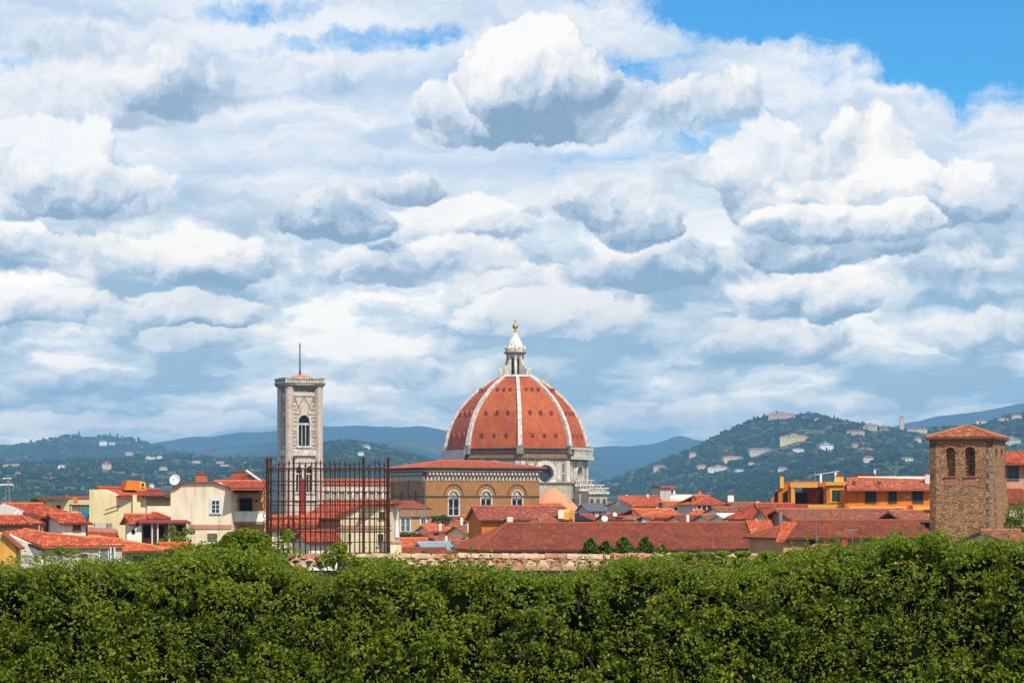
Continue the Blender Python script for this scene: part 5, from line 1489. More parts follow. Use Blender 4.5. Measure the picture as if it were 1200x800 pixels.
w_ = window(F10, K0, 248.5, 257, 586.5, 600.5, 'glass', WHITE_P, bars=(1, 2), fr=.13)
m = MB(); a = F10.uv(245.3, 582); c = F10.uv(260, 603.2)
u0, u1, z1, z0 = a[0], c[0], a[1], c[1]; iu0, iz1 = F10.uv(247.4, 585.2); iu1, iz0 = F10.uv(258.2, 601.8)
m.fbox(F10, u0, iu0, z0, z1, .003, .05); m.fbox(F10, iu1, u1, z0, z1, .003, .05); m.fbox(F10, iu0, iu1, iz1, z1, .003, .05); m.fbox(F10, iu0, iu1, z0, iz0, .003, .05); m.build('painted_surround', WHITE_P, w_)
m = MB(); a = F10.uv(222, 614.4); c = F10.uv(271.3, 619.5); m.fbox(F10, a[0], c[0], c[1], a[1], .003, .07); m.build('string_course', ROSEW, K0)
window(F10, K0, 243, 254.5, 624.8, 635, simple('olive_shutter', (0.16, 0.15, 0.08)), PALEC)
F10b = Facade(271.3, 235.5, 315, 236.5)
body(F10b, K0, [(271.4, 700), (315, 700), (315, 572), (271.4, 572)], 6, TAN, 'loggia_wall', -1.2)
m = MB(); a = F10b.uv(270.5, 599.8); c = F10b.uv(314, 610.8); m.fbox(F10b, a[0], c[0], c[1], a[1], -.15, .1); m.fbox(F10b, a[0] - .05, c[0], a[1], a[1] + .08, -.2, .16); m.build('balcony_parapet', WH, K0)
m = MB(); m.fbox(F10b, a[0], c[0], c[1] - .25, c[1] - .01, -1.2, .08); m.build('balcony_slab', BROWNW, K0)
m = MB(); a = F10b.uv(272, 573); m.slab([F10b.px(272, 573.2, -.3), F10b.px(304, 573.2, -.3), F10b.px(303.5, 578, .6), F10b.px(272.5, 578, .6)], (0, 0, .05)); m.build('awning', simple('slate_awning', (0.13, 0.14, 0.17)), K0)
Fb = Facade(271.3, 235.5, 315, 236.5, -1.2)
dw = window(Fb, K0, 282, 294.5, 584.5, 599.5, 'dark', WOOD)
for x_ in (277.5, 300.5):
    m = MB(); u, z = Fb.uv(x_, 586.5); m.cyl(Fb.p(u, z, .02), Fb.p(u, z, .2), .12, .12, 8); m.build('wall_lamp', WOOD, K0)
m = MB(); a = F10b.uv(310, 571.8); c = F10b.uv(314, 600); m.fbox(F10b, a[0], c[0], c[1], a[1], -.2, .1); m.build('corner_pier', ORANGE, K0)
chimney(K0, 235.5, 553.5, 565, 237.5, 13, simple('chimney_brick', (0.42, 0.14, 0.07), .9, var=.5, scale=6))
# hut with gable on the roof behind
FX = Facade(277, 262, 303, 263)
X0 = gable_house('roof_hut', 'grey timber roof hut with pitched top behind the balcony roof', 'roof hut', FX, [(279, 563), (290, 554.5), (301, 563)], 3, GREYW, T_OLD, group='houses at left')
m = MB(); m.cyl(P3(288, 551, 261), P3(305, 563, 261.4), .14, .14, 6); m.build('rail', WHITE_P, X0)
m = MB(); a = FX.uv(284, 558.5); c = FX.uv(289, 564); m.fbox(FX, a[0], c[0], c[1], a[1], .01, .3); m.build('red_box', simple('red_paint', (0.5, 0.03, 0.02)), X0)
dish(205.5, 562.3, 240, 6.6, 'large white satellite dish on the roof left of the big cream house', az=-15, mast=1.6)
dish(177.5, 569, 262, 3.6, 'small grey satellite dish on the red roof of the yellow block', METAL, az=20, mast=1.0)
antenna(201, 553, 572, 243, 'thin tv antenna beside the large white dish', ((.05, 10), (.3, 7)))
antenna(190, 558, 577, 262, 'tv antenna behind the yellow block roof, left of the large white dish', ((.05, 14), (.4, 10)))
antenna(300, 549, 566, 263, 'tv antenna leaning over the timber roof hut', ((.1, 14),))
# veranda under the cream house
F11 = Facade(163, 231, 222.5, 232)
V0 = thing('veranda', 'dark red roofed veranda with posts and plants below the cream house', 'veranda', (F11.o.x, 231, gz(231)), 'houses at left')
m = MB(); m.slab([F11.px(162, 613.2, .6), F11.px(223, 613.2, .6), F11.px(223, 610.6, -3), F11.px(164, 610.6, -3)], (0, 0, .12)); m.build('roof', simple('dark_red_sheet', (0.24, 0.035, 0.025)), V0)
body(F11, V0, [(148.5, 700), (166, 700), (166, 614.2), (148.5, 626.5)], .5, WH, 'end_wall')
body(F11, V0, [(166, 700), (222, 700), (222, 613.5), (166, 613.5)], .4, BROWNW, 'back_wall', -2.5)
m = MB(); u, z = F11.uv(156.3, 622.6); m.slab([F11.p(u + .19 * math.cos(k * .785), z + .25 * math.sin(k * .785), .003) for k in range(8)], F11.N * .03); m.build('round_window', DARK_M, V0)
Fv = Facade(163, 231, 222.5, 232, -2.5)
for x0, x1 in ((168, 176), (186, 192), (204, 217)): window(Fv, V0, x0, x1, 615.5, 630, 'dark', BROWNW)
for x_ in (178, 184.5, 198, 221.5):
    m = MB(); u, z = F11.uv(x_, 613); m.cyl(F11.p(u, z - 3.5, .2), F11.p(u, z, .2), .07, .07, 6); m.build('post', WH, V0)
F12 = Facade(156, 234, 176, 234.5)
eave_house('outbuilding', 'small orange roof over the white end wall of the veranda', 'shed', F12, 612.5, 604.5, 3.5, PALEC, T_ORANGE, group='houses at left')
F12b = Facade(178, 235, 192, 235.4)
eave_house('outbuilding', 'tiny red roofed dormer on the terrace in front of the pale loggia', 'shed', F12b, 607, 602.6, 2.2, ROSEW, T_RED, group='houses at left', hip0=.8, hip1=.8)
# lattice mast far left
b_ = P3(9, 592, 420); tp = P3(8.6, 556, 420)
LM = thing('lattice_mast', 'pale lattice mast standing at the far left against the dark hill', 'mast', b_)
m = MB(); hh = tp.z - b_.z + 2
for sx, sy in ((-1, -1), (1, -1), (1, 1), (-1, 1)):
    m.cyl((b_.x + sx * .5, b_.y + sy * .5, b_.z - 2), (b_.x + sx * .12, b_.y + sy * .12, tp.z), .05, .04, 5)
m.build('leg', METAL, LM)
m = MB()
for k in range(9):
    za, zb = b_.z - 2 + (hh) * k / 9, b_.z - 2 + hh * (k + 1) / 9; ra_, rb_ = .5 - .38 * k / 9, .5 - .38 * (k + 1) / 9
    for (s0, s1) in (((-1, -1), (1, -1)), ((1, -1), (1, 1)), ((1, 1), (-1, 1)), ((-1, 1), (-1, -1))):
        m.cyl((b_.x + s0[0] * ra_, b_.y + s0[1] * ra_, za), (b_.x + s1[0] * rb_, b_.y + s1[1] * rb_, zb), .03, .03, 4)
m.build('bracing', METAL, LM)
m = MB(); m.cyl((b_.x - 1.2, b_.y, tp.z - 1.6), (b_.x + .9, b_.y, tp.z - 1.6), .16, .16, 6); m.cyl((b_.x - .7, b_.y, tp.z - .6), (b_.x + .6, b_.y, tp.z - .6), .12, .12, 6); m.build('aerial', WHITE_P, LM)

# ------------------------------------------------ behind the fence
M1 = Facade(397, 263, 456.5, 262)
N0 = gable_house('house', 'tall cream gabled house behind the iron fence with dark green shutters', 'house', M1, [(398, 604), (427, 590), (456.5, 590)], 4, CREAM, T_RED, group='houses behind the fence')
window(M1, N0, 443, 449.5, 625.5, 639, DKGREEN_SH, CREAM); window(M1, N0, 445.5, 450.5, 600, 607, DKGREEN_SH, CREAM); window(M1, N0, 408.5, 411.5, 625, 634, DKGREEN_SH, CREAM)
m = MB(); a = M1.uv(397, 619); m.fbox(M1, 0, M1.len, a[1], a[1] + .2, .003, .12); m.build('string_course', ROSEW, N0)
M1r = Facade(456.6, 261.9, 464.5, 267)
body(M1r, N0, [(456.7, 700), (466, 700), (466, 590), (456.7, 590)], .5, BROWNW, 'side_wall')  # brown tone paints this cream house's shadow side
roof(N0, [P3(426, 591, 261), P3(470.5, 590.5, 263), P3(466, 585.6, 270), P3(428, 586.2, 268)], T_OLD)
M2 = Facade(358, 272, 401, 270)
eave_house('house', 'bright red roofed house in the middle behind the iron fence', 'house', M2, 606.5, 592.5, 8, ROSEW, T_RED, group='houses behind the fence')
M3 = Facade(318, 262, 366, 262)
O0, _, _ = eave_house('house', 'pinkish house under a red roof at the left behind the iron fence', 'house', M3, 617, 606, 6, PALEC, T_ORANGE, group='houses behind the fence')
window(M3, O0, 328, 334, 622, 632, 'dark', WH); window(M3, O0, 348, 355, 622, 634, 'dark', WH)
M4 = Facade(362, 255, 396, 256)
eave_house('house', 'low house with red awning and shadowed wall behind the middle of the fence', 'house', M4, 634, 624, 5, WH, T_RED, group='houses behind the fence')
CHS = thing('chimney_stack', 'tall dark red chimney stack behind the left part of the fence', 'chimney', P3(354, 620, 268), None)
m = MB(); a, c = P3(351.2, 562.5, 268), P3(357.4, 625, 268); m.abox(a.x, c.x, 268, 268.55, c.z, a.z); m.build('shaft', simple('dark_red_paint', (0.33, 0.03, 0.03), .8), CHS)
m = MB(); m.abox(a.x - .06, c.x + .06, 267.94, 268.6, a.z + .002, a.z + .22); m.build('cap', simple('red_clay', (0.5, 0.1, 0.04)), CHS)
M5 = Facade(457, 236, 474, 236.5)
P0 = thing('garden_wall', 'short cream wall pillar right of the iron fence', 'wall', P3(465, 660, 236))
body(M5, P0, [(457.5, 700), (470.5, 700), (470.5, 636.5), (457.5, 636.5)], 3, CREAM)
m = MB(); u0, z = M5.uv(457, 636.5); u1, _ = M5.uv(471, 636.5); m.fbox(M5, u0, u1, z + .003, z + .15, -3.05, .08); m.build('coping', ROSEW, P0)
CURT = thing('parasol', 'closed white parasol standing right of the iron fence', 'parasol', P3(464.5, 636, 240))
c_ = P3(464.8, 636, 240); m = MB(); m.cyl(c_, c_ + Vector((0, 0, 2.2)), .03, .03, 6); m.build('pole', METAL, CURT)
m = MB(); m.lathe(c_, [(.1, .35), (.26, .5), (.22, 1.1), (.15, 1.7), (.03, 2.1)], 8); m.build('canopy', WHITE_P, CURT)

# ------------------------------------------------ below the hall
Q1 = Facade(467, 560, 503, 566)
q0_, _, _ = eave_house('house', 'brown house with red lean-to roof under the shaded side of the stone hall', 'house', Q1, 595.5, 587.5, 10, TAN, T_OLD, group='houses below the stone hall', pitch=.5, zb=0)
for x0, x1, y1 in ((470, 474, 622), (476, 480, 622), (493.5, 498.5, 622)): window(Q1, q0_, x0, x1, 607, y1, 'glass', WHITE_P, fr=.35)
m = MB(); a = Q1.uv(467, 596); c = Q1.uv(503, 605); m.fbox(Q1, a[0], c[0], c[1], a[1], .004, .5); m.build('eave_shade_band', BROWNW, q0_)  # brown band paints the shadow below the roof onto the wall
Q2 = Facade(466, 430, 514, 432)
R0_ = thing('terrace', 'white terrace wall with green hedge box below the brown house', 'terrace', P3(468, 640, 430), 'houses below the stone hall')
body(Q2, R0_, [(466.5, 690), (513, 690), (513, 630), (466.5, 630)], 10, WH)
def jh(xa, xb, D, ye, yr, dep, wm, rm, label, name='house', hip=0, dD=1.0, grp='small roofs in the middle distance', zb=None, pitch=.3, wins=()):
    F = Facade(xa, D, xb, D + dD)
    r_, _, _ = eave_house(name, label, 'house' if name == 'house' else name.replace('_', ' '), F, ye, yr, dep, wm, rm, group=grp, hip0=hip, hip1=hip, pitch=pitch, trim=False, zb=zb)
    for (x0, x1, y0, y1) in wins: window(F, r_, x0, x1, y0, y1, 'dark', wm, fr=.1)
    return r_, F
G2 = 'small roofs below the stone hall'
jh(471, 505, 330, 641, 631.5, 7, PALEC, T_SALMON, 'orange roofed house with pale wall above the dull red roof, left of centre', grp=G2)
jh(471, 533, 265, 656.5, 643.5, 8, TAN, T_OLD, 'wide dull red old roof just above the tile-capped wall', grp=G2, dD=2)
jh(501, 531, 300, 644, 636.5, 5, WH, simple('blue_grey_glass_roof', (0.30, 0.38, 0.42), .35), 'pale blue-grey glazed roof in the jumble of small roofs', grp=G2)
jh(503, 524, 420, 622, 616, 6, WH, T_SALMON, 'little white house with pale orange roof under the left hall window', grp=G2, wins=((508, 511, 624, 628),))
jh(524, 546, 400, 631, 623.5, 7, WH, T_OLD, 'small white walled house with dull roof in the heart of the jumble', grp=G2, dD=1, wins=((529, 532, 633, 638), (538, 541, 633, 638)))
jh(508, 528, 350, 636.5, 629.5, 6, ROSEW, T_ROSE, 'rose roofed hut left of the shaded gap in the jumble', grp=G2, dD=-1, wins=((513, 517, 639, 643),))
jh(546, 562, 380, 624.5, 617, 6, PALEC, T_ROSE, 'pale house with rose roof left of the orange hall wall', grp=G2, dD=1, wins=((550, 553, 626, 630),))
jh(540, 563, 320, 643, 634.5, 6, WH, T_ROSE, 'white and rose gabled hut next to the left hip of the long roof', grp=G2, dD=1, wins=((545, 549, 645, 649), (553, 557, 646, 650)))
jh(527, 545, 300, 650, 643, 4, simple('red_awning', (0.55, 0.05, 0.05), .8), T_RED, 'small red painted hut right above the tiled wall top', grp=G2)
jh(552, 564, 560, 612, 604, 8, CREAM, T_SALMON, 'cream cube house at the foot of the middle hall window', grp=G2, zb=0)
jh(512, 550, 600, 611.5, 607, 8, TAN, T_OLD, 'low brown house hugging the base of the stone hall', grp=G2, zb=0)
jh(556, 578, 440, 616.5, 610, 8, PALEC, T_ROSE, 'pale roofed house left behind the orange long house', grp=G2)
for i, (px, y0, y1, D, w_) in enumerate(((516, 611, 620, 415, 3), (535, 616, 626, 398, 3.2), (549, 611, 620, 378, 2.6), (523, 626, 633, 346, 3), (557, 628, 637, 318, 3.4), (541, 604, 612, 440, 3))):
    ch = thing('roof_chimney', ['white chimney left in the jumble of roofs', 'white chimney in the centre of the jumble', 'thin chimney near the cream cube house', 'low chimney over the rose hut', 'chimney at the left hip of the long roof', 'chimney at the base of the hall wall'][i], 'chimney', P3(px, y1, D), 'chimneys in the jumble below the hall')
    chimney(ch, px, y0, y1, D, w_, WH)
rj = random.Random(23)
for i, (px_, py_) in enumerate(((507, 618), (518, 622), (531, 617), (541, 615), (553, 614), (511, 629), (535, 621), (546, 628), (556, 623), (519, 634), (549, 633), (560, 631), (538, 640), (527, 633))):
    D_ = 560 - (py_ - 612) * 8.5; w_ = rj.uniform(7, 12)
    jh(px_ - w_ / 2, px_ + w_ / 2, D_, py_ + 1.5, py_ - rj.uniform(2.5, 4), rj.uniform(3, 6), rj.choice([WH, WH, PALEC, TAN, ROSEW]), rj.choice([T_ROSE, T_OLD, T_SALMON, T_ROSE]),
       'tiny pale-walled house with tiled roof, crowded among others below the stone hall', grp='tiny crowded houses below the stone hall', dD=rj.uniform(-3, 3), wins=((px_ - 1, px_ + 1, py_ + 3, py_ + 5),))
antenna(497.5, 558, 612, 420, 'very thin antenna mast in front of the corner of the stone hall', ((.1, 6), (.2, 4)))

# ------------------------------------------------ orange long house and the long old roof
O1 = Facade(564.5, 332, 666.5, 334)
o1, _, _ = eave_house('house', 'long orange house with weathered red roof in front of the stone hall', 'house', O1, 608.6, 594, 10, ORANGE, rooftile((0.40, 0.085, 0.04), (0.28, 0.07, 0.04), .25), group='long roofs', pitch=.28)
O1r = Facade(666.5, 333.4, 673.5, 340)
body(O1r, o1, [(666.7, 700), (673.5, 700), (673.5, 598), (668, 596.5), (666.7, 600)], 1, YELTRIM, 'yellow_end_wall')
chimney(o1, 657.5, 594.5, 603.5, 333.5, 6.5, WH); chimney(o1, 597.5, 603.5, 607.5, 331.5, 7, PALEC)
m = MB(); m.slab([P3(577, 603.4, 334.3), P3(584.5, 603.4, 334.4), P3(585, 600.4, 336), P3(578, 600.4, 336)], (0, 0, .12)); m.build('skylight', simple('skylight_glass', (0.10, 0.16, 0.20), .2), o1)
for D_, lab_ in ((337, 0),):
    FU = Facade(634, 346, 662, 347)
jh(674, 690, 350, 609.5, 602.5, 7, DARK_M, simple('opening_shade_sheet', (0.02, 0.022, 0.03), .8), 'dark opening drawn as a near-black shed right of the yellow house end', 'open_shed', grp='long roofs')  # near-black roof and walls put the opening's shade into the colour
jh(641, 661, 420, 595, 590.5, 5, WH, T_SALMON, 'white dormer house in front of the orange tribune dome', grp='long roofs')
jh(634, 649, 329, 611.5, 607.5, 2, ORANGE, T_ROSE, 'tiny hipped dormer roof on the orange long house wall', 'porch_roof', hip=.6, grp='long roofs')
# the long roof: hipped on its left, running right to the salmon patch
LR = Facade(563, 248, 906, 254)
LR.len -= 0
lr, _, (e0, e1, r0, r1) = eave_house('house', 'very long low building with weathered old red tile roof across the centre', 'house', LR, 643.3, 614.3, 12, TAN, T_OLD, group='long roofs', hip0=4.2, pitch=.24)
window(LR, lr, 571, 583, 646, 652, 'dark', TAN); window(LR, lr, 640, 650, 647, 652, 'dark', TAN)
# moss and grass along the ridge
# salmon hip tiles patch at the junction
roof(lr, [e1 + Vector((-2.2, -.05, .06)), e1 + Vector((.2, -.05, .06)), r1 + Vector((1.2, 0, .35)), r1 + Vector((-1.3, 0, .08))], T_SALMON, (), .24, name='new_tile_patch')
LR2 = Facade(918, 243, 1093, 247)
l2, _, _ = eave_house('house', 'tan walled building with old red roof left of the stone tower', 'house', LR2, 629.6, 611.2, 9, TAN, T_OLD, group='long roofs', hip0=3.2, pitch=.24)
window(LR2, l2, 946, 955, 631, 638, 'dark', BROWNW)
roof(l2, [P3(909, 633.5, 241), P3(919, 632.5, 241.4), P3(934, 611.5, 247), P3(917, 611.5, 247)], T_SALMON, (), .24, name='new_tile_patch')
LR3 = Facade(934, 262, 1078, 266)
eave_house('house', 'building with faded rose tile roof between the old roof and the orange terrace building', 'house', LR3, 610.5, 598, 9, ROSEW, T_ROSE, group='long roofs', pitch=.26, trim=False)
jh(1060, 1091, 258, 609.5, 600, 5, DARK_M, T_ROSE, 'rose roof with black void beneath it beside the stone tower', 'open_shed', grp='long roofs')  # solid walls coloured near-black stand in for the shaded opening
LR4 = Facade(897, 270, 948, 272)
l4, _, _ = eave_house('house', 'house with bright red roof and white gable left of the orange terrace building', 'house', LR4, 607.5, 591.5, 8, WH, T_RED, group='long roofs', hip0=1.5, trim=False)
gable_house('house', 'small white gable tucked against the bright red roof', 'house', Facade(880, 268, 897, 267.5), [(881, 612), (891, 596.5), (899, 607)], 4, WH, T_OLD, group='long roofs')
# shed and dish in the hollow at right
jh(953, 1000, 222, 648.5, 640.5, 5, CREAM, T_ROSE, 'low cream hut with rounded tile roof in front of the tan wall', grp='long roofs', hip=1.5)
dish(990.5, 636, 224, 4.6, 'round red satellite dish in front of the tan wall', simple('red_dish_paint', (0.55, 0.07, 0.06), .6), az=-35, mast=1.5)
dish(1066.5, 596.3, 262, 4.4, 'red satellite dish under the orange wing near the stone tower', simple('red_dish_paint', (0.55, 0.07, 0.06), .6), az=-30, mast=1.5)
antenna(999, 619, 642, 224, 'tv antenna right of the red dish in front of the tan wall', ((.08, 12), (.25, 6)))
antenna(956.5, 608, 640, 240, 'tall thin antenna pole over the old roof', ((.02, 4),))
ch = thing('roof_chimney', 'white chimney cowl on the rose roof near the stone tower', 'chimney', P3(1053.5, 606, 262)); chimney(ch, 1053.5, 595.5, 607, 262, 5, WHITE_P)

# ------------------------------------------------ orange terrace building at right
S1 = Facade(903, 300, 993, 297)
SB = thing('apartment_building', 'orange building with yellow framed roof terrace, green shutters and red tiled wing', 'building', (S1.o.x, 300, gz(300)), None)
body(S1, SB, [(903, 700), (945, 700), (945, 590), (903, 590)], 8, DKOR, 'terrace_base')
body(S1, SB, [(903, 590.5), (926, 590.5), (926, 567), (915, 567), (903.5, 584)], 1.2, ORANGE, 'stair_wall', -.2)
for x0, x1 in ((907, 911.5), (917, 923)):
    m = MB(); a = S1.uv(x0, 577.5); c = S1.uv(x1, 590); m.slab([S1.p(u, z, -.19) for u, z in ((a[0], c[1]), (c[0], c[1]), (c[0], a[1] + .3), (a[0], a[1]))], S1.N * .03); m.build('opening', DARK_M, SB)
m = MB(); a = S1.uv(926.5, 565.2); c = S1.uv(957.5, 571); m.fbox(S1, a[0], c[0], c[1], a[1], -.4, .1); m.build('pergola_beam', YELTRIM, SB)
m = MB(); a = S1.uv(927, 571); c = S1.uv(930.8, 590.5); m.fbox(S1, a[0], c[0], c[1], a[1] - .003, -.35, .05); m.build('pergola_post', YELTRIM, SB)
m = MB(); q_ = [S1.px(908, 565.4, -.4), S1.px(957, 565.2, -.4)]; m.slab([S1.px(915, 566.6, -.41), S1.px(957, 566.2, -.41), S1.px(957, 564.8, -5), S1.px(920, 564.8, -5)], (0, 0, .15)); m.build('terrace_roof', DKOR, SB)
body(S1, SB, [(931, 700), (958, 700), (958, 568), (931, 568)], 1, DKOR, 'terrace_back_wall', -3.6)
S1b = Facade(903, 300, 993, 297, -3.6)
window(S1b, SB, 932.5, 945.5, 577.5, 591, 'glass', WOOD, bars=(2, 1))
body(S1, SB, [(957.5, 700), (969.5, 700), (969.5, 565.5), (957.5, 565.5)], 4, ORANGE, 'middle_wall', -.8)
m = MB(); a = S1.uv(957.6, 570); c = S1.uv(963, 590); m.fbox(S1, a[0], c[0], c[1], a[1], -.79, -.75); m.build('dark_opening', DARK_M, SB)
body(S1, SB, [(969, 700), (989.5, 700), (989.5, 568.5), (969, 568.5)], 4, ORANGE, 'stair_tower', .1)
m = MB(); a = S1.uv(968.3, 564.3); c = S1.uv(990, 568.4); m.fbox(S1, a[0], c[0], c[1], a[1], -4.1, .35); m.build('yellow_cornice', YELTRIM, SB)
S1c = Facade(903, 300, 993, 297, .1)
w_ = window(S1c, SB, 975, 985, 574, 587.5, GREEN_SH, YELTRIM, fr=.26)
m = MB(); a = S1.uv(948, 590.8); c = S1.uv(993.5, 597); m.fbox(S1, a[0], c[0], c[1], a[1], -.2, .45); m.build('yellow_parapet', YELTRIM, SB)
chimney(SB, 916.3, 556, 567.5, 299.5, 4.2, YELTRIM, cap=False)
chimney(SB, 984.5, 556, 565, 299, 8, OCHRE, cap=True)
chimney(SB, 962, 553.5, 565.5, 300, 2.4, WH, cap=False); chimney(SB, 979.5, 551, 564, 301, 2.4, WH, cap=False)
m = MB(); m.cyl(P3(954, 556.5, 300), P3(983, 552, 300.5), .05, .05, 5); m.cyl(P3(955, 552, 300), P3(955, 566, 300), .05, .05, 5); m.build('aerial_frame', METAL, SB)
S2 = Facade(996, 296, 1094, 299)
body(S2, SB, [(990, 700), (1094, 700), (1094, 573.3), (990, 573.3)], 9, ORANGE, 'wing_wall')
rw = roof(SB, [P3(992.5, 573.2, 294.6), P3(1094.5, 573.2, 298), P3(1091, 561, 303), P3(992, 561, 300.5)], rooftile((0.50, 0.12, 0.055), (0.42, 0.10, 0.05), .1, 'wing_tiles'), (), .24)
m = MB(); q_ = [P3(1005, 561, 300.9), P3(1084, 561, 302.7)]; m.slab([q_[0], q_[1], q_[1] + Vector((0, 0, .3)), q_[0] + Vector((0, 0, .3))], (0, .3, 0)); m.build('ridge_capping', WH, SB)
for x0, x1 in ((1014.5, 1026), (1041.8, 1050), (1070, 1081)):
    window(S2, SB, x0, x1, 574.4, 587.8, DKGREEN_SH, simple('green_window_frame', (0.02, 0.07, 0.04)), fr=.07)
m = MB(); a = S2.uv(993.5, 593.2); c = S2.uv(1092, 596.8); m.fbox(S2, a[0], c[0], c[1], a[1], .004, .35); m.build('yellow_band', YELTRIM, SB)
m = MB(); a = S2.uv(1059, 580.5); c = S2.uv(1066, 584); m.fbox(S2, a[0], c[0], c[1], a[1], .004, .2); m.build('air_conditioner', simple('rose_box', (0.6, 0.35, 0.25)), SB)
for x_ in (1001, 1030):
    m = MB(); c_ = P3(x_, 568, 296.8); m.cyl(c_, c_ + Vector((0, 0, .45)), .2, .2, 8); m.build('roof_vent', simple('dark_red_clay', (0.25, 0.05, 0.03)), rw)
chimney(SB, 1015, 554.8, 561.5, 304, 20, simple('orange_render', (0.66, 0.20, 0.03), .9, var=.2)); chimney(SB, 1025.3, 549, 556, 304.5, 2.4, WHITE_P, cap=False)
chimney(SB, 1087, 552, 570, 300.5, 5.5, WH)
antenna(1049.5, 549, 562, 303, 'short antenna on the ridge of the orange wing', ((.1, 3),))

# ------------------------------------------------ rooftops between the cathedral and the terrace building
G3 = 'grey and white houses right of the dome'
F = Facade(724, 512, 742.5, 508)
U1 = thing('house', 'grey gabled house with wide orange roof right of the cathedral', 'house', P3(724, 600, 520), G3)
body(F, U1, [(723.5, 700), (742.5, 700), (742.5, 592.8), (724, 583.4)], 5, GREYW)
Fw = Facade(742.5, 508, 784, 512)
body(Fw, U1, [(742.7, 700), (784, 700), (784, 591.2), (742.7, 592)], 8, GREYW, 'eave_wall', -.5)
roof(U1, [P3(741, 593, 506), P3(785, 592, 510), P3(771, 581.3, 517), P3(724, 581.8, 512.5)], T_ORANGE, [(P3(724, 581.5, 512.5), P3(771, 581, 517))], .45)
Fw2 = Facade(742.5, 508, 784, 512, -.5)
for x0, x1 in ((745, 750), (757, 762), (763.5, 767.5)): window(Fw2, U1, x0, x1, 593.5, 598.5, 'dark', GREYW)
for x_, y_ in ((734.5, 582.5), (747.5, 588.7), (759, 581.8)):
    m = MB(); c_ = P3(x_, y_, 515); m.abox(c_.x - .2, c_.x + .2, c_.y, c_.y + .4, c_.z - .3, c_.z + .5); m.build('roof_vent', WHITE_P, U1)
gable_house('house', 'smaller grey gable with red verge left of the wide orange roof', 'house', Facade(711, 525, 724, 523), [(711.5, 592.5), (723, 587.5), (724, 588)], 8, GREYW, T_RED, group=G3)
F = Facade(773.5, 560, 792, 561)
U2 = thing('roof_tower', 'pinkish grey roof tower with flat red top behind the orange roof', 'tower', P3(773, 600, 560), G3)
body(F, U2, [(773.5, 700), (785.5, 700), (785.5, 571.5), (773.5, 571.5)], 5, GREYW)
body(F, U2, [(785.5, 700), (791.5, 700), (791.5, 571.5), (785.5, 571.5)], 5, WH, 'white_wall', -.05)
m = MB(); a = F.uv(772.5, 571.4); c = F.uv(792.5, 569.2); m.fbox(F, a[0], c[0], a[1] + .01, c[1], -5.4, .5); m.build('roof', T_RED, U2)
window(F, U2, 786.3, 788.8, 574, 578, 'dark', WH, fr=.08)
jh(794, 828, 575, 588.5, 580.5, 9, WH, C_((0.7, 0.62, 0.48)), 'long white flat house behind the grey roof tower', grp=G3, zb=10)
r_, F = jh(783, 812, 505, 592.5, 588, 8, WH, T_SALMON, 'white house with row of dark windows under a thin orange roof', grp=G3, wins=((790, 793.5, 594, 598.5), (797, 801, 594, 598.5), (805, 809, 594, 598.5)), zb=10)
r_, F = jh(812, 850, 470, 590.8, 581, 12, GREYW, T_ORANGE, 'orange hipped roof over dark glazed storey', grp=G3, hip=5, zb=10)
m = MB(); a = F.uv(815, 592); c = F.uv(841, 600); m.fbox(F, a[0], c[0], c[1], a[1], .01, .1); m.build('glazed_storey', glassmat((0.02, 0.03, 0.03)), r_)
for x_ in (816, 822, 828, 834, 840):
    m = MB(); a = F.uv(x_, 591.5); m.fbox(F, a[0] - .12, a[0] + .12, a[1] - 4, a[1], .11, .2); m.build('pier', GREYW, r_)
ch = thing('roof_chimney', 'squat pale rounded roof lantern right of the orange hipped roof', 'chimney', P3(856, 585, 500), None); chimney(ch, 856.5, 577.5, 588, 500, 7, WH)
jh(852, 900, 500, 590.5, 587.5, 10, BROWNW, simple('dark_flat_roof', (0.07, 0.05, 0.05), .9), 'flat dark roofed house stretching to the orange terrace building', grp=G3, zb=10)
jh(864, 897, 430, 594.5, 589.5, 8, ROSEW, T_ROSE, 'low rose roofed house in front of the flat dark roof', grp=G3, zb=10)
jh(846, 868, 400, 600, 594.8, 6, WH, T_ROSE, 'white house with banded terraces and dark strip windows', grp=G3, zb=10, wins=((849, 865, 601.2, 602.6),))
jh(873, 887, 380, 605.5, 597.5, 5, WH, T_RED, 'small triangular bright red roof near the right end of the long roof', grp=G3, hip=1.6, zb=12)
jh(833, 853, 360, 609.5, 603.5, 5, WH, T_ROSE, 'white cottage peeping over the ridge of the long roof', grp=G3, zb=14, wins=((838, 840, 610.2, 612),))
jh(853, 874, 350, 608.5, 603, 5, WH, C_((0.72, 0.69, 0.66)), 'white hut with white top over the ridge of the long roof', grp=G3, zb=14)
r_, F = jh(746, 806, 420, 605.5, 597, 12, ORANGE, T_SALMON, 'orange-red house with low hipped roof over the long ridge', grp=G3, hip=8, zb=12, dD=2)
F = Facade(743.5, 380, 761, 381)
U5 = gable_house('house', 'little white dormer house with round window above the long roof', 'house', F, [(744, 608), (750, 604.8), (762, 607.5)], 3, WH, T_ROSE, group=G3)
m = MB(); u, z = F.uv(749.5, 608.8); m.slab([F.p(u + .42 * math.cos(k * .785), z + .42 * math.sin(k * .785), .003) for k in range(8)], F.N * .05); m.build('round_window', GLASS, U5)
jh(690, 711, 600, 598.5, 590.5, 10, GREYW, simple('grey_slate', (0.15, 0.15, 0.16), .8), 'grey slate roofed house at the foot of the cathedral', grp=G3, zb=8, wins=((694, 697, 600, 604), (702, 705, 600, 604)))
jh(683, 700, 480, 609, 603.5, 6, ROSEW, T_RED, 'red roofed low house right of the dark shed', grp=G3, zb=10)
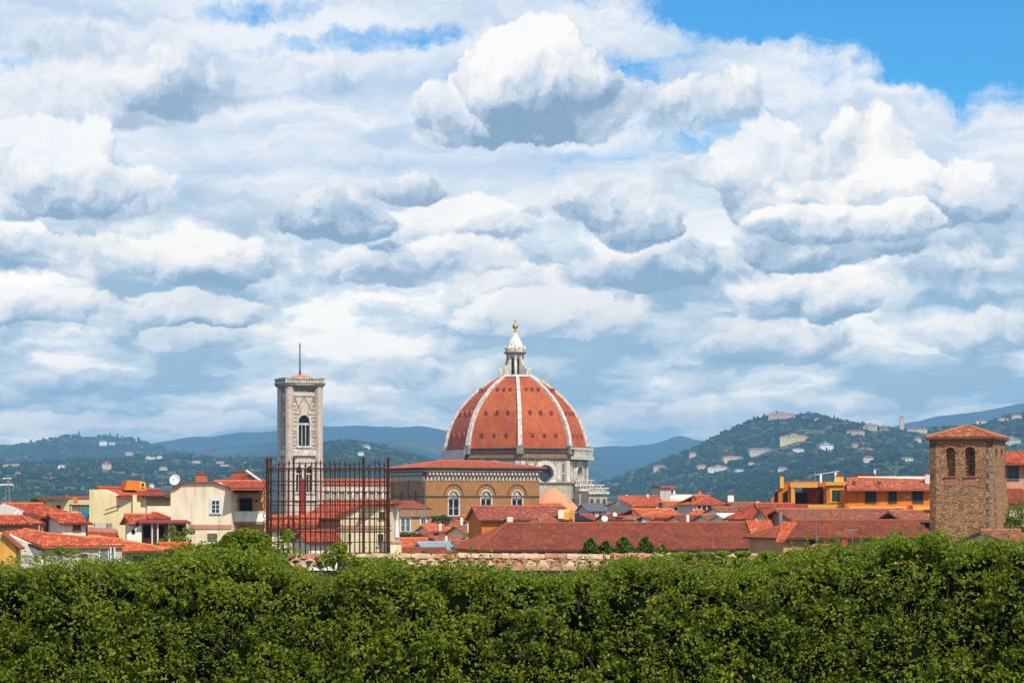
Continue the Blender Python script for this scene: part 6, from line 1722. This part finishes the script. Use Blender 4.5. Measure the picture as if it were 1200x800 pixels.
jh(712, 744, 460, 608.5, 603.5, 7, GREYW, T_OLD, 'dull brown roofed shed below the grey gables', grp=G3, zb=10)
jh(800, 822, 400, 610, 604.5, 6, PALEC, T_OLD, 'dull roofed house right of the orange-red one', grp=G3, zb=12)
jh(820, 835, 420, 604, 597.5, 5, ROSEW, T_SALMON, 'salmon roofed hut under the dark glazed storey', grp=G3, zb=12, hip=1.5)
for i, (x_, y_, D_, r_, l_) in enumerate(((708.5, 607.5, 360, 3.8, 'big white satellite dish left of the grey gables, above the long roof'), (720.5, 602.5, 430, 2.6, 'small white dish in front of the grey gable'), (741.5, 598.3, 480, 2.4, 'small white dish at the corner of the grey gabled house'))):
    dish(x_, y_, D_, r_, l_, az=10 + 8 * i, mast=1.2)
for i, (x_, y0, y1, D_) in enumerate(((806, 601, 609, 380), (770, 592, 602, 440), (888, 585, 596, 420), (915, 597, 609, 262), (820, 573, 585, 560))):
    ch = thing('roof_chimney', ['white chimney over the ridge at the middle of the long roof', 'low chimney by the orange-red hipped roof', 'chimney on the rose roofed house', 'grey metal chimney at the end of the bright red roof', 'pink chimney on the long white flat house'][i], 'chimney', P3(x_, y1, D_), 'chimneys right of the dome')
    chimney(ch, x_, y0, y1, D_, 3.2, [WH, PALEC, WH, METAL, ROSEW][i])
antenna(668, 582, 600, 340, 'tv antenna above the yellow end of the orange long house', ((.08, 8), (.3, 5)), grp=None)
antenna(832, 575, 600, 480, 'thin antenna over the dark glazed storey', ((.08, 8), (.3, 5)))

# ------------------------------------------------ the stone tower
TD = 214.0
FS = facade_yaw(1089.5, TD, 1163, R(-20))
SW = FS.len
DPT = 4.9
ST = thing('stone_tower', 'square rubble stone tower with pyramid tile roof and two tall arched openings', 'tower', (FS.o.x, FS.o.y, gz(TD)))
M_RUB = stonework((0.37, 0.185, 0.085), (0.50, 0.28, 0.135), (0.20, 0.115, 0.06), .36, .17, 'rubble_stone', 1.0, .07)
M_BRK = simple('old_brick', (0.40, 0.15, 0.09), .9, var=.4, scale=4)
FR_ = Facade(600, 100, 700, 100); FR_.o = FS.o + FS.U * SW; FR_.U = -FS.N; FR_.N = Vector((FR_.U.y, -FR_.U.x, 0)); FR_.len = DPT
k_ = (1178 - 600) / FOC; FR_.len = (k_ * FR_.o.y - FR_.o.x) / (FR_.U.x - k_ * FR_.U.y)
print('tower right face', FR_.len, 'front', SW)
def stz(py): return CAMZ + (HY - py) * TD / FOC
zt_ = stz(517)
hs_ = []; spec = []
for x0, x1, y0, y1 in ((1108.3, 1119.3, 524, 557.5), (1130.8, 1142.8, 523.3, 557.5)):
    u0, z1 = FS.uv(x0, y0); u1, z0 = FS.uv(x1, y1); hs_.append(arch(u0, u1, z0, z1, 10)); spec.append((u0, u1, z0, z1))
m = MB(); wall(m, FS, [(0, 20), (SW, 20), (SW, zt_), (0, zt_)], hs_, .55, .55); fw = m.build('front_wall', M_RUB, ST)
m = MB(); hr = []
for f in (.22, .62):
    u = FR_.len * f; hr.append(arch(u, u + FR_.len * .18, stz(535), stz(524.5), 6))
wall(m, FR_, [(.0, 20), (FR_.len, 20), (FR_.len, zt_), (.0, zt_)], hr, .5, .5); rwl = m.build('side_wall', M_RUB, ST)
A1 = FS.o; A2 = FS.o + FS.U * SW; A3 = FR_.o + FR_.U * FR_.len; A4 = A1 - FS.N * ((A3 - A2).dot(-FS.N))
for a_, b_, nm in ((A3, A4, 'back_wall'), (A4, A1, 'left_wall')):
    d_ = (b_ - a_).normalized(); n_ = Vector((d_.y, -d_.x, 0)); m = MB(); m.slab([a_ + Vector((0, 0, 20)), b_ + Vector((0, 0, 20)), b_ + Vector((0, 0, zt_)), a_ + Vector((0, 0, zt_))], -n_ * .5); m.build(nm, M_RUB, ST)
m = MB(); m.slab([Vector((p.x, p.y, stz(559))) for p in (A1 + (FS.U - FS.N) * .56, A2 - FS.U * .6 - FS.N * .56, A3 - FS.U * .7, A4 + FS.U * .6)], (0, 0, .1)); m.build('belfry_floor', WOOD, ST)
bk = (A1 + A2 + A3 + A4) / 4
for (u0, u1, z0, z1) in spec:
    m = MB(); arch_ring(m, FS, u0, u1, z0, z1, .2, .004, .06, 12, 0, False); m.build('brick_arch', M_BRK, fw)
    m = MB(); a_, b_ = FS.uv(0, 559)[1], FS.uv(0, 568)[1]; m.fbox(FS, u0 - .08, u1 + .08, z0 - .75, z0 - .12, .004, .03); m.build('blocked_sill', simple('rose_brick', (0.46, 0.17, 0.12), .9, var=.35, scale=5), fw)
    m = MB(); m.fbox(FS, u0 - .12, u1 + .12, z0 - .11, z0 - .002, .004, .12); m.build('sill', M_BRK, fw)
# second blind arch and louvre grid inside the right opening
u0, u1, z0, z1 = spec[1]
m = MB()
for k in range(1, 7): m.fbox(FS, u0, u1, z0 + (z1 - z0) * k / 8, z0 + (z1 - z0) * k / 8 + .05, -.45, -.38)
m.fbox(FS, (u0 + u1) / 2 - .03, (u0 + u1) / 2 + .03, z0, z1 - .1, -.44, -.39)
m.build('grille', simple('dark_louvre', (0.05, 0.035, 0.025)), fw)
# corner strip (long and short work), foot batter and brick cornice
m = MB()
for k in range(46):
    z_ = 28 + k * .5
    if z_ + .5 > zt_: break
    l_ = .55 if k % 2 else .32
    m.fbox(FS, SW - l_, SW - .004, z_ + .015, z_ + .485, .003, .02); m.fbox(FR_, .004, .75 - l_ * .6, z_ + .015, z_ + .485, .003, .02)
m.build('quoins', stonework((0.42, 0.29, 0.17), (0.34, 0.22, 0.13), (0.25, 0.17, 0.1), .5, .5, 'quoin_stone', .6, .05), ST)
m = MB(); m.slab([FR_.p(.3, 20, 0), FR_.p(FR_.len, 20, 0), FR_.p(FR_.len, 20, 1.5), FR_.p(.3, 20, 1.5), ][::-1], (0, 0, 0.01))
m = MB(); pr = [(0.003, stz(560)), (.12, stz(575)), (.3, stz(600)), (.55, stz(640)), (.9, 20)]
vs = []
for o_, z_ in pr: vs += [FR_.p(.7, z_, o_ * .8), FR_.p(FR_.len + o_ * .5, z_, o_), FR_.p(FR_.len + o_ * .5, z_, -.5), FR_.p(.7, z_, -.4)]
m.add(vs, [(4 * i + j, 4 * i + 4 + j, 4 * i + 4 + (j + 1) % 4, 4 * i + (j + 1) % 4) for i in range(len(pr) - 1) for j in range(4)]); m.build('side_buttress', M_RUB, ST)
m = MB()
for F in (FS, FR_): m.fbox(F, -.05, F.len + .05, zt_ - .02, zt_ + .22, -.5, .09); 
m.build('brick_cornice', M_BRK, ST)
ev = zt_ + .24
cen = Vector((bk.x, bk.y, stz(497.8) - .0))
def outp(p, k=.42):
    d = Vector((p.x - bk.x, p.y - bk.y, 0)); return Vector((p.x, p.y, ev)) + d.normalized() * k
cs = [outp(p) for p in (A1, A2, A3, A4)]
# apex placed over the middle
m = MB(); m.slab([c - Vector((0, 0, .13)) for c in cs], (0, 0, .1)); m.build('eaves', WOOD, ST)
TT = rooftile((0.42, 0.115, 0.045), (0.27, 0.08, 0.035), .45, 'tower_roof_tiles')
for i in range(4):
    a_, b_ = cs[i] + Vector((0, 0, .1)), cs[(i + 1) % 4] + Vector((0, 0, .1))
    roof(ST, [a_, b_, cen], TT, [(a_, cen)], .2, .045, r=.1)
ch = thing('house', 'rose house with red roof and grey glazed window behind the stone tower', 'house', P3(1178, 600, 262), 'long roofs')
F = Facade(1168, 262, 1215, 264)
body(F, ch, [(1165, 700), (1215, 700), (1215, 541), (1165, 541)], 8, ROSEW)
roof(ch, [P3(1165, 542.5, 260.5), P3(1216, 542.5, 262.6), P3(1213, 528.5, 268), P3(1165, 528.5, 266)], T_ORANGE, (), .26)
window(F, ch, 1181, 1193, 547, 561, 'glass', simple('grey_frame', (0.12, 0.13, 0.14)))
jh(1176, 1212, 245, 589, 575, 6, CREAM, T_OLD, 'lower house with faded roof right of the stone tower', grp='long roofs')
jh(1180, 1215, 200, 634, 623, 6, WH, T_ROSE, 'pale wall with roof at the right edge under the green tree', grp='long roofs')

# ================================================================== foreground: wall, fence, hedge
WY = 54.0
def wz(py, D=WY): return CAMZ + (HY - py) * D / FOC
def wx(px, D=WY): return (px - 600) * D / FOC
GW = thing('garden_wall', 'low plastered garden wall capped with old clay tiles behind the hedge', 'wall', (0, WY, 41))
m = MB(); m.abox(wx(310), wx(965), WY - .18, WY + .42, 30, wz(668.5)); m.build('wall', C_((0.42, 0.30, 0.2)), GW)
m = MB(); rt_ = random.Random(5)
zr_ = wz(654.5); zf_ = wz(669.5)
def cover(m, x, y, z, dx, sl, l=.42, r0=.125, r1=.095, seg=7, mi=0, flip=False):
    """one half-round tile lying down the slope towards us"""
    vs = []
    for t_, r in ((0, r0), (1, r1)):
        for th in (0, .018):
            for i in range(seg + 1):
                a = math.pi * i / seg
                cx = math.cos(a) * (r - th); cz_ = math.sin(a) * (r - th) * .75 * (-1 if flip else 1)
                vs.append((x + cx + dx * t_, y - l * t_ * 0 + l * t_, z + cz_ + sl * t_))
    n = seg + 1
    fs = []
    for i in range(seg):
        fs += [(i, i + 1, 2 * n + i + 1, 2 * n + i), (n + i + 1, n + i, 3 * n + i, 3 * n + i + 1), (i, n + i, n + i + 1, i + 1), (2 * n + i, 2 * n + i + 1, 3 * n + i + 1, 3 * n + i)]
    m.add(vs, fs, None, mi)
mats_t = [simple('rose_clay_tile', (0.50, 0.20, 0.12), .9, var=.45, scale=9), simple('pale_clay_tile', (0.62, 0.40, 0.26), .9, var=.4, scale=9), simple('buff_clay_tile', (0.50, 0.36, 0.22), .9, var=.45, scale=9), simple('brown_clay_tile', (0.30, 0.16, 0.09), .9, var=.5, scale=9)]
WX0, WX1 = wx(308), wx(967)
nt = int((WX1 - WX0) / .27)
for row in range(2):
    for i in range(nt):
        x = WX0 + i * .27 + (.135 if row else 0) + rt_.uniform(-.02, .02)
        y = WY - .34 + row * .26; z = zf_ + .02 + row * (zr_ - zf_) * .48 + rt_.uniform(-.015, .015)
        cover(m, x, y, z, rt_.uniform(-.03, .03), (zr_ - zf_) * .55, .4, .135, .11, mi=rt_.choice([0, 1, 1, 1, 2, 2, 3]))
for i in range(int((WX1 - WX0) / .44)):
    x = WX0 + i * .44; z = zr_ + .01 + rt_.uniform(-.012, .012); k = rt_.choice([0, 1, 1, 2])
    vs = []
    for t_, r in ((0, .13), (1, .105)):
        for i2 in range(9):
            a = math.pi * i2 / 8; vs.append((x + .47 * t_, WY + .12 + math.cos(a) * r, z + math.sin(a) * r * .8 + rt_.uniform(-.004, .004)))
    m.add(vs, [(j, j + 1, 10 + j, 9 + j) for j in range(8)] + [tuple(range(9)), tuple(range(9, 18))], None, k)
m.build('tile_coping', mats_t, GW)

# iron fence with barbed tips
FD_ = 54.9
IR = thing('iron_fence', 'tall rusty iron fence panel with barbed spear tips standing behind the hedge', 'fence', (wx(384, FD_), FD_, wz(668, FD_)))
rf = random.Random(11)
def bar(x0, z0, x1, z1, r, nm='bar', y=FD_, par=IR):
    m = MB(); m.cyl((x0, y, z0), (x1, y, z1), r, r, 6); return m.build(nm, IRON, par)
posts = [(313.5, .038), (317.5, .024), (344, .026), (426, .03), (455, .036)]
bars_px = [326, 332, 337.6, 352.5, 358, 364, 370, 375.5, 381, 387, 393, 398.5, 404.5, 410.6, 416, 421, 432.5, 439, 445, 450.5]
zb_ = wz(672, FD_)
for px, r in posts:
    x = wx(px, FD_); zt2 = wz(541, FD_); 
    m = MB(); m.cyl((x, FD_, zb_), (x, FD_, zt2), r, r * .8, 6)
    o_ = m.build('post', IRON, IR)
    m = MB(); m.cyl((x, FD_, zt2), (x, FD_, zt2 + .14), r, .004, 6)
    for s in (-1, 1): m.cyl((x, FD_, zt2 + .02), (x + s * .07, FD_ , zt2 + .1), .012, .004, 5); m.cyl((x, FD_, zt2 - .03), (x, FD_ + s * .07, zt2 + .06), .012, .004, 5)
    m.build('spear_tip', IRON, o_)
for px in bars_px:
    x = wx(px + rf.uniform(-.6, .6), FD_); zt2 = wz(545 + rf.uniform(-1.5, 1.5), FD_); x1 = x + rf.uniform(-.015, .015)
    o_ = bar(x, wz(658 + rf.uniform(-3, 6), FD_), x1, zt2, .0125, 'bar', FD_ + .02)
    m = MB(); m.cyl((x1, FD_ + .02, zt2), (x1 + rf.uniform(-.02, .02), FD_ + .02, zt2 + .11), .02, .003, 5)
    for s in (-1, 1): m.cyl((x1, FD_ + .02, zt2 - .01), (x1 + s * .05, FD_ + .02 + rf.uniform(-.03, .03), zt2 + .05), .01, .003, 5)
    m.build('spear_tip', IRON, o_)
for py, r, x0, x1 in ((549, .017, 312, 457), (563.5, .013, 312, 457), (575.3, .009, 312, 457), (587, .013, 312, 457), (607.5, .015, 312, 457), (614, .009, 312, 400), (622.5, .015, 312, 457), (648, .013, 380, 457)):
    m = MB(); m.box((wx(x0, FD_), FD_ - .035, wz(py, FD_) - r), (wx(x1, FD_) - wx(x0, FD_), 0, rf.uniform(-.02, .02)), (0, .015, 0), (0, 0, r * 2)); m.build('rail', IRON, IR)
# rear panel and returns: the fence is a cage with depth
for j in range(21):
    x = wx(319 + j * 6.6 + rf.uniform(-.8, .8), FD_); bar(x, wz(660, FD_), x + rf.uniform(-.02, .02), wz(547 + rf.uniform(-2, 2), FD_), .0065, 'bar', FD_ + 1.1)
for py in (551, 568, 592, 600, 617, 636):
    m = MB(); m.box((wx(313, FD_), FD_ + 1.07, wz(py, FD_)), (wx(456, FD_) - wx(313, FD_), 0, 0), (0, .015, 0), (0, 0, .015)); m.build('rail', IRON, IR)
for px in (313.5, 455):
    for py in (550, 587, 622.5):
        m = MB(); x = wx(px, FD_); m.box((x, FD_, wz(py, FD_)), (.015, 0, 0), (0, 1.1, 0), (0, 0, .025)); m.build('rail', IRON, IR)
# wrought scroll along the left post
for k in range(13):
    m = MB(); z_ = wz(556 + k * 8, FD_); x = wx(310.5, FD_)
    for a in range(8):
        a0, a1 = a * .7, (a + 1) * .7
        m.cyl((x + .035 * math.cos(a0), FD_, z_ + .05 * math.sin(a0)), (x + .035 * math.cos(a1), FD_, z_ + .05 * math.sin(a1)), .007, .007, 4)
    m.build('scroll', IRON, IR)

# ------------------------------------------------------------------ leaves
def leafmat(name, c0, c1, c2, tr=0.35):
    m = bpy.data.materials.new(name); m.use_nodes = True; m.node_tree.nodes.clear(); t = NT(m.node_tree)
    out = t.n('ShaderNodeOutputMaterial'); b = t.n('ShaderNodeBsdfPrincipled'); tl = t.n('ShaderNodeBsdfTranslucent'); mx = t.n('ShaderNodeMixShader')
    g = t.n('ShaderNodeNewGeometry'); rv = g.outputs['Random Per Island']
    tc = t.n('ShaderNodeTexCoord').outputs['Object']
    big = t.noise(tc, 0.8, 5, 0.65); sm = t.noise(tc, 1.6, 4, .65)
    c = t.mix(t.ss(t.m('MULTIPLY_ADD', rv, .5, t.m('MULTIPLY', big, .8)), .35, .85), c0, c1)
    c = t.mix(t.m('MULTIPLY', t.ss(t.m('MULTIPLY_ADD', rv, .25, sm), .62, .9), .5), c, c2)
    t.put(b.inputs['Base Color'], c); b.inputs['Roughness'].default_value = .5; b.inputs['Specular IOR Level'].default_value = .22
    t.put(tl.inputs['Color'], t.mix(1.0, c, (1.5, 1.7, .6), 'MULTIPLY'))
    t.put(mx.inputs[0], tr); t.put(mx.inputs[1], b.outputs[0]); t.put(mx.inputs[2], tl.outputs[0]); t.put(out.inputs[0], mx.outputs[0])
    return m
LEAF = leafmat('hedge_leaf', (0.062, 0.108, 0.005), (0.190, 0.225, 0.008), (0.34, 0.27, 0.012))
LEAF_D = leafmat('shrub_leaf', (0.035, 0.075, 0.010), (0.075, 0.125, 0.014), (0.13, 0.15, 0.02))
LEAF_Y = leafmat('vine_leaf', (0.10, 0.17, 0.010), (0.19, 0.24, 0.015), (0.32, 0.25, 0.02))
CORE = simple('hedge_shade_core', (0.006, 0.011, 0.003), 1.0, var=.5, scale=9)  # near-black colour paints the shade deep inside the hedge
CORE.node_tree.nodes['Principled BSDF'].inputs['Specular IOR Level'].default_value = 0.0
def leaves(name, Pn, Nn, size, mat, parent=None, org=(0, 0, 0)):
    """one bent four-cornered leaf per point; Nn is the way it tends to face"""
    n = len(Pn)
    d = Nn + rs.normal(0, .65, (n, 3)); d /= np.linalg.norm(d, axis=1, keepdims=True) + 1e-9
    t_ = rs.normal(0, 1, (n, 3)); t_ -= (t_ * d).sum(1, keepdims=True) * d; t_ /= np.linalg.norm(t_, axis=1, keepdims=True) + 1e-9
    s_ = np.cross(d, t_); patch = .82 + .36 * (.5 + .5 * np.sin(Pn[:, 0] * 1.7 + 2.1 * np.sin(Pn[:, 2] * 1.9 + Pn[:, 0] * .6))); L = (size * rs.uniform(.55, 1.45, n) * patch)[:, None]; Wd = L * rs.uniform(.22, .34, n)[:, None]
    V = np.stack([Pn - t_ * L * .5, Pn + s_ * Wd + d * L * .10, Pn + t_ * L * .5 - d * L * .12, Pn - s_ * Wd + d * L * .10, ], 1).reshape(-1, 3) - np.array(org)
    F_ = np.arange(4 * n).reshape(-1, 4)
    F3 = np.concatenate([F_[:, [0, 1, 2]], F_[:, [0, 2, 3]]], 1).reshape(-1, 3)
    return np_mesh(name, V, F3, mat, parent=parent)
def ell_points(cs, rad, n):
    """n points per ellipsoid on its outer shell"""
    k = len(cs)
    u = rs.normal(0, 1, (k, n, 3)); u /= np.linalg.norm(u, axis=2, keepdims=True)
    r = rs.uniform(.55, 1.08, (k, n, 1)) ** .6
    P_ = cs[:, None, :] + u * r * rad[:, None, :]
    return P_.reshape(-1, 3), u.reshape(-1, 3)
# top line of the hedge in photo pixels
TOP = [(-300, 664), (-40, 667), (0, 667), (40, 666), (90, 662), (130, 664), (170, 660), (210, 652), (250, 646), (300, 650), (340, 668), (375, 682), (400, 676), (430, 664), (470, 664), (500, 668), (540, 664), (575, 668), (600, 674), (640, 681),
       (665, 674), (700, 664), (740, 656), (780, 656), (820, 664), (850, 672), (900, 668), (930, 656), (960, 649), (1000, 641), (1040, 636), (1080, 632), (1120, 634), (1170, 635), (1197, 640), (1500, 640)]
tx = np.array([(a - 600) * 50 / FOC for a, _ in TOP]); tz_ = np.array([CAMZ + (HY - b) * 50 / FOC for _, b in TOP])
HB = 40.6
cs_, rd_ = [], []
x = -17.0
rs = np.random.RandomState(12)
while x < 17.0:
    top = float(np.interp(x, tx, tz_)) + .16 * fbm(x, 3.0, .9, 3, 8.0); z = HB
    # front face lumps and top lumps
    nz = 7
    for j in range(nz + 1):
        f = j / nz; zz = HB + (top - .28 - HB) * f + rs.uniform(-.15, .15)
        r = (rs.uniform(.26, .60) if rs.rand() < .8 else rs.uniform(.6, .85)) * (1.0 if f < .9 else .75)
        yy = 49.4 + .5 * f ** 2 + rs.uniform(-.4, .4) + .6 * fbm(x, HB + 2.2 * f * 1.0, 1.3, 3, 5.0)
        if f > .95: zz = top - r * .55
        cs_.append((x + rs.uniform(-.15, .15), yy, zz)); rd_.append((r, r * .85, r * rs.uniform(.6, .85)))
    for yy in (50.3, 51.0, 51.8, 52.5):
        r = rs.uniform(.3, .45); cs_.append((x + rs.uniform(-.2, .2), yy, top - r * .7 + rs.uniform(-.12, .08))); rd_.append((r, r, r * .6))
    x += .40
cs_ = np.array(cs_); rd_ = np.array(rd_)
HG = thing('hedge', 'thick unclipped green hedge filling the whole foreground', 'hedge', (0, 50, 41))
Pn, Nn = ell_points(cs_, rd_, 430)
Nn = Nn * .8 + np.array([0, -.25, .55])
leaves('foliage', Pn, Nn, .075, LEAF, HG, (0, 50, 41))
# loose sprigs that break the top line and the face
sp, sn = [], []
for k in range(3000):
    x = rs.uniform(-16.5, 16.5); top = float(np.interp(x, tx, tz_))
    if k < 1250: b0 = np.array([x, rs.uniform(49.4, 52.0), top - .12]); dr = np.array([rs.normal(0, .45), rs.normal(-.1, .3), 1.0])
    else: b0 = np.array([x, 49.0 + rs.uniform(-.15, .2), rs.uniform(HB + .2, top - .1)]); dr = np.array([rs.normal(0, .7), -.75, rs.uniform(.0, .9)])
    dr /= np.linalg.norm(dr); L = rs.uniform(.12, .3) if k % 4 else rs.uniform(.3, .6)
    for q_ in range(16):
        f = q_ / 16; sp.append(b0 + dr * L * f + rs.normal(0, .028, 3)); sn.append(dr * .3 + rs.normal(0, .6, 3) + np.array([0, -.2, .5]))
leaves('shoots', np.array(sp), np.array(sn), .066, LEAF_Y, HG, (0, 50, 41))
# near-black core lumps: their colour stands in for shade between the leaves
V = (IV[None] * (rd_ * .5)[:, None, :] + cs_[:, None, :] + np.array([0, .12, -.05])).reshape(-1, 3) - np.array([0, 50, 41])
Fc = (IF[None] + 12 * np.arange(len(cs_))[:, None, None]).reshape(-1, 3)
np_mesh('dark_core', V, Fc, CORE, parent=HG)
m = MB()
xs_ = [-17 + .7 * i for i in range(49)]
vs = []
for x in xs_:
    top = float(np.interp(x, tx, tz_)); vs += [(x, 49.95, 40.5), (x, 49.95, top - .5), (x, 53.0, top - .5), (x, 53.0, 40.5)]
m.add(vs, [(4 * i + j, 4 * i + 4 + j, 4 * i + 4 + (j + 1) % 4, 4 * i + (j + 1) % 4) for i in range(len(xs_) - 1) for j in range(4)]); m.build('shade_filler', CORE, HG)
m = MB()
for k in range(420):
    x = rs.uniform(-16, 16); top = float(np.interp(x, tx, tz_)); z_ = rs.uniform(40.8, top - .1); a = np.array([x, 49.2, z_]); b_ = a + np.array([rs.normal(0, .3), -rs.uniform(.1, .5), rs.uniform(.05, .5)]); m.cyl(a, b_, .009, .004, 4)
m.build('bare_twigs', simple('pale_twig', (0.20, 0.13, 0.07), .9), HG)['kind'] = 'stuff'
m = MB()
for k in range(60):
    x = rs.uniform(-13, 13); m.cyl((x, 50.2 + rs.uniform(-.3, .6), 40.6), (x + rs.uniform(-.5, .5), 50.0, 42.6), .03, .015, 5)
m.build('stems', WOOD, HG)

def bush(name, label, cat, D, blobs, n, size, mat, base_px, grp=None, core=True, wood=True):
    """blobs: px, py, rpx, rpy at distance D"""
    s_ = D / FOC
    bx, bz = (base_px[0] - 600) * s_, CAMZ + (HY - base_px[1]) * s_
    root = thing(name, label, cat, (bx, D, bz), grp)
    c = np.array([((a - 600) * s_, D + rs.uniform(-.3, .3) * c_ * s_, CAMZ + (HY - b) * s_) for a, b, c_, d in blobs]); r = np.array([(c_ * s_, c_ * s_, d * s_) for a, b, c_, d in blobs])
    P_, N_ = ell_points(c, r, n); N_ = N_ * .7 + np.array([0, -.2, .6])
    leaves('crown', P_, N_, size, mat, root, (bx, D, bz))
    if wood:
        m = MB()
        for i in range(len(blobs)):
            m.cyl((bx, D, bz), tuple(c[i]), max(.02, .25 * s_ * 4), .01, 5)
        m.build('stem', WOOD, root)
    return root
# rounded bush rising behind the hedge at left, between cream house and fence
bush('bush', 'bright green rounded bush rising over the hedge left of the iron fence', 'bush', 53, [(287, 628, 16, 9), (285, 638, 26, 17), (262, 648, 24, 14), (302, 634, 15, 12), (290, 628, 16, 9), (275, 634, 16, 11), (240, 650, 22, 12), (306, 652, 16, 16), (218, 655, 20, 10), (322, 662, 18, 12)], 1100, .07, LEAF, (280, 690))
bush('bush', 'loose yellowish bush growing through the foot of the iron fence', 'bush', 54.2, [(330, 640, 12, 14), (345, 650, 16, 10), (338, 628, 7, 8), (368, 655, 14, 7), (322, 655, 12, 12)], 240, .07, LEAF_Y, (340, 690))
bush('bush', 'small pale bush in front of the middle of the iron fence', 'bush', 53.6, [(390, 650, 14, 9), (398, 643, 9, 8), (380, 657, 12, 8), (405, 655, 12, 7)], 330, .065, LEAF_Y, (393, 690))
for i, (px, y0, w_) in enumerate(((692, 629, 9), (710, 632, 9), (731, 627, 9), (756, 627, 8), (776, 636, 7))):
    bush('shrub', ['dark loose shrub before the long roof, leftmost of the row', 'dark loose shrub, second from the left in the row before the long roof', 'dark loose shrub, third and tall, in the row before the long roof', 'dark loose shrub, fourth from the left in the row before the long roof', 'low shrub at the right end of the row before the long roof'][i], 'shrub', 56,
         [(px, y0 + 5, w_ * .4, 3), (px - 3, y0 + 9, w_ * .6, 3.5), (px + 4, y0 + 11, w_ * .5, 4), (px + 1, y0 + 15, w_ * 1.2, 5), (px - 8, y0 + 19, w_ * .9, 5), (px + 8, y0 + 20, w_ * .9, 5), (px, y0 + 24, w_ * 1.4, 5), (px - 12, y0 + 22, w_ * 1.1, 4), (px + 12, y0 + 22, w_ * 1.1, 4)], 130, .075, LEAF_D, (px, 670), 'shrubs before the long roof')
bush('climbing_vine', 'yellow green vine sprawling over the wall tiles right of the centre', 'vine', 53.7, [(790, 655, 22, 6), (820, 660, 22, 7), (850, 658, 20, 7), (880, 657, 20, 7), (910, 655, 22, 8), (935, 652, 16, 8), (845, 648, 12, 3), (870, 648, 10, 3), (765, 657, 16, 5), (745, 662, 10, 4), (900, 650, 12, 4), (955, 650, 12, 6), (800, 650, 14, 4), (825, 650, 12, 4)], 480, .065, LEAF_Y, (850, 685))
bush('climbing_vine', 'green vine creeping along the wall top left of the visible tiles', 'vine', 53.7, [(410, 668, 14, 4), (440, 663, 18, 6), (470, 664, 14, 4), (485, 669, 12, 3), (425, 657, 12, 4), (452, 657, 12, 4)], 420, .06, LEAF_Y, (440, 690))
bush('tree', 'green tree between the stone tower and the right edge', 'tree', 205, [(1190, 604, 12, 12), (1200, 596, 12, 12), (1186, 616, 10, 10), (1205, 612, 14, 14), (1194, 626, 12, 10)], 700, .16, LEAF, (1194, 660))
bush('shrub', 'leggy garden shrub in front of the veranda below the cream house', 'shrub', 226, [(196, 634, 10, 8), (206, 628, 9, 7), (214, 634, 9, 8), (202, 620, 5, 5), (224, 622, 5, 4), (188, 640, 9, 7), (217, 622, 4, 5)], 240, .15, LEAF_Y, (205, 665))
bush('shrub', 'low dark shrubs in front of the orange roof, just above the hedge', 'shrub', 200, [(160, 652, 14, 6), (185, 650, 14, 6), (205, 648, 14, 7), (225, 644, 12, 8)], 420, .14, LEAF_D, (190, 680))
bush('shrub', 'shrubs under the white gable of the long low house at left', 'shrub', 190, [(30, 655, 16, 5), (60, 652, 14, 6), (85, 648, 12, 6), (105, 655, 12, 6), (70, 644, 6, 4)], 380, .14, LEAF_Y, (65, 685))
bush('planted_hedge', 'small dark green hedge box on the white terrace below the stone hall', 'hedge', 431, [(474, 627, 6, 3.2), (484, 627, 6, 3.2), (494, 627, 6, 3.2), (504, 627.5, 6, 3), (510, 628, 4, 2.6)], 500, .3, LEAF_D, (490, 631))
bush('shrub', 'dark shrub on the dull red old roof terrace left of centre', 'shrub', 262, [(497, 650, 5, 6), (495, 655, 6, 5)], 300, .16, LEAF_D, (496, 662))
bush('shrub', 'ivy patch at the foot of the stone hall wall', 'shrub', 590, [(512, 607, 6, 3), (520, 606, 5, 3), (526, 608, 4, 2.5)], 260, .45, LEAF_D, (518, 612))
bush('tree', 'dark tree top showing beyond the roofs at the left edge', 'tree', 330, [(30, 592, 10, 4), (46, 590, 10, 4), (60, 588, 6, 4), (42, 586, 6, 3)], 360, .25, LEAF_D, (45, 610))
